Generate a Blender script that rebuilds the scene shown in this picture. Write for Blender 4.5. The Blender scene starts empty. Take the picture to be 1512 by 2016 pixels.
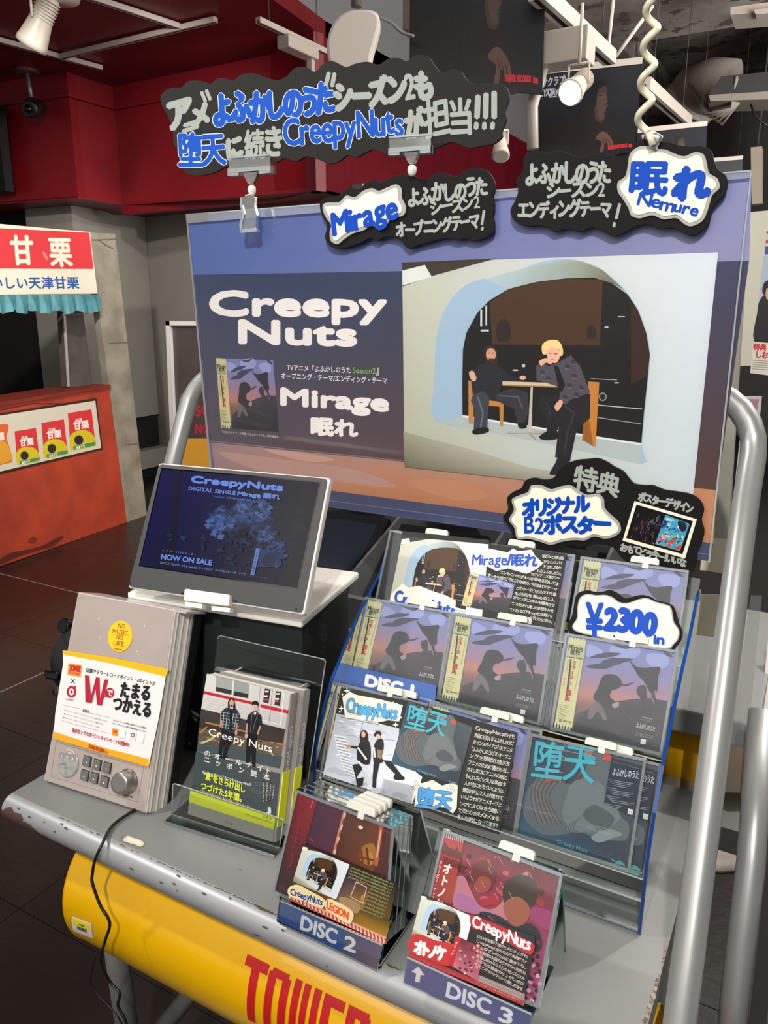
import bpy, math, random
import numpy as np
from mathutils import Vector, Matrix
random.seed(7)
SC = bpy.context.scene
# ---------------------------------------------------------------- camera
H = 1.6; F = 1526.0; PIT = math.atan(390/1526.0); YAW = math.radians(29.3)
FH = Vector((-math.sin(YAW), math.cos(YAW), 0)); UP = Vector((0, 0, 1)); RT = Vector((math.cos(YAW), math.sin(YAW), 0))
FW = FH*math.cos(PIT)-UP*math.sin(PIT); CU = FH*math.sin(PIT)+UP*math.cos(PIT); CAM = Vector((0, 0, H))
cd = bpy.data.cameras.new('camera'); cam = bpy.data.objects.new('camera', cd); SC.collection.objects.link(cam)
cd.sensor_fit = 'VERTICAL'; cd.sensor_height = 36; cd.lens = F/2016*36; cd.clip_start = 0.02; cd.clip_end = 60
cam.matrix_world = Matrix(((RT.x, CU.x, -FW.x, 0), (RT.y, CU.y, -FW.y, 0), (RT.z, CU.z, -FW.z, H), (0, 0, 0, 1)))
SC.camera = cam
# ---------------------------------------------------------------- exposure, world, large lights
vs = SC.view_settings; vs.view_transform = 'Standard'; vs.look = 'None'; vs.gamma = 1.0; vs.exposure = 0.0; vs.use_curve_mapping = False
W = bpy.data.worlds.new('shop_air'); SC.world = W; W.use_nodes = True
W.node_tree.nodes['Background'].inputs[0].default_value = (1.0, 0.97, 0.93, 1); W.node_tree.nodes['Background'].inputs[1].default_value = 0.34
def area(name, loc, tgt, sx, sy, power, col=(1, .96, .9)):
    d = bpy.data.lights.new(name, 'AREA'); d.shape = 'RECTANGLE'; d.size = sx; d.size_y = sy; d.energy = power; d.color = col
    o = bpy.data.objects.new(name, d); SC.collection.objects.link(o); o.location = loc
    o.rotation_euler = (Vector(tgt)-Vector(loc)).to_track_quat('-Z', 'Y').to_euler(); return o
def spot(name, loc, tgt, power, ang=50, blend=.5, r=.05, col=(1, .95, .88)):
    d = bpy.data.lights.new(name, 'SPOT'); d.energy = power; d.spot_size = math.radians(ang); d.spot_blend = blend; d.shadow_soft_size = r; d.color = col
    o = bpy.data.objects.new(name, d); SC.collection.objects.link(o); o.location = loc
    o.rotation_euler = (Vector(tgt)-Vector(loc)).to_track_quat('-Z', 'Y').to_euler(); return o
spot('track_light_front', (.35, -1.1, 3.1), (-.4, 1.0, 1.5), 230, 62, .7, .05)
spot('track_light_left', (-2.2, 0.0, 3.1), (-.65, .8, 1.1), 150, 50, .7, .05)
spot('track_light_rear', (.75, 2.6, 3.1), (-.3, .8, 1.0), 150, 40, .7, .04)
spot('track_light_booth', (-2.6, 1.5, 3.2), (-4.8, 3.9, 1.4), 420, 60, .8, .06)
spot('track_light_wall', (-3.2, 3.2, 3.2), (-4.6, 5.2, 2.3), 130, 70, .9, .06)
area('ceiling_fill', (.5, 3.5, 3.4), (.2, 3.4, 0), 4, 4, 90)
area('added_concrete_fill', (3.2, 4.5, 2.6), (1.4, 6.0, 4.3), 3, 3, 620)  # added fill with no real fitting, out of view, brightens the concrete ceiling
area('shop_fill', (-.6, -1.8, 3.0), (-.5, .9, 1.0), 3, 1.5, 45)
# ---------------------------------------------------------------- helpers
def ray(px, py): return (FW*F+RT*(px-756)-CU*(py-1008)).normalized()
def onz(px, py, z): d = ray(px, py); return CAM+d*((z-H)/d.z)
def ony(px, py, y): d = ray(px, py); return CAM+d*(y/d.y)
def onx(px, py, x): d = ray(px, py); return CAM+d*(x/d.x)
def ond(px, py, D): d = ray(px, py); return CAM+d*(D/d.dot(FW))
def lin(c):
    if isinstance(c, str):
        c = c.lstrip('#'); c = tuple(int(c[i:i+2], 16)/255 for i in (0, 2, 4))
    return tuple(x/12.92 if x <= .04045 else ((x+.055)/1.055)**2.4 for x in c[:3])+(1.0,)
MT = {}
def mat(name, col='888888', rough=.5, metal=0., bump=0., bscale=60., var=0., vscale=8., wear=None, wcol='4a3a30', wthr=.66, wscale=14., emit=None, coat=0., spec=.5):
    if name in MT: return MT[name]
    m = bpy.data.materials.new(name); m.use_nodes = True; nt = m.node_tree; N = nt.nodes; L = nt.links; b = N['Principled BSDF']
    b.inputs['Base Color'].default_value = lin(col); b.inputs['Roughness'].default_value = rough; b.inputs['Metallic'].default_value = metal
    b.inputs['Coat Weight'].default_value = coat; b.inputs['Specular IOR Level'].default_value = spec
    tc = N.new('ShaderNodeTexCoord'); cur = None
    if var:
        n = N.new('ShaderNodeTexNoise'); n.inputs['Scale'].default_value = vscale; n.inputs['Detail'].default_value = 6; L.new(tc.outputs['Object'], n.inputs['Vector'])
        r = N.new('ShaderNodeMapRange'); r.inputs[1].default_value = .3; r.inputs[2].default_value = .7; r.inputs[3].default_value = 1-var; r.inputs[4].default_value = 1+var
        L.new(n.outputs[0], r.inputs[0])
        mx = N.new('ShaderNodeVectorMath'); mx.operation = 'SCALE'; mx.inputs[0].default_value = lin(col)[:3]; L.new(r.outputs[0], mx.inputs['Scale']); cur = mx.outputs[0]
        L.new(cur, b.inputs['Base Color'])
    if wear:
        n = N.new('ShaderNodeTexNoise'); n.inputs['Scale'].default_value = wscale; n.inputs['Detail'].default_value = 9; n.inputs['Roughness'].default_value = .65; L.new(tc.outputs['Object'], n.inputs['Vector'])
        r = N.new('ShaderNodeMapRange'); r.inputs[1].default_value = wthr; r.inputs[2].default_value = wthr+.012; L.new(n.outputs[0], r.inputs[0])
        mx = N.new('ShaderNodeMix'); mx.data_type = 'RGBA'; L.new(r.outputs[0], mx.inputs[0])
        if cur: L.new(cur, mx.inputs[6])
        else: mx.inputs[6].default_value = lin(col)
        mx.inputs[7].default_value = lin(wcol); L.new(mx.outputs[2], b.inputs['Base Color'])
    if bump:
        n = N.new('ShaderNodeTexNoise'); n.inputs['Scale'].default_value = bscale; n.inputs['Detail'].default_value = 5; L.new(tc.outputs['Object'], n.inputs['Vector'])
        bp = N.new('ShaderNodeBump'); bp.inputs['Strength'].default_value = bump; bp.inputs['Distance'].default_value = .01; L.new(n.outputs[0], bp.inputs['Height']); L.new(bp.outputs[0], b.inputs['Normal'])
    if emit: b.inputs['Emission Color'].default_value = lin(col); b.inputs['Emission Strength'].default_value = emit
    MT[name] = m; return m
def clear(name, tint='ffffff', rough=.03, ior=1.45, body=0., bodycol='ffffff'):
    if name in MT: return MT[name]
    m = bpy.data.materials.new(name); m.use_nodes = True; nt = m.node_tree; N = nt.nodes; L = nt.links; N.remove(N['Principled BSDF'])
    out = N['Material Output']; t = N.new('ShaderNodeBsdfTransparent'); t.inputs[0].default_value = lin(tint)
    g = N.new('ShaderNodeBsdfGlossy'); g.inputs['Roughness'].default_value = rough
    fr = N.new('ShaderNodeFresnel'); fr.inputs[0].default_value = ior; mx = N.new('ShaderNodeMixShader')
    L.new(fr.outputs[0], mx.inputs[0]); src = t.outputs[0]
    if body:
        d = N.new('ShaderNodeBsdfDiffuse'); d.inputs[0].default_value = lin(bodycol); m2 = N.new('ShaderNodeMixShader'); m2.inputs[0].default_value = body
        L.new(t.outputs[0], m2.inputs[1]); L.new(d.outputs[0], m2.inputs[2]); src = m2.outputs[0]
    L.new(src, mx.inputs[1]); L.new(g.outputs[0], mx.inputs[2]); L.new(mx.outputs[0], out.inputs[0]); MT[name] = m; return m
def printmat(name, rough=.5, emit=0., coat=0.):
    if name in MT: return MT[name]
    m = mat(name, 'ffffff', rough, coat=coat); nt = m.node_tree; a = nt.nodes.new('ShaderNodeVertexColor'); a.layer_name = 'Col'
    b = nt.nodes['Principled BSDF']; nt.links.new(a.outputs[0], b.inputs['Base Color'])
    if emit: nt.links.remove(b.inputs['Base Color'].links[0]); b.inputs['Base Color'].default_value = (.002, .002, .004, 1); b.inputs['Specular IOR Level'].default_value = .25; nt.links.new(a.outputs[0], b.inputs['Emission Color']); b.inputs['Emission Strength'].default_value = emit
    return m
CARD = printmat('printed_card', .55); GLOSS = printmat('printed_gloss', .25); PAINT = printmat('marker_ink', .55); PAINT.node_tree.nodes['Principled BSDF'].inputs['Specular IOR Level'].default_value = .2
CLEAR = clear('clear_acrylic', 'f4f8f6'); CASEC = clear('clear_case', 'eef2f4', .05, 1.4); EDGE = clear('frosted_edge', 'e8eef0', .15, 1.5, .35, 'dfe6e8')
BLUEDGE = clear('blue_acrylic_edge', '3c6cb4', .1, 1.5, .6, '1f57b0'); GREENEDGE = clear('green_acrylic_edge', '7fd0b0', .1, 1.5, .5, '4fae8c')
WHITE = mat('white_plastic', 'e8e6dc', .4); BLACK = mat('black_plastic', '121214', .45)
def prop(o, label=None, cat=None, group=None, kind=None):
    if label: o['label'] = label
    if cat: o['category'] = cat
    if group: o['group'] = group
    if kind: o['kind'] = kind
    return o
def thing(name, label, cat, loc=(0, 0, 0), group=None):
    o = bpy.data.objects.new(name, None); SC.collection.objects.link(o); o.location = loc; o.empty_display_size = .05
    return prop(o, label, cat, group)
def wloc(p):
    v = Vector((0, 0, 0))
    while p is not None: v = v+p.location; p = p.parent
    return v
class MB:
    """mesh builder in world coordinates"""
    def __init__(s): s.V = []; s.F = []; s.S = []; s.MI = []; s.cur = 0
    def add(s, vs, fs, smooth=False):
        k = len(s.V); s.V += [Vector(v) for v in vs]; s.F += [[i+k for i in f] for f in fs]; s.S += [smooth]*len(fs); s.MI += [s.cur]*len(fs); return s
    def box(s, x0, x1, y0, y1, z0, z1):
        return s.hexa([(x0, y0, z0), (x1, y0, z0), (x1, y1, z0), (x0, y1, z0)], [(x0, y0, z1), (x1, y0, z1), (x1, y1, z1), (x0, y1, z1)])
    def hexa(s, a, b):
        n = len(a); fs = [list(range(n))[::-1], [n+i for i in range(n)]]+[[i, (i+1) % n, n+(i+1) % n, n+i] for i in range(n)]
        return s.add(list(a)+list(b), fs)
    def prism(s, pl, pts, o0, o1):
        """outline in plane coordinates, from offset o0 to o1 along the normal"""
        return s.hexa([pl.W(a, b, o0) for a, b in pts], [pl.W(a, b, o1) for a, b in pts])
    def tube(s, pts, r, n=10, closed=False, caps=True):
        pts = [Vector(p) for p in pts]; m = len(pts); rs = r if isinstance(r, (list, tuple)) else [r]*m; vs = []; prev = None
        for i, p in enumerate(pts):
            a = pts[(i-1) % m] if (closed or i > 0) else p; b = pts[(i+1) % m] if (closed or i < m-1) else p
            t = (b-a).normalized()
            if prev is None: u = t.orthogonal().normalized()
            else: u = (prev-t*prev.dot(t)).normalized()
            prev = u; v = t.cross(u)
            vs += [p+(u*math.cos(2*math.pi*j/n)+v*math.sin(2*math.pi*j/n))*rs[i] for j in range(n)]
        fs = [[i*n+j, i*n+(j+1) % n, ((i+1) % m)*n+(j+1) % n, ((i+1) % m)*n+j] for i in range(m if closed else m-1) for j in range(n)]
        s.add(vs, fs, True)
        if caps and not closed:
            k = len(s.V)-m*n; s.F += [[k+j for j in range(n)][::-1], [k+(m-1)*n+j for j in range(n)]]; s.S += [False]*2; s.MI += [s.cur]*2
        return s
    def lathe(s, c, axis, prof, n=24, smooth=True):
        c = Vector(c); ax = Vector(axis).normalized(); u = ax.orthogonal().normalized(); v = ax.cross(u); vs = []
        for r, h in prof: vs += [c+ax*h+(u*math.cos(2*math.pi*j/n)+v*math.sin(2*math.pi*j/n))*r for j in range(n)]
        fs = [[i*n+j, i*n+(j+1) % n, (i+1)*n+(j+1) % n, (i+1)*n+j] for i in range(len(prof)-1) for j in range(n)]
        s.add(vs, fs, smooth); k = len(s.V)-len(vs)
        s.F += [[k+j for j in range(n)][::-1], [k+(len(prof)-1)*n+j for j in range(n)]]; s.S += [False]*2; s.MI += [s.cur]*2
        return s
    def build(s, name, m, parent=None, label=None, bevel=0., cat=None, group=None, kind=None):
        o0 = wloc(parent) if parent is not None else Vector((0, 0, 0))
        me = bpy.data.meshes.new(name); me.from_pydata([v-o0 for v in s.V], [], s.F)
        for x in (m if isinstance(m, (list, tuple)) else [m]): me.materials.append(x)
        me.polygons.foreach_set('use_smooth', s.S); me.polygons.foreach_set('material_index', s.MI)
        o = bpy.data.objects.new(name, me); SC.collection.objects.link(o); o.parent = parent
        if bevel:
            b = o.modifiers.new('bevel', 'BEVEL'); b.width = bevel; b.segments = 2; b.limit_method = 'ANGLE'; b.angle_limit = .7
        return prop(o, label, cat, group, kind)
class Plane:
    def __init__(s, P, yaw=0., tilt=0., ax=None, u=None):
        s.P = Vector(P); c, n = math.cos(yaw), math.sin(yaw)
        s.ax = Vector((c, n, 0)) if ax is None else Vector(ax).normalized()
        s.u = (UP*math.cos(tilt)+Vector((-n, c, 0))*math.sin(tilt)) if u is None else Vector(u).normalized()
        s.n = s.ax.cross(s.u)
    def L(s, px, py, off=0.):
        d = ray(px, py); P = s.P+s.n*off; q = CAM+d*((P-CAM).dot(s.n)/d.dot(s.n))-s.P; return (q.dot(s.ax), q.dot(s.u))
    def W(s, a, b, o=0.): return s.P+s.ax*a+s.u*b+s.n*o
def smooth(pts, k=5, closed=True):
    n = len(pts); out = []
    for i in range(n if closed else n-1):
        p = [pts[(i+j) % n] if closed else pts[min(max(i+j, 0), n-1)] for j in (-1, 0, 1, 2)]
        for t in range(k):
            t /= k; out.append(tuple(.5*((2*p[1][d])+(-p[0][d]+p[2][d])*t+(2*p[0][d]-5*p[1][d]+4*p[2][d]-p[3][d])*t*t+(-p[0][d]+3*p[1][d]-3*p[2][d]+p[3][d])*t**3) for d in (0, 1)))
    if not closed: out.append(tuple(pts[-1]))
    return out
def homog(src, dst):
    A = []; B = []
    for (x, y), (u, v) in zip(src, dst): A += [[x, y, 1, 0, 0, 0, -u*x, -u*y], [0, 0, 0, x, y, 1, -v*x, -v*y]]; B += [u, v]
    h = np.linalg.solve(np.array(A, float), np.array(B, float))
    return lambda x, y: ((h[0]*x+h[1]*y+h[2])/(h[6]*x+h[7]*y+1), (h[3]*x+h[4]*y+h[5])/(h[6]*x+h[7]*y+1))
TX = {}
def glyphs(body):
    if body in TX: return TX[body]
    c = bpy.data.curves.new('lettering', 'FONT'); c.body = body; c.size = 1; c.resolution_u = 3 if len(body) < 14 else 1
    o = bpy.data.objects.new('lettering', c); SC.collection.objects.link(o); bpy.context.view_layer.update()
    me = o.evaluated_get(bpy.context.evaluated_depsgraph_get()).to_mesh()
    V = [(v.co.x, v.co.y) for v in me.vertices]; Fs = [tuple(p.vertices) for p in me.polygons]; cnt = {}
    for f in Fs:
        for i in range(len(f)): e = tuple(sorted((f[i], f[(i+1) % len(f)]))); cnt[e] = cnt.get(e, 0)+1
    E = [e for e, n in cnt.items() if n == 1]
    bpy.data.objects.remove(o); bpy.data.curves.remove(c)
    if not V: V = [(0, 0), (.3, 0), (.3, .7)]; Fs = []; E = []
    x0 = min(v[0] for v in V); x1 = max(v[0] for v in V); y1 = max(v[1] for v in V)
    TX[body] = (V, Fs, E, x0, x1, y1); return TX[body]
class Art:
    """flat print: coloured pieces laid one over the other on a surface"""
    def __init__(s, f, eps=3e-5): s.f = f; s.V = []; s.F = []; s.C = []; s.k = 0; s.j = 0; s.eps = eps; s.ox = s.oy = 0; s.sc = 1.; s.up = (0, -1); s.g = None
    def crop(s, ox, oy, sc, up=None):
        s.ox, s.oy, s.sc = ox, oy, sc
        if up: l = math.hypot(*up); s.up = (up[0]/l, up[1]/l)
        return s
    def within(s, src, dst):
        """author in src corner coordinates, land in dst corners (given in the current crop)"""
        s.g = homog(src, dst); return s
    def free(s): s.g = None; return s
    def m(s, x, y):
        if s.g: x, y = s.g(x, y)
        return s.f(s.ox+x/s.sc, s.oy+y/s.sc)
    def raw(s, pts, fs, col, cols=None):
        k = len(s.V); s.j = (s.j+7) % 61; z = s.k+s.j/61*.85*(1 if s.jit else 0)
        for i, (x, y) in enumerate(pts):
            a, b = s.m(x, y); s.V.append((a, b, z)); s.C.append(lin(cols[i]) if cols else col)
        s.F += [[q+k for q in f] for f in fs]
    jit = False; room = .0014
    def poly(s, pts, col, cols=None): s.raw(pts, [list(range(len(pts)))], lin(col), cols); s.k += 1; return s
    def blob(s, pts, col, k=4): return s.poly(smooth(pts, k), col)
    def rect(s, x0, y0, x1, y1, col): return s.poly([(x0, y0), (x1, y0), (x1, y1), (x0, y1)], col)
    def grad(s, q, stops):
        """q = TL,TR,BR,BL; stops [(t,colour)] top to bottom"""
        for (t0, c0), (t1, c1) in zip(stops, stops[1:]):
            e = lambda t: [tuple(q[0][d]+(q[3][d]-q[0][d])*t for d in (0, 1)), tuple(q[1][d]+(q[2][d]-q[1][d])*t for d in (0, 1))]
            a = e(t0); b = e(t1); s.raw([a[0], a[1], b[1], b[0]], [[0, 1, 2, 3]], None, [c0, c0, c1, c1])
        s.k += 1; return s
    def ell(s, cx, cy, rx, ry, col, rot=0., n=24):
        c, q = math.cos(rot), math.sin(rot)
        return s.poly([(cx+rx*math.cos(t)*c-ry*math.sin(t)*q, cy+rx*math.cos(t)*q+ry*math.sin(t)*c) for t in [2*math.pi*i/n for i in range(n)]], col)
    def _seg(s, a, b, w, col, joint=True):
        dx, dy = b[0]-a[0], b[1]-a[1]; l = math.hypot(dx, dy) or 1e-9; nx, ny = -dy/l*w, dx/l*w; ex, ey = (dx/l*w*.42, dy/l*w*.42) if joint else (0, 0)
        s.raw([(a[0]+nx-ex*0, a[1]+ny-ey*0), (a[0]-ex*1.6, a[1]-ey*1.6), (a[0]-nx, a[1]-ny), (b[0]-nx, b[1]-ny), (b[0]+ex*1.6, b[1]+ey*1.6), (b[0]+nx, b[1]+ny)], [[0, 1, 2, 3, 4, 5]], col)
    def line(s, pts, w, col, flat=False):
        c = lin(col)
        s.jit = True
        for a, b in zip(pts, pts[1:]): s._seg(a, b, w/2, c, not flat)
        s.jit = False; s.k += 1; return s
    def _txt(s, body, M, bw, col):
        V, Fs, E, *_ = glyphs(body); P = [M(x, y) for x, y in V]; c = lin(col); s.raw(P, Fs, c)
        if bw:
            s.jit = True; s.k += .12
            for a, b in E: s._seg(P[a], P[b], bw, c)
            s.jit = False; s.k -= .12
        s.k += 1
    def text(s, body, p0, p1, h, col, bold=0., ol=None, olw=.06, up=None, slant=0.):
        V, Fs, E, x0, x1, y1 = glyphs(body); up = up or s.up; dx, dy = (p1[0]-p0[0]), (p1[1]-p0[1]); w = x1-x0 or 1; l = math.hypot(dx, dy)
        M = lambda x, y: (p0[0]+dx*(x-x0)/w+(up[0]+slant*dx/l)*h*y/y1, p0[1]+dy*(x-x0)/w+(up[1]+slant*dy/l)*h*y/y1)
        if ol: s._txt(body, M, (bold+olw)*h, ol)
        s._txt(body, M, bold*h, col); return s
    def hand(s, body, p0, p1, h, col, bold=.05, ol=None, olw=.05, jit=1., seed=1, up=None):
        rnd = random.Random(seed); up = up or s.up; ws = []
        for ch in body:
            if ch == ' ': ws.append(.35); continue
            g = glyphs(ch); ws.append(max(g[4]-g[3], .12)+(.06 if ord(ch) < 256 else .04))
        T = sum(ws); dx, dy = (p1[0]-p0[0])/T, (p1[1]-p0[1])/T; t = 0; J = []
        for ch, w in zip(body, ws):
            if ch != ' ':
                g = glyphs(ch); tall = .86 if ord(ch) > 255 else .76
                J.append((ch, g[3], t, 1/tall, rnd.uniform(-.05, .05)*jit, rnd.uniform(-.09, .09)*jit, rnd.uniform(.94, 1.08)))
            t += w
        for pas in ((1, 0) if ol else (0,)):
            for ch, x0, t, k, oy, rot, sz in J:
                def M(x, y, x0=x0, t=t, k=k, oy=oy, rot=rot, sz=sz):
                    q = t+(x-x0)*sz-rot*y*.5; v = (y*k*sz+oy+rot*(x-x0))*h
                    return (p0[0]+dx*q+up[0]*v, p0[1]+dy*q+up[1]*v)
                bb = bold*(.38 if ord(ch) < 256 and ch not in '/!' else .62 if ord(ch) > 0x4e00 else .9); s._txt(ch, M, (bb+(olw*.8 if pas else 0))*h, ol if pas else col); s.k -= .93
            s.k += 1
        return s
    def vert(s, body, p0, p1, w, col, bold=0.):
        """characters stacked from p0 down to p1, each w wide"""
        n = len(body); dx, dy = (p1[0]-p0[0])/n, (p1[1]-p0[1])/n; L = math.hypot(dx, dy); ux, uy = -dx/L, -dy/L; rx, ry = -uy, ux
        for i, ch in enumerate(body):
            if ch == ' ': continue
            cx, cy = p0[0]+dx*(i+.5), p0[1]+dy*(i+.5); rot90 = ch in 'ー-'
            def M(x, y):
                x -= .5; y -= .36
                if rot90: x, y = y, -x
                return (cx+rx*x*w+ux*y*L*.95, cy+ry*x*w+uy*y*L*.95)
            s._txt(ch, M, bold*w, col); s.k -= 1
        s.k += 1; return s
    def build(s, name, pl, parent, m=None, off=0., label=None):
        o0 = wloc(parent) if parent is not None else Vector((0, 0, 0))
        eps = min(s.eps, s.room/max(1, s.k)); me = bpy.data.meshes.new(name); me.from_pydata([pl.W(a, b, off+5e-5+k*eps)-o0 for a, b, k in s.V], [], s.F)
        at = me.color_attributes.new('Col', 'FLOAT_COLOR', 'POINT'); at.data.foreach_set('color', [x for c in s.C for x in c])
        me.materials.append(m or CARD); o = bpy.data.objects.new(name, me); SC.collection.objects.link(o); o.parent = parent
        return prop(o, label)
def cpx(ox, oy, sc, pts): return [(ox+x/sc, oy+y/sc) for x, y in pts]
def frame_outline(pl, pts, grow=0., off=0.): return [pl.L(x, y, off) for x, y in pts]
# ================================================================ setting
def struct(name, mb, m, **k): return mb.build(name, m, kind='structure', **k)
RED = mat('red_wall_paint', '780a15', .45, var=.12, vscale=2); REDC = mat('red_ceiling_paint', '6a0a12', .5, var=.12, vscale=2)
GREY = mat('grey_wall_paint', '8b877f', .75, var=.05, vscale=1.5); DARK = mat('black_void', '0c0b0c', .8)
CONC = mat('raw_concrete', '7c756e', .9, bump=.6, bscale=9, var=.5, vscale=2.2, wear=True, wthr=.56, wscale=3.5, wcol='4a4440')
TILE = mat('dark_floor_tile', '292422', .32, bump=.12, bscale=30, var=.25, vscale=3)
fl = struct('floor', MB().box(-11, 5, -3, 14, -.1, -.004), mat('floor_grout', '1d1917', .7))
base = None
for i in range(-10, 3):
    for j in range(-2, 13):
        x = -2.97+.6*i+2*.6; y = 2.885+.6*j-3*.6
        if x > .9 or (x > -.6 and y > 2.4): continue
        if base is None: base = MB().box(.0015, .5985, .0015, .5985, -.004, 0).build('tile', TILE, fl); base.location = (x, y, 0)
        else: t = base.copy(); SC.collection.objects.link(t); t.location = (x, y, 0); t.parent = fl
struct('trim_1', MB().box(-2.973, -2.967, .4, 2.885, 0, .001).box(-6, -2.97, 2.882, 2.888, 0, .001), mat('pale_inlay', 'b8b0a6', .5))
def wallpoly(name, pts, z0, z1, m, t=.08):
    """vertical slabs following plan points; thickness goes to the far side"""
    b = MB()
    for (x0, y0), (x1, y1) in zip(pts, pts[1:]):
        d = Vector((x1-x0, y1-y0, 0)).normalized(); n = Vector((-d.y, d.x, 0))*t
        b.hexa([(x0, y0, z0), (x1, y1, z0), (x1+n.x, y1+n.y, z0), (x0+n.x, y0+n.y, z0)], [(x0, y0, z1), (x1, y1, z1), (x1+n.x, y1+n.y, z1), (x0+n.x, y0+n.y, z1)])
    return struct(name, b, m)
wallpoly('wall_back', [(-6.6, 5.88), (-5.8, 5.72), (-3.1, 5.2)], 0, 2.52, GREY)
wallpoly('wall_left', [(-6.3, 4.78), (-5.74, 4.81), (-5.82, 5.72)], .62, 2.52, GREY)
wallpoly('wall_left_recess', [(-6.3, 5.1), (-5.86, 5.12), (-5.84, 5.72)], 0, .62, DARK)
struct('trim_2', MB().box(-5.86, -5.72, 4.79, 5.72, .12, .30), GREY)
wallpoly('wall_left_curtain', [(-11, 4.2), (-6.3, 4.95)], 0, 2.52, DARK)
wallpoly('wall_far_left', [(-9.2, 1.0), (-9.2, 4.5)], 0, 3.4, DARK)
b = MB()   # red bulkhead hanging from the ceiling
wallpoly('trim_3', [(-9.5, 4.15), (-5.35, 4.56)], 2.5, 3.4, RED)
wallpoly('trim_4', [(-5.36, 4.56), (-5.36, 5.02)], 2.5, 3.4, RED)
wallpoly('trim_5', [(-5.36, 5.02), (-3.74, 5.0), (-3.2, 4.75)], 2.42, 3.4, RED)
wallpoly('wall_upper', [(-3.2, -3), (-3.2, 4.75), (-3.2, 11.5)], 3.44, 4.3, mat('upper_grey', '6e6d70', .8))
wallpoly('trim_6', [(-3.2, 4.75), (-3.2, 11.5)], 2.42, 3.44, mat('crimson_bulkhead', '640d1b', .35, var=.1))
wallpoly('trim_7', [(-9.5, 4.10), (-5.32, 4.53), (-5.33, 4.99), (-3.74, 4.97)], 3.22, 3.24, RED, .03)
struct('trim_8', MB().hexa([(-9.5, 4.15, 2.49), (-5.35, 4.56, 2.49), (-5.35, 5.02, 2.49), (-3.2, 4.75, 2.42), (-3.2, 5.3, 2.42), (-5.8, 5.8, 2.49), (-9.5, 5.3, 2.49)], [(-9.5, 4.15, 2.51), (-5.35, 4.56, 2.51), (-5.35, 5.02, 2.51), (-3.2, 4.75, 2.44), (-3.2, 5.3, 2.44), (-5.8, 5.8, 2.51), (-9.5, 5.3, 2.51)]), RED)
wp = struct('window_1', MB().box(-8.4, -6.28, 4.1, 4.18, 2.56, 3.2), DARK)
wp.location = (.35, .24, 0)
struct('ceiling', MB().hexa([(-11, -3, 3.4), (-2.2, -3, 3.4), (-3.2, 4.9, 3.4), (-3.2, 6, 3.4), (-11, 6, 3.4)], [(-11, -3, 3.5), (-2.2, -3, 3.5), (-3.2, 4.9, 3.5), (-3.2, 6, 3.5), (-11, 6, 3.5)]), REDC)
struct('ceiling_concrete', MB().box(-3.2, 6, -3, 14, 4.3, 4.4), CONC)
struct('ceiling_beam', MB().box(-3.2, 6, 6.0, 7.2, 3.75, 4.35).box(-3.2, -2.0, 2.5, 13, 4.0, 4.35), CONC)
wallpoly('wall_far_back', [(-3.2, 11.5), (6, 11.5)], 0, 4.4, mat('far_wall_paint', '5a5754', .8, var=.1))
wallpoly('wall_right', [(3.9, 11.5), (3.9, -3)], 0, 4.4, mat('dark_far_wall', '4a4643', .8))
struct('trim_9', MB().box(-.62, .05, 8.3, 8.9, 2.2, 4.0).box(.8, 1.3, 7.6, 8.2, 1.2, 4.2), mat('beige_box_beam', '9a8f80', .8))
# ceiling fittings ---------------------------------------------------------
WIRE = mat('dark_wire', '3c3835', .6)
TRK = mat('track_metal', 'b9aea4', .4)
def rail(p, q, label, w=.035, h=.03):
    p, q = Vector(p), Vector(q); t = thing('lighting_track', label, 'lighting track', p); d = (q-p).normalized(); n = Vector((-d.y, d.x, 0))*w/2; u = Vector((0, 0, h))
    MB().hexa([p-n, q-n, q+n, p+n], [p-n+u, q-n+u, q+n+u, p+n+u]).build('rail', TRK, t)
    if p.z < 3.25 or p.x > -3:
        for s_ in (.15, .85): w_ = p.lerp(q, s_); MB().tube([w_, (w_.x, w_.y, 3.4 if w_.x < -3.2 else 4.0 if w_.x < -2 else 4.3)], .003, 6).build('drop_rod', WIRE, t)
    n2 = n*.3; e = Vector((0, 0, -.001)); MB().hexa([p-n2+e, q-n2+e, q+n2+e, p+n2+e], [p-n2+u*.5, q-n2+u*.5, q+n2+u*.5, p+n2+u*.5]).build('slot', BLACK, t)
rail(onz(-60, 68, 3.36), onz(200, 138, 3.36), 'pale lighting track on red ceiling at far left above the dome camera')
rail(onz(165, -4, 3.36), onz(352, 57, 3.36), 'pale lighting track crossing the red ceiling towards the top edge')
rail(onz(118, 117, 3.355), onz(425, 44, 3.355), 'cross track joining the two pale tracks on the red ceiling')
rail(onz(508, 45, 3.2), onz(643, 108, 3.2), 'short pale track carrying a box adapter left of the white rounded speaker')
qa, qb = onz(508, 45, 3.2), onz(643, 108, 3.2); pd = (qb-qa).normalized(); pn = Vector((-pd.y, pd.x, 0))*.045; p = qa.lerp(qb, .56); t = thing('track_adapter', 'pale box adapter hanging under the short track above the black sign', 'track adapter', p)
za = Vector((0, 0, -.07)); zb = Vector((0, 0, .001)); cs = [p-pd*.15-pn, p+pd*.15-pn, p+pd*.15+pn, p-pd*.15+pn]; MB().hexa([c+za for c in cs], [c+zb for c in cs]).build('housing', TRK, t, bevel=.006)
w = p+pd*.12; MB().box(w.x-.018, w.x+.018, w.y-.018, w.y+.018, w.z-.45, w.z-.07).build('stem', TRK, t)
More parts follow.
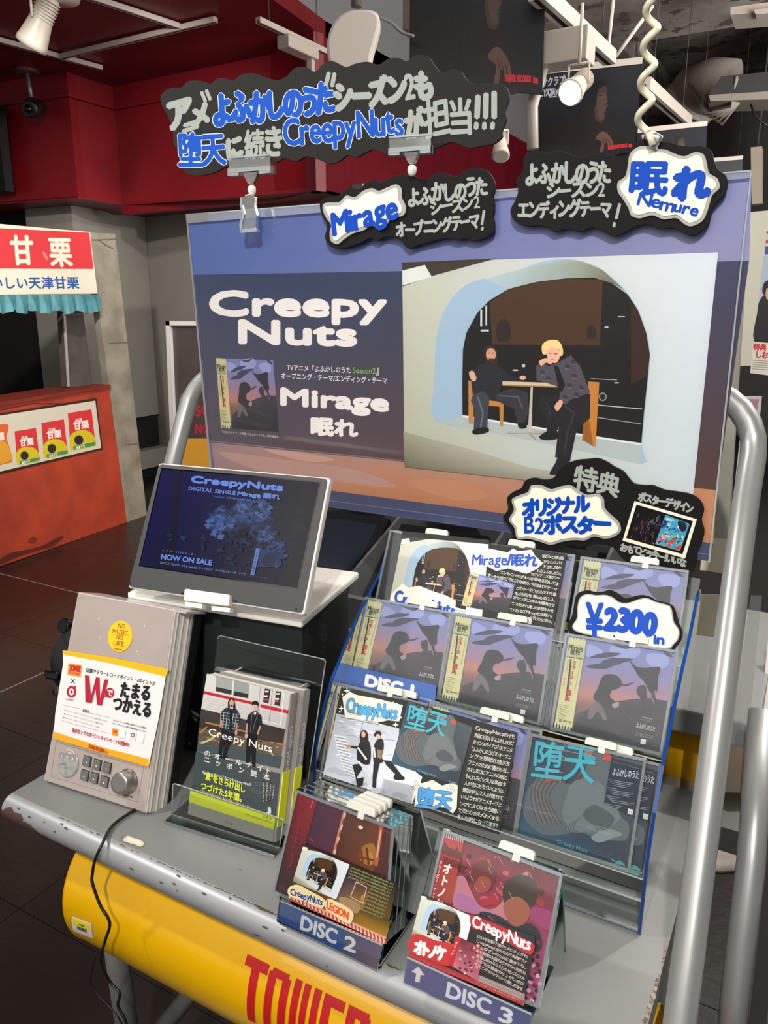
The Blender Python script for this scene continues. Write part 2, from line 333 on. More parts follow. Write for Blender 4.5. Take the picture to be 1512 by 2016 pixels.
def spotlight(c, aim, label, s=1., lit=False, stem=.2, m=None):
    c = Vector(c); a = Vector(aim).normalized(); t = thing('spotlight', label, 'spotlight', c)
    m = m or mat('pale_lamp_metal', 'c9c0b2', .4)
    MB().lathe(c-a*.11*s, a, [(.03*s, 0), (.042*s, .01*s), (.045*s, .09*s), (.062*s, .19*s), (.066*s, .2*s), (.066*s, .22*s), (.058*s, .222*s)], 28).build('lamp_head', m, t)
    f = MB()
    for k in range(7): f.lathe(c-a*(.095-.013*k)*s, a, [(.05*s, 0), (.05*s, .004*s)], 24, False)
    f.build('cooling_fins', m, t)
    MB().lathe(c+a*.1125*s, a, [(.056*s, 0), (.056*s, .003*s)], 28).build('lens', mat('lit_lens', 'fff2d8', .3, emit=22) if lit else mat('dark_lens', '9a948a', .2), t)
    y = a.cross(UP).normalized()*.055*s
    f = MB()
    for g in (-1, 1): f.tube([c+y*g, c+y*g+UP*.1*s], .006*s, 6)
    f.tube([c+y+UP*.1*s, c-y+UP*.1*s], .006*s, 6).tube([c+UP*.1*s, c+UP*(.1*s+stem)], .009*s, 8); f.build('yoke', m, t); return t
p = onz(80, 42, 3.08); spotlight(p, (-.55, -.15, -.85), 'pale ribbed spotlight pointing down at the top left corner', 1.2, stem=.12)
p = onz(112, 0, 3.3); t = thing('track_disc', 'pale round mounting disc cut by the top edge above the ribbed spotlight', 'ceiling disc', p); MB().lathe(p, (0, 0, 1), [(.0, -.01), (.12, 0), (.13, .03), (.1, .06)], 28).build('disc', TRK, t)
# dome camera
p = onz(53, 145, 3.37); t = thing('security_camera', 'small dark security camera on a metal stem under the red ceiling', 'camera', p)
MB().lathe(p, (0, 0, 1), [(.07, 0), (.09, .01), (.09, .03)], 20).build('mount_plate', mat('dull_red_metal', '5a2a2a', .4), t)
q = ony(66, 213, p.y); e = Vector((q.x, p.y, q.z))
MB().tube([p, p.lerp(e, .75)], .016, 10).build('stem', mat('grey_metal', '8b8587', .35, .6), t)
MB().tube([p.lerp(e, .72), e+Vector((0, 0, .03))], .022, 10).build('joint', BLACK, t)
MB().lathe(e, (.35, -.9, -.3), [(.055, -.09), (.062, -.02), (.065, .05), (.05, .08), (.045, .075)], 22).build('camera_body', BLACK, t)
MB().lathe(e+Vector((.35, -.9, -.3))*.07, (.35, -.9, -.3), [(.035, 0), (.02, .02), (.005, .026)], 18).build('lens', mat('glass_black', '050608', .05), t)
# white rounded speaker
D = 3.0; pl = Plane(ond(690, 75, D), yaw=math.radians(26)); pts = smooth([pl.L(500+x/4.2, y/4.2) for x, y in [(600, 400), (600, 340), (625, 240), (680, 150), (760, 90), (860, 72), (960, 75), (1015, 100), (1040, 160), (1035, 230), (1005, 340), (975, 450), (955, 560), (900, 640), (760, 640), (650, 570), (612, 490)]], 4)
t = thing('speaker', 'white rounded ceiling speaker hanging above the black cloud sign', 'speaker', pl.P); MB().prism(pl, pts, -.08, 0).build('housing', mat('cream_speaker', 'd8cdc3', .5), t, bevel=.012)
MB().tube([pl.W(.02, .12, -.04), pl.W(.04, .5, -.04), pl.W(.03, .9, -.04)], .022, 8).build('bracket', mat('grey_bracket', '6d6260', .5), t)
MB().tube([pl.W(a, c, -.03) for a, c in smooth([pl.L(745, 28), pl.L(770, 40), pl.L(790, 58), pl.L(815, 66)], 4, False)], .006, 6).build('cable', mat('grey_cable', '7d7a7c', .5), t)
# red bulkhead lamp at right of sign
spotlight(ond(985, 285, 4.6), (.25, -.5, -.8), 'dim pale spotlight against the red bulkhead right of the cloud sign', .8, stem=.75)
# lit spotlight on its track
tp = [ond(1065, 20, 3.1), ond(1180, 110, 3.4), ond(1310, 215, 5.2), ond(1350, 250, 6.2)]
rail(ond(1055, 0, 2.9), ond(1200, 128, 3.7), 'long pale track behind the coiled cord holding the lit spotlight', .06, .06)
rail(ond(1268, 178, 4.6), ond(1352, 250, 5.8), 'second pale track further back right of the coiled cord', .07, .07)
p = ond(1138, 168, 2.9); spotlight(p, (-.1, -.85, -.5), 'lit spotlight glowing in front of the second hanging poster', .72, True, .2)
t = thing('track_box', 'pale box housing above the lit spotlight on the track', 'track adapter', ond(1115, 85, 3.05)); q = ond(1115, 92, 3.05)
MB().box(q.x-.1, q.x+.1, q.y-.06, q.y+.06, q.z-.07, q.z+.05).build('housing', TRK, t, bevel=.005)
MB().tube([q+Vector((-.09, 0, -.05)), q+Vector((-.13, 0, -.2)), q+Vector((-.12, 0, -.36))], .025, 8).build('arm', TRK, t)
# bare concrete soffit services
t = thing('air_duct', 'grey ceiling duct with ribbed bend at the upper right', 'duct', ond(1400, 200, 7.5)); pz = ond(1400, 200, 7.5)
MB().tube([ond(1360, 215, 7.6), ond(1372, 178, 7.4), ond(1400, 170, 7.2), ond(1440, 174, 7.1)], .24, 16).build('duct_pipe', mat('duct_skin', '8a8078', .7, bump=.5, bscale=12), t)
f = MB()
for k in range(8):
    c = ond(1352+6*k, 208-5*k, 7.5); f.lathe(c, (.5, -.2, .6), [(.262, -.02), (.275, 0), (.262, .02)], 16)
f.build('duct_rib', mat('duct_rib_skin', '9a9088', .7), t)
t = thing('air_unit', 'dark slatted air unit under the concrete ceiling at right edge', 'air unit', ond(1480, 180, 6.5)); pl = Plane(ond(1480, 185, 6.5), yaw=math.radians(10))
MB().prism(pl, [pl.L(x, y) for x, y in [(1395, 185), (1420, 150), (1530, 140), (1530, 195)]], -.4, 0).build('casing', mat('unit_dark', '2c2a29', .6), t)
MB().prism(pl, [pl.L(x, y) for x, y in [(1395, 188), (1530, 180), (1530, 196), (1398, 200)]], -.38, .02).build('lip', mat('unit_lip', '8a8378', .6), t)
f = MB(); rnd = random.Random(3)
for k in range(5):
    a = ond(1352+rnd.uniform(0, 20), 165+k*4, 7.0); f.tube([a, ond(1390+k*8, 225+k*5, 6.8), ond(1440+k*4, 212-k*3, 6.6), ond(1450, 150, 6.5)], .012, 6)
t = thing('cable_bundle', 'loose pale cables drooping under the grey duct', 'cables', ond(1390, 215, 6.9)); f.build('cable', mat('pale_cable', '9b9389', .6), t)
t = thing('ceiling_cable', 'thin black cable hanging at the right edge under the air unit', 'cable', ond(1480, 215, 6)); MB().tube([ond(1478, 205, 6), ond(1485, 225, 6), ond(1500, 240, 6), ond(1530, 258, 6)], .008, 6).build('wire', BLACK, t)
for (a, c, lb) in (((1208, 0), (1196, 108), 'thin straight hanger rod left of the coiled cord'), ((1285, 12), (1212, 112), 'slanting hanger rod ending at the track clamp')):
    t = thing('hanger_rod', lb, 'rod', ond(*a, 4.0)); MB().tube([ond(*a, 4.0), ond(*c, 4.0)], .009, 6).build('rod', TRK, t)
t = thing('ceiling_lamp', 'long pale ceiling light housing cut by the top right corner', 'ceiling light', ond(1470, 20, 5)); pl = Plane(ond(1470, 20, 5))
MB().prism(pl, [pl.L(x, y) for x, y in [(1438, 14), (1530, 2), (1530, 22), (1438, 29)]], -.3, 0).build('housing', TRK, t); MB().prism(pl, [pl.L(x, y) for x, y in [(1485, 22), (1530, 17), (1530, 28), (1488, 31)]], -.1, .03).build('end_cap', TRK, t)
# ================================================================ hanging posters
DIM = printmat('dim_print', .4); DIM.node_tree.nodes['Principled BSDF'].inputs['Specular IOR Level'].default_value = .3
def portrait_poster(q, D, label, writing=True, yaw=20):
    pl = Plane(ond(*q[0], D), yaw=math.radians(yaw)); t = thing('hanging_poster', label, 'poster', pl.P)
    pts = [pl.L(x, y) for x, y in q]; MB().prism(pl, pts, -.012, 0).build('panel', mat('poster_black', '08080c', .5, spec=.2), t)
    top = [pts[0], pts[1], (pts[1][0], pts[1][1]+.03), (pts[0][0], pts[0][1]+.03)]; MB().prism(pl, top, -.016, .006).build('hanging_rail', TRK, t)
    A = Art(pl.L, 6e-5); src = [(160, 440), (785, 375), (740, 880), (150, 900)]
    A.crop(0, 0, 1).within(src, q)
    A.grad([(160, 440), (785, 375), (740, 880), (150, 900)], [(0, '10111b'), (.5, '0b0b13'), (1, '07070a')])
    for e in (.1, .9):
        v = Vector(top[3]).lerp(Vector(top[2]), e); w = pl.W(v.x, v.y, -.005); MB().tube([w, (w.x, w.y, 4.3 if w.x > -3.2 else 3.4)], .0009, 5).build('hanging_wire', WIRE, t)
    if writing is not None:
        A.blob([(170, 880), (190, 740), (300, 690), (420, 680), (480, 640), (540, 690), (620, 740), (650, 880), (400, 905)], '15090c')
        A.blob([(500, 500), (530, 475), (560, 492), (566, 530), (572, 580), (568, 600), (575, 612), (562, 630), (560, 655), (552, 690), (530, 705), (505, 690), (492, 640), (490, 560)], '3a2a25')
        A.blob([(520, 545), (548, 540), (566, 560), (572, 590), (560, 600), (566, 620), (552, 640), (548, 680), (528, 690), (512, 650), (508, 590)], '4c372f')
        A.blob([(480, 560), (478, 500), (505, 474), (545, 470), (566, 495), (540, 505), (512, 530), (500, 600), (490, 630)], '0b0a0c')
        A.line([(520, 556), (545, 552)], 5, '120c0c').line([(545, 655), (562, 652)], 4, '2a1512').line([(540, 600), (562, 612)], 3, '2e1f1a')
        A.blob([(500, 790), (540, 755), (580, 775), (605, 820), (600, 860), (580, 850), (560, 820), (545, 868), (525, 862), (538, 815)], '5a4036')
        for k in range(3): A.line([(545+16*k, 790+6*k), (560+16*k, 852-4*k)], 4, '2a1a16')
        A.line([(400, 720), (380, 860)], 3, '2a1216').line([(200, 740), (230, 860)], 3, '241014')
    if writing:
        A.up = (.08, -1)
        A.text('サクラプ!', (190, 503), (322, 487), 48, '9a9aa6', .04).text('E.YAZAWA', (182, 556), (310, 548), 34, 'a2a2ac', .05).line([(215, 517), (262, 515), (232, 560), (275, 556)], 6, 'a2a2ac')
        A.text('TOWER RECORDS', (572, 858), (690, 848), 20, 'c4202c', .06).rect(700, 832, 722, 850, 'c4202c')
    A.build('printed_sheet', pl, t, DIM, .001); return t
portrait_poster([(808, -130), (1076, -130), (1068, 186), (806, 160)], 3.0, 'large dark portrait poster hanging at top centre, nearest of its row')
portrait_poster([(1056, 148), (1264, 126), (1250, 300), (1050, 318)], 3.9, 'dark portrait poster hanging behind the lit spotlight')
portrait_poster([(1255, 262), (1392, 248), (1388, 340), (1252, 352)], 5.2, 'small dark portrait poster hanging right of the coiled cord')
portrait_poster([(1364, 322), (1462, 314), (1459, 420), (1362, 420)], 6.6, 'dark blank poster hanging farthest back above the board corner', None)
# ================================================================ booth at the left
BX = -4.72; by = lambda py: 4.18
bp = Plane((BX, 3.0, 0), ax=(-.055, .9985, 0), u=(0, 0, 1))   # front face looks to +x
# make the plane pass through the counter foot line
P0 = onz(0, 1117, 0); P1 = onz(250, 1028, 0); d = (P1-P0).normalized(); bp = Plane(P0, ax=d, u=(0, 0, 1))
booth = thing('chestnut_booth', 'red and concrete food stall standee with white and red shop sign', 'stall', P0)
Lq = lambda pts: [bp.L(x, y) for x, y in pts]
MB().prism(bp, Lq([(-180, 824), (214, 759), (250, 1028), (-180, 1178)]), -.06, 0).build('counter_front', mat('rust_red_board', 'a93a22', .6, var=.22, vscale=5), booth)
MB().prism(bp, Lq([(-180, 820), (213, 757), (215, 763), (-180, 828)]), -.3, .02).build('counter_top', mat('dark_red_board', '7a2415', .6, var=.2), booth)
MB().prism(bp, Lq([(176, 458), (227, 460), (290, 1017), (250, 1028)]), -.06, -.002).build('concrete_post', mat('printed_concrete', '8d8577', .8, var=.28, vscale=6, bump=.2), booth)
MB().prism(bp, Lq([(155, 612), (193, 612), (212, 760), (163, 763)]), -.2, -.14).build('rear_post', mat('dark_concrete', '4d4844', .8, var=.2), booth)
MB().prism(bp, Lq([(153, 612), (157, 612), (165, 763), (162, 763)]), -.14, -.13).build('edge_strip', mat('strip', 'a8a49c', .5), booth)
sg = MB().prism(bp, Lq([(-180, 425), (175, 457), (190, 578), (-180, 582)]), -.08, .01).build('sign_board', mat('sign_white', 'e6dfcf', .5), booth)
A = Art(bp.L, 1e-4).crop(0, 420, 2.88, (-.06, -1))
A.poly([(-500, 60), (500, 110), (524, 316), (-500, 310)], 'd83a40'); A.text('甘', (62, 276), (185, 276), 148, 'f2e6d2', .035, up=(-.08, -1)); A.text('栗', (282, 285), (404, 287), 142, 'f2e6d2', .035, up=(-.1, -1))
A.poly([(-500, 335), (530, 340), (543, 452), (-500, 455)], 'e8e0cb'); A.text('いしい天津甘栗', (-50, 422), (442, 422), 62, '2456a0', .03, up=(-.1, -1))
A.line([(238, 222), (262, 262)], 16, 'e0787a'); A.build('sign_print', bp, booth, CARD, .0105)
# valance
b = MB(); n = 90; fp = []
for i in range(n+1):
    t = i/n; x = -180+(194+180)*t; w = .018*math.sin(i*1.1)+.012*math.sin(i*2.3+1); sc = 3.5*math.sin(i*.62)
    a0 = bp.L(x-4, 580); a1 = bp.L(x, 615+sc-(3 if i % 7 == 0 else 0)); fp += [bp.W(a0[0], a0[1], .02), bp.W((a0[0]+a1[0])/2, (a0[1]+a1[1])/2, .03+w*.6), bp.W(a1[0], a1[1], .03+w)]
b.add(fp, [[3*i+j, 3*i+3+j, 3*i+4+j, 3*i+1+j] for i in range(n) for j in (0, 1)], True)
b.build('valance', mat('teal_cloth', '4b8a94', .45, var=.25, vscale=12), booth)
A = Art(bp.L, 1e-4).crop(0, 420, 2.88, (-.1, -1))
A.poly([(-500, 1210), (545, 1048), (582, 1340), (-500, 1600)], '3a1a10').poly([(-500, 1225), (538, 1062), (572, 1330), (-500, 1580)], 'd8d0be')
def packet(x, y, k, lean=0):
    A.within([(382, 1125), (517, 1108), (541, 1315), (400, 1340)], [(x, y), (x+135*k, y-17*k), (x+(159+lean)*k, y+190*k), (x+(18+lean)*k, y+215*k)])
    A.poly([(382, 1130), (517, 1108), (541, 1315), (400, 1340)], 'd8333a').blob([(396, 1262), (440, 1228), (500, 1232), (532, 1265), (541, 1315), (470, 1332), (402, 1338)], 'd8c21e', 3)
    A.ell(445, 1282, 26, 27, '2a2422').text('天津', (426, 1184), (466, 1178), 22, 'f4ece0', .03).text('甘栗', (418, 1222), (502, 1210), 42, 'f4ece0', .05)
    A.poly([(412, 1318), (538, 1292), (541, 1312), (416, 1338)], '3f8f62').text('あまぐり', (430, 1334), (478, 1322), 15, 'f4f4e8', .05).free()
packet(382, 1128, 1); packet(232, 1184, .95); packet(80, 1232, .9)
A.blob([(-90, 1215), (-20, 1200), (40, 1195), (44, 1230), (35, 1270), (55, 1340), (68, 1405), (20, 1420), (-90, 1440)], 'e0632c', 3).text('栗', (-5, 1285), (22, 1280), 38, 'f6e8dc', .05).blob([(-90, 1310), (-20, 1290), (30, 1300), (52, 1340), (60, 1400), (-90, 1430)], 'e2a02e', 3)
A.blob([(180, 1835), (160, 1860), (190, 1870), (205, 1845)], '7d2c1c').blob([(0, 1960), (60, 1925), (160, 1905), (250, 1880), (300, 1850), (360, 1830), (300, 1885), (200, 1915), (90, 1950), (0, 1990)], '5d2014')
for y0, y1 in ((1045, 985), (1090, 1050)): A.line([(0, y0+25), (180, y0-12), (360, y1+28), (540, y1-1)], 4, '4a2015')
for y in (150, 735, 1310): A.line([(520+(y-150)*.17, y), (655+(y-150)*.115, y-5)], 5, '6d665b')
A.line([(555, 150), (600, 180), (640, 200)], 3, '5f594f')
A.build('counter_print', bp, booth, CARD, .003)
# white framed board on the back wall with dark and yellow poster
pl = Plane(ony(331, 634, 4.6), yaw=0); t = thing('framed_board', 'white framed dark poster with yellow foot behind the left pipe', 'framed poster', pl.P)
fr = [(331, 634), (560, 640), (600, 1100), (350, 1100)]; MB().prism(pl, frame_outline(pl, fr), -.05, 0).build('panel', mat('panel_dark', '4d4444', .25, var=.2, vscale=3), t)
f = MB()
for q in ([(331, 632), (339, 632), (358, 1100), (350, 1100)], [(331, 632), (560, 634), (560, 641), (331, 641)]): f.prism(pl, frame_outline(pl, q), -.06, .03)
f.build('frame', mat('frame_white', 'd8d6d2', .5), t)
A = Art(pl.L, 1e-4).crop(300, 600, 5.6); A.poly([(258, 1475), (1400, 1475), (1400, 2400), (300, 2400)], 'dba238').text('SO', (480, 1230), (640, 1200), 110, 'b83040', .06).text('NO', (478, 1415), (640, 1415), 100, 'b83040', .05)
A.blob([(300, 1030), (370, 960), (385, 1080), (330, 1190), (300, 1210)], '77736f'); A.build('poster_print', pl, t, GLOSS, .001)
# ================================================================ display cart
TZ = .905
SIL = mat('silver_paint', '9b9da0', .42, .35, var=.06, vscale=6, wear=True, wthr=.70, wscale=9)
TOPM = mat('grey_table_paint', '7f8180', .5, .15, var=.05, vscale=5, wear=True, wthr=.735, wscale=16)
PIPE = mat('silver_pipe_paint', '9a9b9b', .36, .45, var=.05, wear=True, wthr=.695, wscale=11, wcol='5a4a38')
cart = thing('display_cart', 'silver metal display cart carrying discs, with yellow tube under its chipped shelf', 'cart', (-.53, .82, 0))
MB().box(-.985, -.076, .617, 1.12, TZ-.04, TZ).build('shelf_top', TOPM, cart)
prof = [(.617-.020*math.sin(math.pi*i/10)*1.0, TZ-.02+.020*math.cos(math.pi*i/10)) for i in range(11)]
b = MB(); n = len(prof); b.add([(-.985, y, z) for y, z in prof]+[(-.076, y, z) for y, z in prof], [[i, i+1, n+i+1, n+i] for i in range(n-1)], True)
b.add([(-.985, y, z) for y, z in prof], [list(range(n))]).add([(-.076, y, z) for y, z in prof], [list(range(n))]); b.build('front_lip', SIL, cart)
# chips, seam and rust on the shelf
tp = Plane((0, .617, TZ), ax=(1, 0, 0), u=(0, 1, 0))
A = Art(tp.L, 1e-5).crop(0, 0, 1); rnd = random.Random(5)
for x in range(0, 140):
    X = 100+x*5.1+rnd.uniform(-2, 2); Y = 1601+(X-99)*.4508+rnd.uniform(-1, 1)
    if rnd.random() < .62: A.line([(X, Y), (X+rnd.uniform(2, 6), Y+rnd.uniform(.8, 2.8))], rnd.uniform(.8, 1.8), '3a3632')
for (x, y, w, h) in [(497, 1782, 28, 5), (520, 1792, 18, 4), (760, 1900, 16, 5), (775, 1905, 8, 4), (240, 1650, 6, 3), (470, 1712, 5, 2)]: A.blob([(x, y-h*.3), (x+w*.5, y+w*.18-h*.4), (x+w, y+w*.45), (x+w*.6, y+w*.33+h*.3), (x+w*.2, y+h*.5)], '4c3c26')
A.crop(0, 1500, 5.04); A.blob([(1225, 770), (1270, 740), (1320, 760), (1385, 780), (1430, 815), (1400, 850), (1340, 830), (1290, 815), (1230, 795)], 'cfc6b2').blob([(1270, 755), (1340, 772), (1400, 805), (1380, 830), (1310, 800), (1262, 790)], 'ded5c4')
A.crop(1050, 1700, 3.273)
for i in range(26):
    Y = 560+i*18+rnd.uniform(-6, 6); X = 885-(Y-500)*.29+rnd.uniform(-16, -2); s = rnd.uniform(3, 9)*(1.7 if Y > 740 else .8); A.blob([(X-s, Y), (X, Y-s*1.2), (X+s, Y), (X, Y+s*1.5)], rnd.choice(['8a7a66', '5c4c3c', '9c8c78']), 3)
prop(A.build('paint_chips', tp, cart, CARD, .0002), kind='stuff')
# rust patch wrapped on the lip at the left corner
def lipw(x, a): return Vector((x, .617-.0208*math.sin(a), TZ-.02+.0208*math.cos(a)))
b = MB()
def lipblob(x0, x1, a0, a1, seed):
    r = random.Random(seed); pts = []
    M_ = 5 if a1-a0 > .5 else 1
    ks = [r.uniform(.72, 1.1) for i in range(20)]
    for q in range(1, M_+1):
        for i in range(20): t = 2*math.pi*i/20; k = ks[i]*q/M_; pts.append(lipw(max(-.9853, (x0+x1)/2+(x1-x0)/2*math.cos(t)*k), (a0+a1)/2+(a1-a0)/2*math.sin(t)*k))
    c = lipw((x0+x1)/2, (a0+a1)/2); b.add([c]+pts, [[0, 1+i, 1+(i+1) % 20] for i in range(20)]+[[1+20*q+i, 1+20*q+(i+1) % 20, 21+20*q+(i+1) % 20, 21+20*q+i] for q in range(M_-1) for i in range(20)])
lipblob(-1.0, -.93, .9, 3.0, 1); lipblob(-.965, -.895, 1.5, 3.0, 2); lipblob(-.93, -.885, 2.0, 3.0, 3)
for k in range(60): x = rnd.uniform(-.97, -.10); a = rnd.uniform(1.8, 2.9) if k % 2 else rnd.uniform(.2, 2.2); w = rnd.uniform(.0008, .004); lipblob(x-w, x+w*1.5, a-.06, a+.06, k)
b.build('rust_patch', mat('rust_brown', '4a3430', .7), cart, kind='stuff')
CY, CZ, CR = .72, .744, .11
b = MB(); N = 64
b.tube([(-.887, CY, CZ), (-.076, CY, CZ)], CR, N, caps=False).tube([(-.076, CY, CZ), (-.887, CY, CZ)], CR-.004, N, caps=False)
k = len(b.V); b.tube([(-.8872, CY, CZ), (-.886, CY, CZ)], CR+.0006, N)
b.build('yellow_tube', mat('yellow_enamel', 'dba600', .28, coat=.4, var=.04), cart)
# red lettering wrapped round the tube
def cyl(px, py):
    d = ray(px, py); o = CAM; a = d.y**2+d.z**2; bb = 2*((o.y-CY)*d.y+(o.z-CZ)*d.z); c = (o.y-CY)**2+(o.z-CZ)**2-CR**2
    t = (-bb-math.sqrt(max(0, bb*bb-4*a*c)))/(2*a); p = o+d*t; return p.x, math.atan2(-(p.y-CY), p.z-CZ)
x0, a0 = cyl(488, 1878); x1, a1 = cyl(482, 2002); xr = cyl(700, 1998)[0]
wl = (xr-x0)/4.25; T = []
letters = {'T': [(0, 0, .92, .15), (.3, 0, .62, 1)], 'O': [(0, .06, .3, .94), (.55, .06, .85, .94), (.1, 0, .75, .12), (.1, .88, .75, 1)], 'W': [(0, 0, .26, 1), (.36, 0, .6, 1), (.74, 0, 1.0, 1), (0, .9, 1.0, 1)], 'E': [(0, 0, .3, 1), (0, 0, .75, .14), (0, .43, .65, .57), (0, .86, .75, 1)],
  'R': [(0, 0, .3, 1), (.1, 0, .75, .13), (.5, .06, .82, .48), (.1, .42, .72, .54), (.5, .54, .82, 1)], 'C': [(0, .06, .3, .94), (.1, 0, .75, .12), (.1, .88, .75, 1), (.55, .06, .85, .35), (.55, .65, .85, .94)]}
b = MB(); X = x0
for ch, adv in (('T', .98), ('O', 1.0), ('W', 1.12), ('E', .87), ('R', .95)):
    for (u0, v0, u1, v1) in letters[ch]:
        n = 10; vs = []
        for i in range(n+1):
            a = a0+(a1-a0)*(v0+(v1-v0)*i/n)
            for u in (u0, u1): vs.append((X+u*wl, CY-(CR+.0008)*math.sin(a), CZ+(CR+.0008)*math.cos(a)))
        b.add(vs, [[2*i, 2*i+1, 2*i+3, 2*i+2] for i in range(n)], True)
    X += adv*wl
b.build('tube_lettering', mat('red_vinyl', 'b4181c', .35), cart)
# asset sticker on the tube
def cylpatch(pts, r, m, name, n=8):
    b = MB(); q = [cyl(*p) for p in pts]; vs = []
    for i in range(n+1):
        for j in (0, 1):
            u = i/n; A0 = q[0] if j == 0 else q[1]; B0 = q[3] if j == 0 else q[2]; x = A0[0]+(B0[0]-A0[0])*u; a = A0[1]+(B0[1]-A0[1])*u; vs.append((x, CY-(CR+r)*math.sin(a), CZ+(CR+r)*math.cos(a)))
    b.add(vs, [[2*i, 2*i+1, 2*i+3, 2*i+2] for i in range(n)], True); b.build(name, m, cart)
cc = lambda pts: cpx(100, 1640, 3.78, pts)
cylpatch(cc([(160, 616), (306, 672), (320, 785), (172, 728)]), .0006, mat('sticker_white', 'd9cfd2', .5), 'asset_sticker')
cylpatch(cc([(166, 628), (290, 678), (294, 724), (168, 678)]), .0009, mat('sticker_yellow', 'e0d21c', .5), 'asset_sticker_band')
cylpatch(cc([(214, 672), (252, 686), (252, 694), (214, 680)]), .0012, BLACK, 'asset_sticker_text'); 
for k in range(9): cylpatch(cc([(200+k*8, 686+k*3), (203+k*8+(k % 3), 687+k*3), (203+k*8+(k % 3), 712+k*3), (200+k*8, 711+k*3)]), .0012, BLACK, 'barcode_bar', 2)
# legs
LEG = mat('dull_leg_paint', '6f6f6c', .5, .3)
q = ony(100+455/3.78, 1640+900/3.78, .80)
MB().tube([(q.x, .80, .70), (q.x+.035, .80, 0)], .021, 14).build('leg', LEG, cart)
MB().tube([(q.x+.02, .80, .18), (q.x+.22, .95, .50), (q.x+.3, 1.0, .68)], .017, 12).build('brace', LEG, cart)
MB().tube([(-.12, .80, .70), (-.15, .80, 0)], .021, 14).build('leg', LEG, cart)
MB().tube([(-.88, 1.1, .87), (-.88, 1.1, 0)], .018, 12).build('leg', LEG, cart); MB().tube([(-.1, 1.1, .87), (-.1, 1.1, 0)], .018, 12).build('leg', LEG, cart)
# pipe hoop leaning back
def hoop(xl, xr, y0, z0, sl, zt, r, xl2=None, xr2=None):
    yz = lambda z: y0+(z-z0)*sl; R = .075; pts = []; xl2 = xl if xl2 is None else xl2; xr2 = xr if xr2 is None else xr2
    pts.append(Vector((xl, yz(.87), .87))); pts.append(Vector((xl, yz(zt-R*1.2), zt-R*1.2)))
    for k in range(1, 7): a = math.pi/2*k/6; z = zt-R+R*math.sin(a); pts.append(Vector((xl+R-R*math.cos(a), yz(z), z)))
    for k in range(0, 7): a = math.pi/2*k/6; z = zt-R+R*math.cos(a); pts.append(Vector((xr-R+R*math.sin(a), yz(z), z)))
    for z in (1.38, 1.3, 1.15, 1.0, .9): pts.append(Vector((xr+(xr2-xr)*(1.4-z)/.5, 1.04+(z-1.416)*.75, z)))
    pts.append(Vector((xr2, .615, .8))); pts.append(Vector((xr2, .60, .02))); return pts
MB().tube(hoop(-1.0115, -.0655, 1.021, 1.341, .46, 1.503, .015, -1.0115, -.0455), .0155, 20).build('pipe_handle', PIPE, cart)
# raised rear tier with second yellow tube, seen right of the rack
MB().box(-.985, -.02, 1.13, 1.62, .99, 1.03).build('rear_tier', TOPM, cart, bevel=.004)
MB().tube([(-.98, 1.28, .90), (-.02, 1.28, .90)], .075, 32).build('rear_yellow_tube', mat('yellow_enamel_dull', 'c89200', .4), cart)
MB().box(-.985, -.02, 1.12, 1.9, .82, .86).build('lower_tray', TOPM, cart)
# dark bins behind the board
DM = mat('bin_metal', '5d5f5f', .5, .2, var=.05)
bn = thing('disc_bin', 'grey metal browser bin with dividers behind the board foot', 'bin', (-.55, 1.3, 1.03))
MB().box(-.99, -.30, 1.17, 1.6, 1.03, 1.05).build('bin_base', DM, bn)
f = None
for k, x in enumerate((-.97, -.74, -.51, -.30)):
    b = MB().hexa([(x, 1.16, 1.05), (x+.006, 1.16, 1.05), (x+.006, 1.6, 1.05), (x, 1.6, 1.05)], [(x, 1.18, 1.12), (x+.006, 1.18, 1.12), (x+.006, 1.6, 1.27), (x, 1.6, 1.27)]); b.build('divider', DM, bn)
MB().box(-.99, -.30, 1.15, 1.165, 1.03, 1.09).build('bin_front', DM, bn)
MB().box(-.99, -.30, 1.59, 1.60, 1.03, 1.3).build('bin_back', DM, bn)
for k, (x, y, lb) in enumerate(((-.95, 1.22, 'leftmost dark boxed set lying in the bin behind the screen'), (-.72, 1.20, 'dark boxed set with yellow sticker in the bin behind the board'), (-.49, 1.2, 'dark boxed set in the bin right behind the pop card'))):
    pl = Plane((x, y, 1.06), tilt=math.radians(52)); t = thing('boxed_set', lb, 'disc set', pl.P)
    MB().prism(pl, [(0, 0), (.19, 0), (.19, .2), (0, .2)], -.03, 0).build('box', mat('dark_set', '14161c', .25), t)
    A = Art(lambda a, b: (a, b)); A.rect(.004, .012, .186, .016, '5a5c60'); A.rect(.12, .03, .165, .045, 'b8b020'); A.rect(.15, .004, .18, .012, 'a9a9a9'); A.rect(.02, .06, .17, .18, '1c2230'); A.build('printed_face', pl, t, GLOSS)
# grey panel standing behind the board at right + beige paper
t = thing('backing_panel', 'grey metal upright panel behind the right end of the board', 'panel', (0, 1.3, 1.03)); pl = Plane(ony(1400, 1000, 1.34))
MB().prism(pl, frame_outline(pl, [(1200, 420), (1474, 420), (1432, 1080), (1170, 1070)]), -.02, 0).build('panel', mat('panel_grey', '9d9c90', .45, .1, var=.04), t)
t = thing('paper_flap', 'cream paper sheets lying under the grey panel right of the rack', 'paper', ony(1420, 1080, 1.3)); pl = Plane(ony(1420, 1080, 1.25), tilt=.3)
MB().prism(pl, frame_outline(pl, [(1385, 1058), (1448, 1062), (1442, 1132), (1378, 1122)]), -.001, 0).build('sheet', mat('cream_paper', 'cfc6ae', .7), t)
MB().prism(pl, frame_outline(pl, [(1380, 1170), (1436, 1172), (1422, 1258), (1365, 1250)]), -.02, -.01).build('sheet', mat('cream_paper', 'cfc6ae', .7), t)
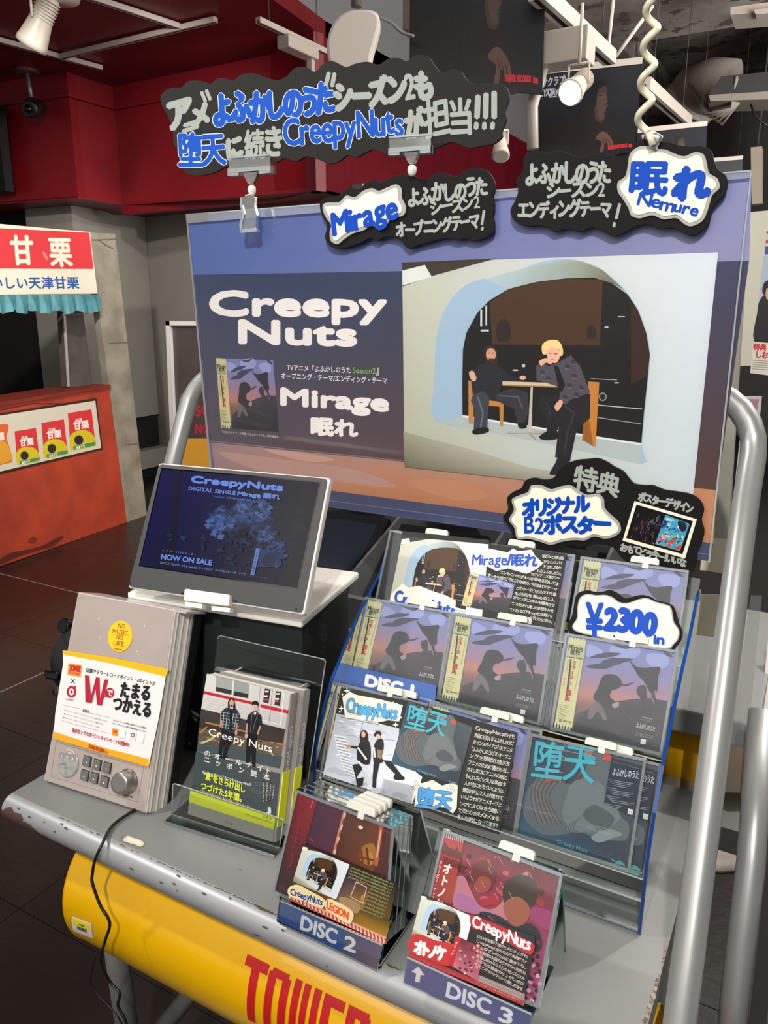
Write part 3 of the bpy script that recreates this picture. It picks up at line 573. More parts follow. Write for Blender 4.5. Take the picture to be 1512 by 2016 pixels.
t = thing('clear_divider', 'tall clear plastic divider leaning outside the right pipe', 'divider', (-.0, 1.0, .9))
MB().add([onx(1478, 1175, .0) if False else ond(1478, 1172, 1.12), ond(1500, 1172, 1.12), ond(1462, 1560, 1.0), ond(1425, 1560, 1.0)], [[0, 1, 2, 3]]).build('sheet', clear('hazy_clear', 'dfe3e2', .1, 1.5, .12, 'c8c8c8'), t)
# neighbouring cart at the right edge
nc = thing('display_cart', 'neighbouring silver cart cut by the right edge', 'cart', (.3, .9, 0))
MB().tube([ond(1500, 1400, 1.02), ond(1478, 1700, .95), ond(1447, 1960, .93), ond(1420, 2300, .93)], .0165, 20).build('pipe_handle', PIPE, nc)
b = MB(); b.box(.03, .9, .62, 1.3, .865, .905).build('shelf_top', TOPM, nc, bevel=.004); MB().box(.06, .9, .9, 1.5, .99, 1.02).build('raised_tier', TOPM, nc, bevel=.003)
MB().add([ond(1512, 1262, 1.3), ond(1560, 1262, 1.3), ond(1560, 1480, 1.2), ond(1490, 1480, 1.2)], [[0, 1, 2, 3]]).build('white_bin_end', mat('white_panel', 'c9c8c0', .6), nc)
# white panel with posters beyond
pl = Plane(ond(1500, 600, 1.9), yaw=math.radians(12)); t = thing('poster_stand', 'white panel with small photo posters cut by the right edge', 'poster', pl.P)
MB().prism(pl, frame_outline(pl, [(1472, 418), (1560, 410), (1520, 720), (1450, 720)]), -.02, 0).build('panel', mat('cream_panel', 'd9d6c4', .5), t)
A = Art(pl.L).crop(1390, 400, 2.877, (.05, -1))
A.poly([(325, 300), (420, 300), (400, 785), (270, 780)], 'b8c8dc').blob([(300, 560), (330, 520), (400, 500), (400, 780), (272, 780), (290, 620)], '1a1a20').blob([(335, 500), (345, 480), (375, 490), (370, 540), (345, 545)], 'd8a890').blob([(318, 500), (330, 450), (380, 430), (380, 495), (345, 480), (335, 520)], '16161a')
A.poly([(268, 785), (400, 795), (390, 980), (250, 962)], 'efe9da').text('特典', (268, 828), (340, 832), 34, 'd8304c', .06).text('しお', (285, 872), (350, 876), 34, 'd8304c', .06)
for k in range(5): A.line([(262, 890+k*12), (350, 896+k*12)], 3, '8a8580')
A.poly([(335, 245), (420, 245), (420, 290), (332, 290)], '3c56a0').text('ス', (340, 222), (390, 222), 60, 'c8303c', .08); A.build('poster_print', pl, t, CARD)
pl = Plane(ond(1470, 870, 2.1)); t = thing('price_board', 'white price leaflets hanging behind the right pipe bend', 'leaflet', pl.P)
MB().prism(pl, frame_outline(pl, [(1466, 780), (1500, 780), (1480, 975), (1444, 975)]), -.004, 0).build('sheet', mat('leaflet_white', 'dcd6d8', .5), t)
w_ = pl.W(*pl.L(1470, 960), -.02); MB().tube([w_, (w_.x, w_.y, .0)], .012, 8).build('stand_post', TRK, t); MB().lathe((w_.x, w_.y, 0), (0, 0, 1), [(.14, 0), (.14, .01), (.1, .015)], 20).build('stand_foot', TRK, t)
A = Art(pl.L).crop(1390, 400, 2.877, (.05, -1)); A.poly([(225, 1110), (300, 1110), (290, 1170), (220, 1170)], 'b98a9a').text('各円', (222, 1208), (262, 1208), 22, 'e0703c', .05).text('5', (228, 1268), (258, 1268), 34, '4a4a4a', .05).rect(205, 1285, 262, 1330, 'a9a0a8').blob([(175, 1520), (195, 1490), (215, 1520), (195, 1545)], 'c82848').poly([(160, 1600), (250, 1600), (245, 1650), (155, 1650)], '2c4a8c').text('2', (170, 1640), (182, 1640), 24, 'f0f0f0', .05); A.build('leaflet_print', pl, t, CARD)
t = thing('ceiling_lamp', 'small pale lamp far behind above the board corner', 'ceiling light', ond(1490, 310, 7)); pl = Plane(ond(1490, 310, 7)); MB().prism(pl, frame_outline(pl, [(1478, 290), (1500, 288), (1500, 400), (1480, 402)]), -.2, 0).build('housing', mat('beige_box', '9a9083', .7), t); v = pl.W(*pl.L(1489, 290), -.1); MB().tube([v, (v.x, v.y, 4.3)], .01, 6).build('rod', WIRE, t)
# far shop fittings
for k, (x0, x1, y, z, lb) in enumerate(((1.2, 2.4, 6.5, 1.5, 'dark shelving unit far behind at right'), (-2.6, -.9, 8.6, 1.7, 'dark shelving unit far behind left of the first'))):
    t = thing('shelf_unit', lb, 'shelves', (x0, y, 0)); MB().box(x0, x1, y, y+.4, 0, z).build('carcass', mat('shelf_dark', '2d2b2c', .6), t)
    for j in range(4): MB().box(x0+.02, x1-.02, y-.06, y, .3+j*.35, .33+j*.35).build('shelf', mat('shelf_grey', '77726d', .5), t)
# ================================================================ shared print motifs
DUO = [(28, 80), (1370, 37), (1262, 1080), (38, 948)]
def duo(A, dst):
    A.within(DUO, dst)
    A.poly(DUO, 'd4d9de', ['c9cabc', 'd5dde6', 'ccd6dc', 'b9bba6'])
    A.poly([(28, 80), (430, 62), (160, 136), (30, 182)], '3b3527').poly([(28, 114), (124, 90), (154, 140), (30, 178)], 'e2e5e2')
    A.poly([(33, 798), (300, 868), (560, 948), (760, 985), (900, 1040), (38, 948)], 'a09f88', ['a5a48e', 'b4b3a2', 'b6b4a6', 'b4b3a8', 'a8a79a', '6e6c55'])
    A.blob([(168, 755), (165, 600), (170, 430), (196, 310), (255, 212), (335, 158), (430, 138), (530, 108), (625, 76), (720, 64), (800, 76), (880, 112), (960, 180), (1024, 268), (1068, 380), (1082, 470), (1076, 560), (1060, 700), (1047, 860), (1042, 936), (700, 850), (400, 790)], 'a6c0d6', 3)
    A.poly([(380, 150), (530, 108), (720, 66), (800, 78), (880, 112), (975, 200), (930, 172), (840, 142), (700, 146), (480, 192)], 'b2c2c4', ['b9cad2', 'b2c2c4', 'a8b6b2', '98a092', '84846c', '6a6a50', '6a6a50', '8c917c', 'a4b0ac', 'b2c4cc'])
    A.poly([(170, 755), (285, 733), (1043, 846), (1041, 936), (700, 862), (400, 800)], 'b6c1c1')
    A.poly([(284, 735), (283, 600), (286, 450), (300, 380), (348, 292), (400, 240), (480, 192), (600, 162), (720, 147), (840, 143), (920, 168), (985, 215), (1030, 282), (1065, 380), (1080, 470), (1070, 580), (1055, 720), (1044, 846)], '15120f')
    A.poly([(400, 250), (480, 194), (600, 165), (720, 150), (880, 152), (868, 432), (410, 428)], '4a3019').poly([(880, 430), (868, 760), (1042, 790), (1056, 700), (1070, 560), (1078, 470), (1066, 400)], '100e0e').poly([(1000, 250), (1030, 284), (1066, 384), (1078, 470), (1070, 560), (1000, 600)], '3a1d12')
    for (x, y, w, h) in [(360, 280, 8, 70), (382, 262, 7, 85), (362, 365, 34, 8), (840, 372, 8, 7), (888, 350, 16, 8), (944, 308, 30, 4), (498, 534, 22, 6), (538, 512, 12, 12), (930, 588, 18, 5)]: A.rect(x, y, x+w, y+h, 'd4dcdc')
    A.line([(830, 573), (940, 578)], 3, 'b8b8b4').line([(860, 685), (1048, 702)], 4, 'c8cac8').line([(860, 738), (1042, 765)], 4, '9a9c9c').ell(880, 650, 17, 18, '8f9294').ell(880, 650, 12, 13, '1a1a1c')
    A.line([(285, 732), (1043, 852)], 9, 'e8ecf0')
    A.blob([(430, 350), (460, 320), (488, 350), (480, 410), (435, 410)], '2c2018').blob([(815, 360), (835, 345), (852, 365), (848, 400), (815, 400)], '2c2018')
    # chairs, table
    A.poly([(310, 580), (336, 588), (330, 764), (311, 762)], 'c98a3c').poly([(395, 665), (460, 672), (457, 775), (444, 772), (442, 692), (395, 688)], 'c98a3c')
    # left sitter
    A.poly([(345, 520), (380, 505), (430, 508), (470, 545), (520, 580), (545, 578), (548, 586), (480, 592), (450, 600), (430, 665), (330, 655), (322, 590), (325, 550)], '23232c').blob([(312, 548), (330, 540), (344, 570), (336, 584), (322, 578)], 'e0b49c').ell(541, 569, 14, 9, 'e4b8a0')
    A.poly([(330, 640), (375, 625), (400, 655), (392, 740), (390, 795), (332, 796), (335, 700), (320, 665)], '3c424e').poly([(425, 640), (500, 612), (560, 632), (568, 700), (548, 770), (520, 765), (505, 700), (430, 668)], '34343e')
    A.line([(350, 650), (372, 720), (362, 780)], 7, '68707c').line([(440, 645), (520, 650), (540, 700)], 6, '5c5c68').blob([(326, 795), (360, 780), (394, 782), (392, 800), (340, 810)], '0c0c0e').blob([(520, 765), (550, 758), (558, 780), (530, 784)], '0c0c0e')
    A.blob([(380, 480), (378, 445), (402, 430), (430, 445), (434, 480), (428, 512), (386, 515)], '2c2320').ell(406, 470, 21, 27, 'd8a283').poly([(394, 486), (420, 486), (414, 500), (400, 500)], '4a2c22').line([(395, 464), (402, 464)], 3, '2a1814').line([(411, 465), (418, 464)], 3, '2a1814')
    A.poly([(455, 584), (690, 591), (690, 609), (455, 600)], 'd9c8a6').poly([(455, 598), (690, 606), (690, 611), (455, 603)], 'a87848').poly([(575, 608), (584, 608), (578, 806), (562, 806)], 'c9c3b6').line([(480, 800), (570, 803), (640, 798)], 9, 'b8b2a6').line([(570, 803), (596, 830)], 8, 'a8a298')
    # right sitter
    A.poly([(819, 585), (866, 588), (850, 862), (793, 832), (800, 735), (822, 730)], 'c88436').poly([(690, 705), (716, 712), (708, 832), (690, 828)], 'c08038').poly([(800, 740), (822, 742), (840, 858), (794, 832)], '9c6020')
    A.poly([(608, 650), (700, 636), (828, 636), (826, 740), (770, 790), (742, 922), (678, 905), (694, 780), (660, 730), (690, 800), (640, 812), (645, 760), (612, 700)], '1d1b1f').line([(720, 690), (760, 720), (730, 800), (720, 880)], 8, '34343c').line([(640, 670), (660, 730)], 6, '34343c')
    A.poly([(598, 520), (622, 500), (650, 520), (690, 505), (745, 473), (785, 520), (828, 632), (745, 662), (722, 684), (694, 668), (704, 612), (640, 590), (600, 580)], '544e58').poly([(672, 515), (692, 520), (722, 600), (705, 632), (690, 600)], '131317')
    for (x, y) in [(730, 520), (760, 560), (790, 610), (625, 545), (650, 570), (740, 600), (770, 640), (720, 650), (755, 500)]: A.blob([(x-12, y), (x, y-10), (x+12, y+3), (x+2, y+10)], '3c3842', 2).line([(x-8, y+10), (x+9, y+14)], 3, '7a7480')
    A.blob([(625, 465), (624, 430), (650, 410), (690, 410), (710, 440), (712, 470), (700, 475), (696, 446), (650, 450), (640, 470)], 'e8d28c').blob([(642, 455), (665, 438), (696, 448), (699, 478), (688, 503), (668, 505), (648, 485)], 'ecb8a0', 3).line([(652, 466), (663, 465)], 3, '4a2c24').line([(676, 468), (688, 467)], 3, '4a2c24').line([(662, 492), (674, 493)], 3, 'c05848').blob([(610, 500), (640, 485), (665, 495), (662, 512), (640, 505), (622, 518)], 'e8b49c')
    A.poly([(628, 440), (650, 412), (690, 412), (708, 438), (690, 446), (665, 438), (645, 455)], 'ecd896').blob([(676, 690), (700, 662), (712, 676), (690, 710)], 'e4b09a').blob([(614, 815), (650, 795), (692, 802), (688, 826), (640, 832), (616, 826)], '101012').blob([(656, 972), (680, 930), (695, 905), (742, 918), (716, 948), (690, 975), (664, 980)], '16161a')
    A.free(); return A
MIR = [(395, 588), (1145, 693), (1040, 1398), (288, 1222)]
def mirage(A, dst, full=True):
    A.within(MIR, dst)
    A.grad(MIR, [(0, '7b80b4'), (.25, '8280ae'), (.45, 'a07c92'), (.58, 'bc7c6c'), (.68, '84605e'), (1, '464048')])
    for p in [[(540, 640), (640, 690), (600, 730), (520, 720)], [(700, 650), (860, 640), (900, 700), (820, 740), (700, 720)], [(960, 700), (1090, 715), (1085, 790), (1000, 800), (940, 750)]]: A.blob(p, '989ed0')
    for p in [[(540, 735), (640, 700), (760, 700), (720, 722), (620, 735)], [(620, 770), (700, 735), (850, 740), (780, 765), (700, 790)], [(520, 800), (600, 775), (700, 790), (640, 812)], [(700, 640), (800, 650), (860, 640), (800, 672)], [(860, 900), (800, 930), (720, 925), (790, 915)], [(1050, 660), (1130, 720), (1080, 712)]]: A.blob(p, '3f3e58')
    A.poly([(455, 1128), (560, 1085), (680, 1045), (840, 1020), (960, 1010), (1095, 1032), (1045, 1390), (425, 1250)], '34323a', ['43404a', '3e3a44', '3e3a42', '43404a', '48424a', '403a42', '2a282c', '26252a'])
    for i in range(16): x = 560+(i*37) % 300; y = 1060+i*17; A.line([(x, y), (x+130, y+16)], 2.2, '55525c')
    # plain dark rock-like shapes fill the middle of the sleeve
    A.blob([(640, 860), (720, 850), (770, 900), (745, 945), (700, 960), (690, 1010), (740, 1050), (700, 1100), (620, 1060), (570, 1010), (600, 950)], '2f2d36').blob([(560, 1060), (600, 1040), (640, 1090), (665, 1160), (640, 1165), (600, 1110), (560, 1160), (530, 1150)], '6f6468').blob([(700, 1060), (745, 1040), (748, 1070), (720, 1085)], '9c9298')
    A.blob([(820, 740), (870, 790), (940, 800), (1025, 790), (1040, 810), (1025, 860), (1020, 960), (1000, 960), (1015, 1060), (1000, 1060), (960, 960), (930, 900), (900, 870), (870, 830)], '2c2b35').blob([(885, 930), (935, 925), (945, 1000), (925, 1045), (900, 1010), (875, 970)], '3a3840').line([(968, 960), (1000, 1055)], 4, 'a8a4a8')
    if full:
        A.up = (.15, -1); A.text('よふかしのうた', (872, 1218), (1005, 1248), 34, 'd2d0d0', .01); A.text('初回生産限定盤', (915, 1150), (985, 1165), 10, 'b8b6b8'); A.text('オリジナルシール', (905, 1168), (990, 1184), 9, 'b8b6b8')
        A.text('エンディングテーマ', (870, 1262), (990, 1288), 10, 'b8b6b8').text('オープニングテーマ', (868, 1278), (985, 1302), 10, 'b8b6b8').poly([(908, 1300), (944, 1308), (938, 1342), (902, 1334)], 'd8d8d8').text('プラ', (908, 1328), (934, 1334), 16, '2a2a30')
        for k in range(6): A.ell(1035-k*4, 1195+k*20, 2.5, 3, 'b08a5c', 0, 6)
    # obi strip
    A.poly([(405, 600), (525, 617), (422, 1225), (300, 1195)], 'cfc994')
    for k in range(6):
        A.poly([(405+k*20, 588+k*3), (416+k*20, 590+k*3), (413+k*20, 604+k*3), (402+k*20, 602+k*3)], 'd8d4b0'); A.poly([(300+k*20, 1193+k*4.5), (311+k*20, 1195+k*4.5), (307+k*20, 1225+k*4.5), (296+k*20, 1223+k*4.5)], 'd8d4b0')
    A.up = (.15, -1); A.poly([(400, 640), (518, 658), (510, 745), (386, 725)], 'b9b687'); A.text('Mirage', (402, 684), (498, 696), 40, '25241c', .03).text('眠れ', (415, 712), (478, 720), 32, '25241c', .03).text('Creepy Nuts', (388, 734), (495, 748), 11, '25241c', .04)
    A.poly([(413, 745), (424, 747), (392, 1032), (376, 1030)], '25241c'); A.vert('ミラージュ', (446, 755), (407, 925), 34, 'bc3a2c', .05); A.vert('眠れ', (403, 958), (388, 1045), 40, 'bc3a2c', .06)
    A.vert('クリーピー・ナッツ', (400, 752), (364, 935), 18, '5a3a2c', .01)
    for k in range(7): A.line([(484-k*6, 760+k*30), (480-k*6, 784+k*30)], 3, '8c7a50')
    for k in range(9): A.line([(336-k*1.6, 1062+k*11), (410-k*3-(k % 3)*14, 1078+k*11)], 2, '6d6a4c')
    for k in range(3): A.line([(330, 1165+k*7), (350, 1169+k*7)], 3, '4a483a')
    A.text('Blu-ray', (362, 1182), (418, 1192), 14, '3a3a30', .02)
    A.free(); return A
DAT = [(298, 205), (1045, 352), (962, 1052), (192, 822)]
def daten(A, dst, panel=True):
    A.within(DAT, dst)
    A.poly(DAT, '3a4450', ['364250', '4a525a', '2c3440', '36586e'])
    A.blob([(700, 300), (760, 260), (830, 330), (820, 500), (900, 700), (960, 760), (950, 860), (860, 870), (740, 860), (640, 820), (520, 830), (400, 840), (290, 790), (230, 700), (250, 560), (320, 480), (420, 450), (520, 500), (600, 500), (640, 440)], '5c6468')
    A.blob([(560, 500), (640, 470), (760, 500), (860, 640), (900, 720), (820, 780), (700, 820), (560, 800), (500, 700), (520, 600)], '6d7578').blob([(640, 700), (700, 640), (760, 650), (860, 720), (820, 780), (700, 760)], '4c555c').blob([(700, 850), (780, 800), (860, 800), (920, 830), (860, 850), (760, 885)], '808a8e')
    for i in range(16):
        a = i/15; A.line(smooth([(330+a*160, 440+a*20), (285+a*120, 520+a*60), (290+a*150, 640+a*40), (330+a*170, 760+a*10)], 4, False), 3.2, '8c7066' if i % 3 else '2e3238')
    for i in range(8): A.line(smooth([(560+i*12, 760-i*10), (520+i*10, 800), (600+i*30, 820-i*3), (760+i*14, 790-i*8)], 3, False), 2.2, '958c86' if i % 2 else '40474c')
    for (x, y) in [(480, 290), (520, 250), (440, 250), (415, 300), (440, 350), (500, 340)]: A.ell(x, y, 22, 15, '8a7068', .8).ell(x, y, 12, 7, '5c4c48', .8)
    A.blob([(640, 270), (700, 290), (690, 330), (650, 380), (620, 430), (600, 480), (640, 400), (660, 330)], 'c2503e').blob([(790, 300), (826, 320), (820, 352), (770, 340)], 'c84a3c').blob([(380, 470), (440, 455), (520, 500), (450, 480), (390, 500)], 'a8503e').blob([(640, 300), (720, 330), (700, 355), (650, 345)], '4a9cb0')
    A.up = (.1, -1)
    A.text('堕', (288, 440), (492, 458), 215, '3fb0c2', .015).text('天', (500, 458), (712, 478), 205, '3fb0c2', .015)
    A.line([(340, 262), (620, 310)], 2.5, 'b4b8ba').line([(330, 400), (500, 430)], 2.5, 'b4b8ba').line([(296, 440), (370, 450)], 3, '3fb0c2')
    A.text('Creepy Nuts', (465, 890), (676, 952), 24, '59aec2', .01)
    A.blob([(868, 1035), (890, 1005), (920, 1010), (945, 1042), (900, 1030)], '3a9c9c').line([(845, 992), (875, 1012)], 3, 'd0d0d0')
    if panel:
        A.poly([(828, 330), (1044, 382), (1000, 716), (786, 622)], '1b2434'); A.text('よふかしのうた', (838, 440), (1018, 462), 46, 'd8dade', .008)
        for k in range(15): x0 = 812-k*1.5+(k % 4)*14; y0 = 470+k*13; A.line([(x0, y0), (x0+168-(k % 5)*26, y0+24-(k % 5)*4)], 3, '9aa0ac')
        A.text('エンディングテーマよふかし', (838, 360), (1020, 402), 9, '9aa0ac').poly([(955, 655), (990, 664), (984, 698), (950, 690)], 'd8d8d8').text('プラ', (956, 684), (982, 691), 15, '20242c')
    A.free(); return A
def jitter(pts, s=0): return pts
# ================================================================ title board
BY = 1.052; bd = Plane((-.55, BY, 1.3)); BRD = [(371, 425), (1480, 339), (1397, 1105), (423, 966)]
board = thing('title_board', 'wide clear-sleeved title board with photo of two seated men and white lettering', 'display board', ony(1397, 1105, BY))
bl = frame_outline(bd, BRD)
MB().prism(bd, bl, -.006, 0).build('backing_board', mat('board_core', 'b8bcc8', .5), board)
A = Art(bd.L, 2e-5).crop(0, 0, 1, (-.06, -1))
TLb, TRb, BRb, BLb = (373, 427), (1478, 342), (1396, 1101), (424, 963)
A.poly([(371, 425), (1480, 339), (1397, 1105), (423, 966)], '59648e', ['4a62a2', '7f82b0', '5c608c', '4e5684'])
A.poly([(371, 425), (1480, 339), (1475, 513), (1100, 520), (790, 534), (383, 541)], '6a76ac', ['4f66a8', '8084b6', '9090b4', '8184b0', '6a7aac', '4f68a8'])
A.poly([(383, 541), (790, 534), (1475, 513), (1412, 965), (1360, 960), (792, 909), (415, 871)], '3f4862', ['2f3f62', '33425f', '3c4060', '563c34', '5c4038', '5a4a4e', '564a56'])
A.poly([(415, 871), (792, 909), (1412, 965), (1404, 1070), (1000, 1012), (645, 965), (424, 940)], 'b08272', ['a08284', 'b88a78', 'c48a64', 'c88e68', 'b97a54', 'b8805e', '9c7e86'])
A.blob([(430, 890), (560, 905), (700, 925), (780, 960), (640, 945), (520, 930)], 'b6928a').blob([(800, 950), (900, 945), (960, 975), (900, 985)], 'c08a68').blob([(520, 885), (600, 892), (660, 905), (600, 908)], 'c49c90')
A.line([(412, 868), (792, 907)], 2, '7a7684')
A.poly([(424, 940), (645, 965), (1000, 1012), (1404, 1070), (1398, 1104), (989, 1044), (645, 996), (424, 966)], '474e70')
A.line([(645, 985), (989, 1030), (1398, 1092)], 1.5, '767c9c')
A.crop(360, 520, 3.436, (0, -1))
A.text('Creepy', (188, 342), (1372, 352), 156, 'f2ecea', .078).text('Nuts', (385, 530), (1170, 548), 146, 'f2ecea', .082)
A.text('TVアニメ『よふかしのうた', (705, 715), (1136, 735), 38, 'ece8e8', .02).text('Season2', (1150, 736), (1304, 742), 38, '86c45c', 0).text('』', (1308, 744), (1325, 745), 44, 'ece8e8', .02)
A.text('オープニング・テーマ/エンディング・テーマ', (665, 772), (1382, 808), 40, 'ece8e8', .02)
A.text('Mirage', (668, 950), (1388, 992), 108, 'f2ecea', .085).text('眠れ', (872, 1142), (1180, 1162), 102, 'f2ecea', .075)
A.text('©2025コトヤマ・小学館/「よふかしのうた」製作委員会', (265, 1140), (648, 1176), 16, 'c9c6cc', .01)
mirage(A, [(222, 635), (612, 652), (650, 1140), (258, 1108)], False)
A.crop(780, 480, 2.16); duo(A, DUO)
A.crop(0, 0, 1); A.room = .0036; A.build('printed_poster', bd, board, GLOSS, 0)
SLV = clear('clear_sleeve', 'ffffff', .05, 1.33); nt = SLV.node_tree; n_ = nt.nodes.new('ShaderNodeTexNoise'); n_.inputs['Scale'].default_value = 4; n_.inputs['Detail'].default_value = 3; n_.inputs['Distortion'].default_value = 1.2
b_ = nt.nodes.new('ShaderNodeBump'); b_.inputs['Strength'].default_value = .5; b_.inputs['Distance'].default_value = .02; nt.links.new(nt.nodes.new('ShaderNodeTexCoord').outputs['Object'], n_.inputs['Vector']); nt.links.new(n_.outputs[0], b_.inputs['Height'])
for x_ in nt.nodes:
    if x_.bl_idname == 'ShaderNodeBsdfGlossy': nt.links.new(b_.outputs[0], x_.inputs['Normal'])
b = MB().prism(bd, bl, .0042, .0048); b.build('clear_sleeve', SLV, board)
MB().prism(bd, frame_outline(bd, [(371, 422), (1480, 336), (1479, 352), (373, 440)]), .0032, .0052).build('top_channel', clear('sleeve_edge', 'e8ecf4', .1, 1.5, .3, 'c8d0e8'), board)
b = MB(); b.prism(bd, frame_outline(bd, [(370, 422), (373, 422), (425, 966), (421, 966)]), .003, .0055).build('sleeve_seam', EDGE, board); b = MB().prism(bd, frame_outline(bd, [(1478, 339), (1481, 339), (1399, 1105), (1395, 1105)]), .003, .0055)
b.build('sleeve_seam', EDGE, board)
b = MB(); b.prism(bd, frame_outline(bd, [(371, 422), (1480, 336), (1480, 339), (371, 425)]), -.003, .0055); b.build('sleeve_top_edge', EDGE, board)
# ================================================================ hand-lettered signs
FOAM = mat('black_foam_board', '101010', .7, spec=.2, bump=.05, bscale=120); FOAME = mat('charcoal_foam_board', '1e1e1d', .7, spec=.25)
CREAM = mat('cream_card', 'f3edda', .6); GREYB = mat('grey_marker_border', 'a5a39f', .5)
def shrink(pts, k, cx=None):
    n = len(pts); c = (sum(p[0] for p in pts)/n, sum(p[1] for p in pts)/n); out = []
    for i in range(n):
        a, b = pts[i-1], pts[(i+1) % n]; dx, dy = b[0]-a[0], b[1]-a[1]; l = math.hypot(dx, dy) or 1; nx, ny = -dy/l, dx/l
        s = 1 if (nx*(c[0]-pts[i][0])+ny*(c[1]-pts[i][1])) > 0 else -1; out.append((pts[i][0]+nx*k*s, pts[i][1]+ny*k*s))
    return out
def cloud(name, label, cat, pl, crop, outer, inner=None, th=.005, foam=None, group=None, bw=11):
    ox, oy, sc = crop; t = thing(name, label, cat, pl.P, group)
    P = lambda pts: [pl.L(ox+x/sc, oy+y/sc) for x, y in smooth(pts, 5)]
    MB().prism(pl, P(outer), -th, 0).build('foam_board', foam or FOAM, t, bevel=.0006)
    if inner:
        MB().prism(pl, P(inner), 0, .0025).build('grey_border', GREYB, t, bevel=.0008); MB().prism(pl, P(shrink(inner, bw)), .0025, .0034).build('cream_cloud', CREAM, t)
    return t
GW = '9fa5a0'; BLU = '0e50bc'; BLD = '0044b4'
pl = Plane(ony(660, 330, BY-.012), tilt=math.radians(-2)); C1 = (300, 80, 2.1236)
t = cloud('header_sign', 'widest charcoal cloud sign with blue and grey lettering clipped above the board', 'sign', pl, C1,
 [(38, 225), (75, 198), (120, 195), (150, 170), (200, 168), (240, 180), (275, 158), (310, 160), (335, 168), (375, 140), (430, 138), (470, 152), (520, 165), (560, 150), (595, 115), (640, 110), (680, 130), (712, 97), (750, 85), (790, 102), (812, 110), (850, 95), (900, 88), (945, 100), (985, 76), (1030, 72), (1062, 85), (1100, 60), (1150, 68), (1180, 105), (1208, 134), (1250, 120), (1290, 130), (1312, 162), (1350, 180), (1400, 178), (1450, 180), (1482, 200), (1491, 240), (1476, 290), (1480, 330), (1462, 375), (1460, 405), (1425, 432), (1380, 440), (1330, 450), (1290, 438), (1250, 425), (1200, 445), (1150, 460), (1080, 478), (990, 478), (930, 455), (890, 470), (850, 488), (815, 480), (780, 505), (740, 515), (700, 500), (645, 485), (600, 505), (555, 492), (515, 510), (470, 505), (400, 520), (350, 540), (320, 522), (260, 552), (200, 565), (150, 560), (118, 520), (110, 470), (88, 430), (85, 370), (58, 305), (36, 262)], foam=FOAME)
A = Art(pl.L, 3e-5).crop(*C1, (-.06, -1))
A.hand('ア', (72, 368), (168, 338), 122, GW, .085, seed=4, jit=.3).hand('ニ', (130, 384), (196, 362), 40, GW, .2, seed=2, jit=.2).hand('メ', (166, 362), (240, 342), 98, GW, .09, seed=3, jit=.3).line([(206, 216), (222, 254)], 15, GW).line([(226, 208), (242, 246)], 15, GW)
A.hand('よふかしのうた', (262, 352), (762, 292), 122, BLU, .075, 'dfe6f2', .03, seed=5)
A.line([(738, 135), (726, 185)], 18, GW).line([(762, 138), (752, 190)], 18, GW)
A.hand('シーズン2も', (768, 292), (1172, 232), 112, GW, .09, seed=6)
A.hand('堕天', (112, 512), (312, 500), 128, BLU, .06, 'dfe6f2', .03, seed=7).hand('に', (318, 492), (382, 475), 92, GW, .09, seed=8).hand('続き', (390, 486), (545, 470), 118, GW, .05, seed=9)
A.hand('CreepyNuts', (553, 440), (1056, 388), 118, BLU, .09, 'dfe6f2', .03, seed=10)
A.hand('が', (1062, 405), (1135, 390), 108, GW, .08, seed=11).hand('担当', (1142, 398), (1338, 362), 142, GW, .05, seed=12)
for k in range(3): x = 1362+k*34; A.line([(x, 232-k*8), (x-4+k*2, 322)], 24, GW).line([(x-6, 345), (x-8, 368)], 20, GW)
A.build('hand_lettering', pl, t, PAINT)
# clear sign clips
CM = clear('clip_plastic', 'e6ecec', .08, 1.5, .12, 'f0f0f0')
def clip(ox, oy, label, lower=True):
    t = thing('sign_clip', label, 'clip', ony(ox, oy, BY-.02)); P = Plane(ony(ox, oy, BY-.022)); q = lambda pts: [P.L(ox+x, oy+y) for x, y in pts]; P.P
    b = MB(); b.prism(P, q([(-42, -22), (40, -28), (41, -4), (-41, 2)]), .0, .002).prism(P, q([(-42, -2), (41, -8), (41, 8), (-42, 14)]), -.012, -.004); b.build('jaw', CM, t)
    f = MB(); f.prism(P, q([(-42, -24), (40, -30), (40, -26), (-42, -20)]), 0, .003).prism(P, q([(-42, 0), (41, -6), (41, 2), (-42, 8)]), 0, .004).prism(P, q([(-42, 8), (-20, 7), (-20, 13), (-42, 14)]), 0, .004).prism(P, q([(20, 4), (41, 2), (41, 8), (20, 10)]), 0, .004); f.build('jaw_ridge', EDGE, t)
    MB().prism(P, q([(-14, 6), (16, 4), (10, 22), (5, 30), (-3, 30), (-8, 22)]), -.006, .002).build('neck', CM, t, bevel=.001)
    a, c = P.L(ox+1, oy+32); MB().lathe(P.W(a, c, -.002), -P.u, [(.003, 0), (.006, .002), (.0065, .007), (.005, .012), (.003, .014)], 12).build('pivot', mat('pivot_white', 'e2e2da', .4), t)
    if lower:
        b = MB().prism(P, q([(-12, 58), (-4, 52), (4, 50), (14, 56), (13, 72), (18, 92), (16, 116), (20, 124), (-10, 126), (-12, 110), (-6, 90), (-12, 72)]), 0, .008); b.build('lower_jaw', CM, t, bevel=.001)
        MB().prism(P, q([(-12, 58), (-9, 56), (-8, 72), (-4, 90), (-9, 110), (-8, 125), (-12, 126), (-14, 110), (-8, 90), (-13, 72)]), .006, .010).prism(P, q([(-12, 119), (20, 117), (20, 124), (-11, 127)]), .006, .010).build('lower_edge', EDGE, t)
    return t
clip(493, 333, 'clear plastic clip gripping the board edge under the left end of the header sign'); clip(809, 293, 'clear plastic clip under the middle of the header sign, above the smaller sign', False)
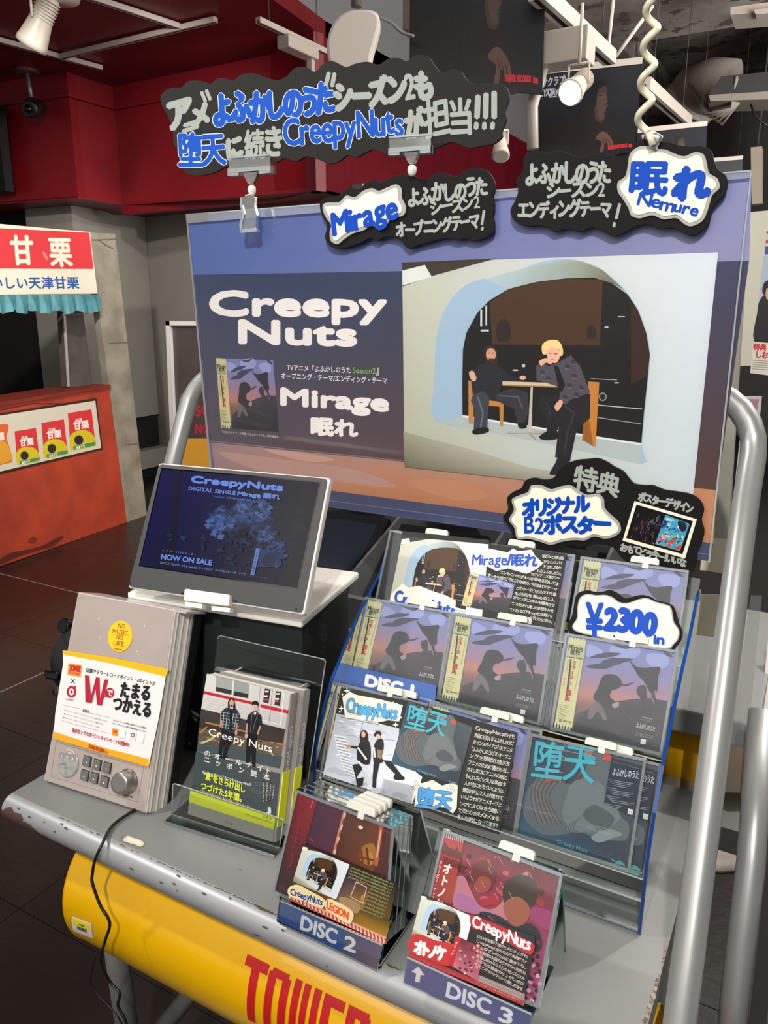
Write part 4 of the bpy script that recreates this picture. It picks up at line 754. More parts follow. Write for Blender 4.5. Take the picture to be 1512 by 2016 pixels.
# Mirage sign
C3 = (500, 0, 2.953); pl = Plane(ony(800, 400, BY-.014))
t = cloud('opening_sign', 'black cloud sign with one blue Latin word, left of the two on the board', 'sign', pl, C3,
 [(385, 1170), (420, 1150), (478, 1140), (518, 1112), (560, 1090), (610, 1100), (652, 1062), (700, 1045), (740, 1060), (790, 1035), (850, 1018), (910, 1020), (960, 1037), (1010, 1040), (1050, 1010), (1110, 1005), (1170, 1027), (1222, 992), (1290, 978), (1350, 990), (1385, 1030), (1402, 1080), (1385, 1140), (1397, 1190), (1388, 1250), (1397, 1300), (1388, 1352), (1330, 1388), (1270, 1400), (1230, 1388), (1180, 1397), (1130, 1385), (1080, 1392), (1020, 1408), (960, 1422), (900, 1445), (862, 1410), (828, 1385), (760, 1378), (718, 1400), (670, 1385), (620, 1412), (560, 1432), (500, 1446), (440, 1430), (412, 1380), (425, 1312), (398, 1260), (384, 1215)],
 [(405, 1190), (440, 1178), (500, 1175), (540, 1138), (590, 1146), (640, 1110), (690, 1095), (730, 1110), (780, 1090), (830, 1073), (862, 1100), (864, 1150), (886, 1200), (880, 1245), (850, 1262), (802, 1264), (782, 1300), (740, 1332), (690, 1315), (640, 1342), (580, 1360), (530, 1392), (490, 1422), (450, 1400), (444, 1350), (452, 1310), (425, 1270), (406, 1230)], bw=22)
A = Art(pl.L, 3e-5).crop(*C3, (-.1, -1)); A.hand('Mirage', (470, 1368), (848, 1262), 140, BLD, .13, seed=3, jit=.7); A.build('blue_lettering', pl, t, PAINT, .0036)
A = Art(pl.L, 3e-5).crop(*C3, (-.05, -1)); A.hand('よふかしのうた', (900, 1192), (1360, 1125), 105, GW, .055, seed=4).hand('シーズン2', (1030, 1248), (1316, 1205), 74, GW, .06, seed=5).hand('オープニングテーマ', (830, 1378), (1312, 1318), 82, GW, .06, seed=6)
A.line([(1338, 1225), (1325, 1305)], 15, GW).line([(1330, 1322), (1326, 1336)], 15, GW); A.build('grey_lettering', pl, t, PAINT)
# Nemure sign
C5 = (960, 140, 2.739); pl = Plane(ony(1230, 380, BY-.014))
t = cloud('ending_sign', 'black cloud sign with large blue kanji under the coiled cord', 'sign', pl, C5,
 [(210, 440), (260, 430), (320, 440), (372, 428), (430, 440), (500, 466), (560, 450), (622, 440), (680, 457), (730, 460), (768, 430), (790, 390), (840, 365), (900, 386), (960, 378), (1020, 396), (1090, 405), (1160, 405), (1206, 430), (1220, 480), (1242, 530), (1282, 560), (1293, 610), (1280, 660), (1242, 700), (1210, 742), (1200, 800), (1168, 850), (1110, 886), (1050, 870), (1000, 846), (930, 850), (860, 828), (800, 838), (740, 870), (680, 890), (620, 865), (560, 844), (500, 866), (430, 850), (360, 866), (300, 835), (240, 836), (180, 830), (138, 800), (122, 750), (150, 692), (165, 640), (153, 590), (188, 540), (193, 480)],
 [(870, 405), (912, 420), (960, 424), (1002, 442), (1060, 460), (1120, 438), (1165, 450), (1182, 490), (1196, 550), (1240, 580), (1253, 630), (1215, 670), (1200, 712), (1186, 760), (1158, 812), (1100, 839), (1058, 825), (1018, 795), (950, 802), (890, 780), (822, 796), (775, 780), (760, 740), (730, 692), (703, 650), (704, 600), (742, 570), (756, 520), (768, 450), (810, 412)], bw=20)
A = Art(pl.L, 3e-5).crop(*C5, (.12, -1)); A.hand('眠', (770, 655), (985, 668), 180, BLD, .075, seed=2, jit=.5, up=(.12, -1)).hand('れ', (1000, 685), (1190, 672), 160, BLD, .11, seed=1, jit=.4).hand('Nemure', (808, 722), (1138, 785), 68, BLD, .12, seed=5, up=(.3, -1)); A.build('blue_lettering', pl, t, PAINT, .0036)
A = Art(pl.L, 3e-5).crop(*C5, (.02, -1)); A.hand('よふかしのうた', (208, 606), (662, 592), 112, GW, .055, seed=14).hand('シーズン2', (318, 682), (636, 675), 82, GW, .065, seed=15).hand('エンディングテーマ', (165, 785), (668, 780), 88, GW, .06, seed=16)
A.line([(712, 716), (694, 795)], 16, GW).line([(684, 818), (681, 838)], 16, GW); A.build('grey_lettering', pl, t, PAINT)
# coiled cord
p0 = ony(1290, 290, BY-.03); t = thing('coiled_cord', 'thick cream coiled cord hanging from the ceiling to the ending sign', 'cord', p0)
px2m = (ony(1300, 150, BY-.03)-ony(1290, 150, BY-.03)).length/10; pts = []; per = 63*px2m*1.03; top = 1.35
a0 = ony(1266, 262, BY-.03); nt = int(top/per*18)
for i in range(nt): z = i/18*per; an = 2*math.pi*i/18+.6; R = 12.5*px2m; pts.append((a0.x+R*math.cos(an), a0.y+R*math.sin(an), a0.z+z))
MB().tube(pts, 7.2*px2m, 10).build('coil', mat('cream_vinyl', 'ded9bf', .3, coat=.3), t)
MB().tube([(a0.x, a0.y, a0.z+nt/18*per), (a0.x, a0.y, 4.3)], .003, 6).build('ceiling_wire', mat('cream_vinyl', 'ded9bf', .3), t)
q = ony(1298, 272, BY-.02); MB().tube([q+Vector((-.012, 0, .006)), q, q+Vector((-.006, 0, -.01))], .005, 8).build('metal_hook', mat('bright_metal', 'd8d8d4', .2, .8), t)
MB().tube([pts[0], (pts[0][0]+.006, pts[0][1], pts[0][2]-.014)], 7.0*px2m, 10).build('cord_end', mat('cream_vinyl', 'ded9bf', .3), t)
# ================================================================ stepped acrylic rack
rack = thing('disc_rack', 'three-step clear acrylic disc rack with blue edges at the right of the cart', 'rack', (-.34, .85, TZ))
prof = [(.795, .906), (.803, 1.0), (.822, 1.05), (.85, 1.095), (.893, 1.137), (.935, 1.175), (.985, 1.208), (1.022, 1.25), (1.04, 1.25), (1.04, .906)]
LIN = [(.795, .906), (.803, 1.0), (.822, 1.05), (.85, 1.095), (.893, 1.137), (.935, 1.175), (.985, 1.208), (1.022, 1.25)]
for x in (-.5625, -.1085):
    MB().hexa([(x-.0015, y, z) for y, z in prof], [(x+.0015, y, z) for y, z in prof]).build('side_panel', CLEAR, rack)
    b = MB()
    for (y0, z0), (y1, z1) in zip(LIN, LIN[1:]):
        d = Vector((0, y1-y0, z1-z0)).normalized(); n = Vector((0, d.z, -d.y))*.002
        b.hexa([(x-.002, y0, z0), (x+.002, y0, z0), (x+.002, y0+n.y, z0+n.z), (x-.002, y0+n.y, z0+n.z)], [(x-.002, y1, z1), (x+.002, y1, z1), (x+.002, y1+n.y, z1+n.z), (x-.002, y1+n.y, z1+n.z)])
    b.build('blue_edge', BLUEDGE, rack)
rows = [(.815, .969), (.902, 1.073), (.97, 1.17)]
for k, (y, z) in enumerate(rows):
    f = Vector((0, math.sin(math.radians(26)), math.cos(math.radians(26)))); n = Vector((0, -f.z, f.y)); p = Vector((0, y, z))-f*.003
    lip = p+n*.006
    def strip(a, c, th, name, m):
        d = (c-a).normalized(); q = Vector((0, -d.z, d.y))*th; MB().hexa([(-.561, a.y, a.z), (-.11, a.y, a.z), (-.11, a.y+q.y, a.z+q.z), (-.561, a.y+q.y, a.z+q.z)], [(-.561, c.y, c.z), (-.11, c.y, c.z), (-.11, c.y+q.y, c.z+q.z), (-.561, c.y+q.y, c.z+q.z)]).build(name, m, rack)
    strip(p+n*.006, p-n*.034, .002, 'shelf_plate', CLEAR); strip(p-n*.034, p-n*.034+f*.12, .002, 'back_plate', CLEAR); strip(p+n*.006, p+n*.006+f*.011, .0015, 'shelf_lip', CLEAR)
    strip(p+n*.0075, p+n*.0075+f*.0015, .0015, 'lip_edge', EDGE)
strip(Vector((0, .80, .908)), Vector((0, .806, .955)), .002, 'foot_plate', CLEAR)
strip(Vector((0, .798, .909)), Vector((0, .7982, .911)), .004, 'foot_edge', clear('blue_grey_edge', 'a8bcd0', .1, 1.5, .4, '9db4c8')); strip(Vector((0, .803, .945)), Vector((0, .8032, .947)), .003, 'lip_edge', EDGE)
# ================================================================ disc cases
TRAY = mat('dark_tray', '17181c', .35); LATCH = mat('ivory_latch', 'dcdad0', .4)
def case(label, group, pl, q, off=0., th=.0095, art=None, frac=(.45, .74), latch=True, back=TRAY, ins=.0035, name='disc_case'):
    """q: TL,TR,BR,BL in the picture, resolved on the case's own tilted plane"""
    L = [pl.L(x, y) for x, y in q]; t = thing(name, label, 'disc', pl.W(L[3][0], L[3][1], off), group)
    MB().prism(pl, L, off-th, off).build('case_shell', CASEC, t)
    c = (sum(p[0] for p in L)/4, sum(p[1] for p in L)/4); I = [(c[0]+(p[0]-c[0])*(1-ins*2/.142), c[1]+(p[1]-c[1])*(1-ins*2/.125)) for p in L]
    MB().prism(pl, I, off-th+.0015, off-.003).build('tray', back, t)
    f = MB()
    for i in range(4):
        a, b = L[i], L[(i+1) % 4]; ai, bi = I[i], I[(i+1) % 4]; f.prism(pl, [a, b, bi, ai], off-.0022, off+.0003)
    for i in (0, 2): a, b = L[i], L[(i+1) % 4]; ai, bi = I[i], I[(i+1) % 4]; f.prism(pl, [a, b, bi, ai], off-th-.0002, off-th+.0012)
    f.build('case_rim', clear('case_rim', 'e6eaee', .12, 1.45, .22, 'c6ccd0'), t)
    if latch:
        TL, TR = Vector(L[0]), Vector(L[1]); d = TR-TL; n = Vector((-d.y, d.x)).normalized(); a = TL+d*frac[0]; b = TL+d*frac[1]; h0, h1 = .0015, .0105; r = .0035; dn = d.normalized()
        pts = [a+n*h0, b+n*h0, b+n*(h1-r), b-dn*r*.4+n*(h1-r*.3), b-dn*r+n*h1, a+dn*r+n*h1, a+dn*r*.4+n*(h1-r*.3), a+n*(h1-r)]
        MB().prism(pl, [tuple(p) for p in pts], off-th+.001, off-.001).build('security_latch', latch if latch is not True else LATCH, t, bevel=.0007)
        m = a.lerp(b, .55); MB().prism(pl, [tuple(m+n*h0-d.normalized()*.004), tuple(m+n*h0+d.normalized()*.004), tuple(m-n*.005+d.normalized()*.004), tuple(m-n*.005-d.normalized()*.004)], off-.006, off+.0005).build('latch_stem', LATCH, t)
    if art:
        A = Art(pl.L); A.crop(0, 0, 1); art(A, I, L); A.room = .0025; A.build('printed_sleeve', pl, t, CARD, off-.003)
        A = None
    return t
def pxof(pl, pts):  # plane coords -> picture coords so art can be authored on any case
    out = []
    for a, b in pts:
        v = pl.W(a, b)-CAM; d = v.dot(FW); out.append((756+F*v.dot(RT)/d, 1008-F*v.dot(CU)/d))
    return out
rA = Plane((-.268, .97, 1.17), yaw=math.radians(2), tilt=math.radians(26)); rB = Plane((-.257, .903, 1.073), yaw=math.radians(2), tilt=math.radians(26)); rC = Plane((-.27, .815, .969), yaw=math.radians(2), tilt=math.radians(26.5))
MIRB = [(395, 588), (1145, 693), (1040, 1398), (288, 1222)]
def mart(pl): return lambda A, I, L: mirage(A, pxof(pl, I))
c2 = lambda pts: cpx(1000, 1080, 3.436, pts); c1 = lambda pts: cpx(620, 1030, 3.024, pts); c3 = lambda pts: cpx(600, 1320, 3.287, pts); c4 = lambda pts: cpx(960, 1400, 3.436, pts)
G1, G2, G3 = 'dusk-sleeve discs in the rack', 'blue-grey face sleeve discs in the rack', 'red stage sleeve discs'
m3 = c2([(386, 570), (1155, 688), (1042, 1405), (282, 1222)]); m2 = c1([(818, 528), (1424, 628), (1338, 1205), (730, 1050)]); m1 = c1([(300, 437), (820, 528), (735, 1050), (185, 935)])
case('dusk-sleeve disc with cream strip, rightmost of the middle row, full front visible', G1, rB, m3, art=mart(rB))
case('dusk-sleeve disc with cream strip, centre front of the middle row', G1, rB, m2, art=mart(rB))
case('dusk-sleeve disc with cream strip standing behind the DISC 1 label', G1, rB, m1, art=mart(rB), frac=(.47, .82))
def back_of(pl, L0, k, dx, dy=0., step=.0115): return [(a+dx*k, b+dy*k) for a, b in L0]
def stack(pl, q, n, labels, group, art=None, dx=0., step=.0112, frac=(.45, .74), fstep=.012, name='disc_case'):
    for k in range(1, n+1):
        L = [(a+dx*k, b) for a, b in [pl.L(x, y) for x, y in q]]; case(labels[k-1], group, pl, pxof(pl, L), off=-step*k, art=art if k == 1 else None, frac=(frac[0]+fstep*k, frac[1]+fstep*k), name=name)
stack(rB, m2, 4, ['dusk-sleeve disc %s the centre front one of the middle row' % s for s in ('directly behind', 'two places behind', 'three places behind', 'four places behind')], G1, frac=(.45, .74), dx=.0015)
stack(rB, m3, 1, ['dusk-sleeve disc directly behind the rightmost one of the middle row'], G1)
a3 = cpx(1100, 1050, 3.36, [(145, 150), (862, 245), (770, 900), (40, 760)])
case('dusk-sleeve disc at the right of the top row, behind the price sign', G1, rA, a3, art=mart(rA), frac=(.47, .73))
LA = [rA.L(x, y) for x, y in a3]; a2 = pxof(rA, [(a-.1475, b) for a, b in LA]); a1 = pxof(rA, [(a-.295, b) for a, b in LA])
case('dusk-sleeve disc in the top row behind the handwritten note of the pop card', G1, rA, a2, art=mart(rA), frac=(.3, .58))
case('disc in the top row behind the band photo of the pop card', G1, rA, a1, frac=(.42, .68))
d3 = c4([(290, 148), (1075, 325), (962, 1090), (180, 835)])
def dart(pl): return lambda A, I, L: daten(A, pxof(pl, I))
case('blue-grey sleeve disc with cyan kanji, front right of the lowest rack row', G2, rC, d3, art=dart(rC), frac=(.48, .75))
L3 = [rC.L(x, y) for x, y in d3]
case('blue-grey sleeve disc peeking out right behind the front right one', G2, rC, pxof(rC, [(a+.0165, b-.002) for a, b in L3]), off=-.0112, art=dart(rC), frac=(.49, .76))
d2q = pxof(rC, [(a-.1495, b) for a, b in L3]); d1q = pxof(rC, [(a-.299, b) for a, b in L3])
d2q = c3([(808, 198), (1468, 372), (1360, 1078), (700, 880)]); d1q = c3([(192, 72), (800, 215), (712, 880), (92, 700)])
case('disc behind the handwritten half of the lower pop card', G1, rC, d2q, art=mart(rC), frac=(.5, .78))
case('disc behind the first one in the centre of the lowest rack row', G1, rC, pxof(rC, [(a+.012, b) for a, b in [rC.L(x, y) for x, y in d2q]]), off=-.0112, frac=(.53, .81))
case('disc behind the snow photo of the lower pop card, left of the lowest row', G1, rC, d1q, art=mart(rC), frac=(.46, .72))
case('disc behind the first one at the left of the lowest rack row', G1, rC, pxof(rC, [(a+.008, b) for a, b in [rC.L(x, y) for x, y in d1q]]), off=-.0112, frac=(.52, .78))
# DISC 1 label in the rack
lp = Plane(rB.P+rB.n*.004, ax=rB.ax, u=rB.u); t = thing('number_label', 'blue label strip lettered DISC 1 in the middle rack row', 'label', lp.W(-.3, .02))
lq = c1([(202, 845), (725, 965), (715, 1052), (188, 930)]); lq[2:] = c1([(712, 1075), (178, 955)])
MB().prism(lp, [lp.L(x, y) for x, y in lq], -.0006, 0).build('card', mat('label_blue', '3c62a8', .5), t)
A = Art(lp.L).crop(620, 1030, 3.024, (.12, -1)); A.text('DISC 1', (300, 965), (580, 1028), 62, 'e8e6ea', .1); A.build('printed_label', lp, t)
# ---- pop card of the top row
pp = Plane(rA.P+rA.n*.004, ax=rA.ax, u=rA.u); t = thing('pop_card', 'pop card with arch photo and blue lettering in the top rack row', 'pop card', pp.W(-.25, 0))
MB().prism(pp, [pp.L(x, y) for x, y in c1([(522, 46), (1036, 100), (1040, 122), (1502, 182), (1412, 640), (440, 500)])], -.0008, 0).build('black_card', mat('black_card', '262624', .7), t)
A = Art(pp.L).crop(620, 1030, 3.024, (.1, -1)); duo(A, [(520, 80), (1034, 126), (985, 660), (425, 560)])
A.poly([(450, 432), (520, 358), (560, 385), (620, 372), (700, 405), (780, 430), (840, 462), (835, 530), (470, 520)], 'f0ebdc'); A.hand('CreepyNuts', (475, 478), (832, 560), 84, '0a48b8', .09, '0f2a80', .02, seed=2, up=(.12, -1))
A.poly([(925, 170), (930, 150), (1020, 162), (1030, 150), (1150, 175), (1180, 150), (1210, 168), (1290, 158), (1312, 195), (1360, 240), (1318, 275), (1260, 302), (1150, 270), (1080, 285), (1030, 258), (930, 272)], 'f0ebdc'); A.hand('Mirage/眠れ', (936, 246), (1320, 250), 66, '0a48b8', .08, seed=3)
mirage(A, [(925, 290), (1190, 362), (1150, 545), (870, 490)], False)
A.crop(620, 1030, 3.024, (.1, -1)); W2 = 'd4d2c8'
for s, x0, y0, x1, y1 in [('彼らの楽曲', 1352, 205, 1482, 218), ('からインスパイ', 1362, 236, 1475, 248), ('アされ、描か', 1358, 268, 1470, 276), ('れる"よふかしのうた', 1322, 292, 1468, 312), ('"のTVアニメ第2シー', 1282, 312, 1462, 338), ('ズンもCreepyNutsが曲を担当してま', 1100, 300, 1452, 372), ('すー!!今度も「夜に引き続き、今回はOPテーマ', 1028, 318, 1445, 404), ('とEDテーマどちらもです!今最', 1200, 395, 1438, 435), ('も注目を集める2人', 1190, 425, 1430, 468), ('がセンスとスキルを爆発させ', 1182, 450, 1428, 500), ('て、それぞれ違った表現をみせ', 1172, 486, 1422, 532), ('てくれる①Mirageと③眠れ!', 1160, 522, 1415, 562), ('必ずどれもと言わん', 1280, 570, 1412, 596)]:
    A.hand(s, (x0, y0), (x1, y1), 19, W2, .02, seed=len(s))
A.build('hand_drawn_print', pp, t, CARD)
# ---- lower pop card
pp = Plane(rC.P+rC.n*.004, ax=rC.ax, u=rC.u); t = thing('pop_card', 'pop card with snow photo, cyan lettering and handwriting in the lowest rack row', 'pop card', pp.W(-.3, 0))
MB().prism(pp, [pp.L(x, y) for x, y in c3([(235, 108), (668, 196), (1378, 402), (1258, 1062), (980, 985), (700, 866), (118, 672)])], -.0008, 0).build('black_card', mat('black_card', '262624', .7), t)
A = Art(pp.L).crop(600, 1320, 3.287, (.1, -1))
A.poly([(205, 278), (612, 376), (600, 560), (760, 690), (695, 864), (118, 672)], 'ccd2dc', ['b4bcc8', 'c4ccd8', 'dde2ea', 'eef0f4', 'e4e8f0', 'c8cede'])
rnd = random.Random(8)
for i in range(46): x = 200+rnd.random()*330; y = 300+rnd.random()*300; A.line([(x-rnd.random()*10, y), (x+25+rnd.random()*40, y+rnd.uniform(-22, 30))], rnd.uniform(1.5, 5), rnd.choice(['f2f4f8', 'eceef2', '9aa0ac', '7c828e', 'ffffff']))
A.line([(232, 300), (480, 352)], 3, '4a4e56').line([(380, 330), (360, 400)], 2, '5a5e66')
for (x, y) in [(140, 640), (200, 660), (300, 720), (420, 770), (560, 800)]: A.blob([(x, y), (x+60, y-12), (x+110, y+20), (x+40, y+22)], 'b4bccc')
for k in range(13): y = 420+k*20; A.line([(190+k*6, y), (270+k*5, y+14+k)], 9-k*.2, 'eef0f4').line([(195+k*6, y+9), (265+k*5, y+23+k)], 2.5, '6a707c')
A.line([(190, 400), (215, 520), (265, 660)], 4, 'e8ecf2').line([(500, 590), (640, 640)], 8, 'f4f6f8').line([(520, 620), (640, 690)], 6, 'e8eaf0')
A.blob([(355, 470), (380, 445), (412, 452), (428, 500), (425, 590), (400, 610), (345, 585), (338, 520)], '15151a').poly([(270, 482), (350, 492), (350, 512), (300, 500)], '1a1a20').blob([(266, 484), (290, 482), (302, 492), (280, 500)], 'd88a70').poly([(308, 610), (372, 600), (372, 640), (338, 690), (346, 752), (338, 752), (330, 690)], '17171c').poly([(338, 700), (384, 690), (376, 750), (340, 752)], '101014')
A.line([(345, 500), (400, 575)], 12, 'e4e6ec').line([(350, 590), (405, 655), (425, 690)], 14, 'e8eaf0')
A.blob([(358, 420), (372, 388), (400, 390), (410, 420), (412, 450), (395, 465), (362, 462)], '181214').ell(381, 414, 13, 19, 'd8a488')
A.blob([(455, 470), (480, 440), (508, 450), (512, 500), (500, 560), (512, 590), (450, 602), (445, 520)], '1b1a1f').poly([(470, 510), (505, 515), (495, 575), (468, 560)], '8c7a5a').line([(450, 500), (455, 560)], 10, 'e8e8ee').poly([(447, 598), (486, 600), (465, 700), (462, 760), (438, 755), (440, 690)], '15151a').poly([(510, 580), (560, 585), (600, 640), (640, 690), (620, 705), (575, 690), (585, 670), (530, 615)], '19191e')
A.blob([(448, 412), (470, 392), (494, 400), (494, 424), (456, 428)], '181214').ell(476, 428, 15, 17, 'e0b096').blob([(575, 690), (600, 672), (646, 690), (640, 706), (590, 708)], '101014')
A.poly([(292, 138), (335, 158), (480, 185), (636, 225), (612, 330), (540, 322), (480, 336), (262, 302), (245, 172)], 'f0ecd8'); A.hand('CreepyNuts', (268, 268), (598, 318), 92, '4aa4dc', .1, '2a2c30', .03, seed=5, up=(.12, -1))
A.hand('クリーピー', (275, 282), (372, 294), 20, '3a3832', .01).hand('ナッツ', (480, 306), (540, 314), 16, '3a3832', .01)
for (x, y, s) in [(275, 132, 22), (238, 245, 20), (590, 352, 22)]: A.poly([(x, y-s), (x+s*.2, y-s*.2), (x+s, y), (x+s*.2, y+s*.2), (x, y+s), (x-s*.2, y+s*.2), (x-s, y), (x-s*.2, y-s*.2)], 'f0f0ec')
for (x, y) in [(245, 155), (575, 208), (625, 305), (595, 215), (228, 268)]: A.ell(x, y, 6, 6, 'e8e8e4')
daten(A, [(672, 198), (1088, 368), (990, 745), (560, 600)], False)
A.poly([(712, 705), (760, 730), (830, 708), (890, 745), (940, 730), (992, 742), (985, 890), (960, 925), (905, 885), (712, 880), (720, 800)], 'f0ecd8'); A.hand('堕天', (728, 868), (958, 898), 122, '4a9ce0', .06, '1e2a3a', .03, seed=3)
for k in range(4): A.line([(690+k*10, 745-k*11), (716+k*8, 778-k*10)], 2.5, '2a2a2a').line([(925+k*14, 770+k*4), (945+k*10, 742+k*4)], 2.5, '2a2a2a')
for i, s in enumerate(['CreepyNutsの代', '表曲とも言える"よふかしのうた"', 'がインスパイアされたアニメ', '"よふかしのうた"のオープニ', 'ング主題歌①堕天!!!', 'アニメのために書きおろし', 'され、まさにアニメの顔と', 'もとれるピッタリな楽曲!タ', '人が恋におちていくような、', '螺旋状に2人が堕ちて', 'いくようすがアニメオープニ', 'ングによく似合う聴い', 'てると心がわくわくする', 'そんな1枚になってます!!']):
    x0 = 1108-i*9.5; y0 = 385+i*44; x1 = 1362-i*8.6; y1 = y0+58+(0 if i else -6)
    if i == 0: x0, y0, x1, y1 = 1106, 385, 1358, 440
    A.hand(s, (x0, y0), (x1, y1), 27, W2, .015, seed=20+i, up=(.12, -1))
A.build('hand_drawn_print', pp, t, CARD)
MB().prism(pp, [pp.L(x, y) for x, y in c3([(515, 700), (710, 745), (692, 860), (488, 800)])], .0015, .0025).build('clear_holder', clear('hazy_holder', 'f4f4f4', .1, 1.5, .15, 'e8e8f0'), t)
# ---- price sign and bonus sign
pl = Plane(rA.P+rA.n*.007+rA.u*.0, ax=rA.ax, u=rA.u)
t = cloud('price_sign', 'white cloud sign with black rim priced 2300 yen in the rack', 'sign', pl, (1000, 1080, 3.436),
 [(455, 330), (482, 296), (540, 281), (590, 292), (640, 291), (690, 279), (742, 300), (790, 335), (840, 326), (900, 313), (960, 324), (1012, 352), (1070, 365), (1118, 388), (1140, 440), (1155, 500), (1182, 560), (1172, 620), (1130, 668), (1100, 700), (1000, 715), (700, 665), (480, 600), (420, 575), (400, 520), (430, 460), (445, 390)],
 [(490, 332), (540, 308), (600, 316), (660, 314), (710, 330), (760, 364), (820, 366), (880, 345), (940, 335), (1000, 360), (1060, 376), (1100, 392), (1116, 440), (1126, 500), (1160, 552), (1156, 610), (1122, 652), (1080, 680), (900, 670), (650, 610), (480, 570), (436, 530), (468, 470), (470, 400)], th=.0025, bw=9)
A = Art(pl.L, 3e-5).crop(1000, 1080, 3.436, (.02, -1)); A.hand('¥', (532, 590), (648, 598), 225, '0a48b8', .1, seed=1, jit=.3).hand('2300', (655, 545), (1005, 590), 158, '0a48b8', .24, seed=9, jit=.6, up=(.1, -1)).hand('+tax in', (720, 628), (1062, 650), 66, '0a48b8', .2, seed=6); A.build('blue_lettering', pl, t, PAINT, .0036)
pl = Plane(Vector((-.25, BY-.011, 1.25))); C8 = (980, 880, 2.842)
t = cloud('bonus_sign', 'black cloud sign about the bonus poster, above the top rack row', 'sign', pl, C8,
 [(500, 68), (560, 64), (610, 84), (650, 110), (700, 136), (730, 172), (762, 205), (820, 214), (870, 216), (930, 240), (1000, 250), (1080, 266), (1130, 300), (1153, 350), (1140, 410), (1155, 470), (1143, 530), (1118, 590), (1110, 650), (1090, 694), (1040, 700), (900, 720), (780, 690), (690, 618), (640, 560), (570, 545), (500, 556), (450, 560), (400, 550), (335, 578), (270, 566), (200, 545), (130, 542), (90, 520), (68, 450), (28, 400), (58, 345), (50, 290), (80, 255), (130, 230), (152, 190), (200, 174), (260, 184), (312, 172), (340, 130), (380, 96), (440, 74)],
 [(65, 405), (92, 350), (80, 295), (120, 270), (170, 250), (190, 214), (250, 215), (300, 236), (350, 220), (410, 214), (450, 240), (500, 266), (560, 260), (595, 290), (602, 340), (640, 382), (680, 420), (690, 470), (650, 502), (600, 512), (540, 500), (490, 522), (430, 520), (360, 530), (300, 547), (240, 530), (170, 512), (112, 512), (94, 450)], bw=16)
A = Art(pl.L, 3e-5).crop(*C8, (.05, -1)); A.hand('オリジナル', (145, 385), (518, 350), 92, BLD, .09, seed=11, up=(0, -1)).hand('B2ポスター', (155, 478), (630, 470), 96, BLD, .09, seed=12, up=(0, -1)); A.build('blue_lettering', pl, t, PAINT, .0036)
A = Art(pl.L, 3e-5).crop(*C8, (.14, -1)); A.hand('特典', (422, 218), (680, 275), 120, GW, .06, seed=13).hand('ポスターデザイン', (785, 295), (1090, 368), 48, GW, .08, seed=3).hand('おもてどう今ー!いいな', (685, 575), (1050, 668), 42, GW, .08, seed=4)
A.poly([(765, 302), (1114, 404), (1048, 624), (698, 524)], 'efe8d2').poly([(776, 322), (1092, 415), (1034, 600), (718, 510)], '0c0c10')
rnd = random.Random(4); H2 = homog([(0, 0), (1, 0), (1, 1), (0, 1)], [(776, 322), (1092, 415), (1034, 600), (718, 510)])
for i in range(70):
    u = rnd.uniform(.06, .47); v = rnd.uniform(.2, .92); w = rnd.uniform(.006, .02); h = rnd.uniform(.03, .14); c = rnd.choice(['5a2230', 'a83a30', '243a4c', '30566a', 'c8583c', '1c2434', '7c3a4c', '3a2030'] if v > .55 else ['1a2030', '5a2a34', '24506a', '1a2434', '8a3028'])
    A.poly([H2(u, v), H2(u+w, v), H2(u+w, min(.95, v+h)), H2(u, min(.95, v+h))], c)
A.poly([H2(.52, .04), H2(.96, .1), H2(.94, .93), H2(.50, .93)], '3f9cc0')
for i in range(90):
    u = rnd.uniform(.53, .93); v = rnd.uniform(.12, .88); a = rnd.uniform(0, 6.28); r = rnd.uniform(.012, .05); c = rnd.choice((['1c4f9a', '8cc8e0', '24222e', '2a7ab8', '1a3a6a', 'b8d8e0'] if v < .4 else ['2a5a44', '6cae9c', 'd8b8ac', '3a6a5a', 'a8c8a0', '24222e', '2c8cb0'] if v < .68 else ['c84a3a', '3a2a6a', '4ab0c8', 'd86a50', '203a5a', 'e8a080']))
    A.poly([H2(min(.95, u+r*math.cos(a+q)*k), min(.93, v+r*1.5*math.sin(a+q)*k)) for q, k in ((0, 1.6), (1.2, .8), (2.4, 1.2), (4.0, .7))], c)
A.blob([H2(.76, .1), H2(.9, .12), H2(.93, .3), H2(.86, .36), H2(.8, .28)], '22202c')
A.text('PLE', (838, 452), (905, 408), 30, '5c6068', .01); A.build('grey_lettering', pl, t, PAINT)
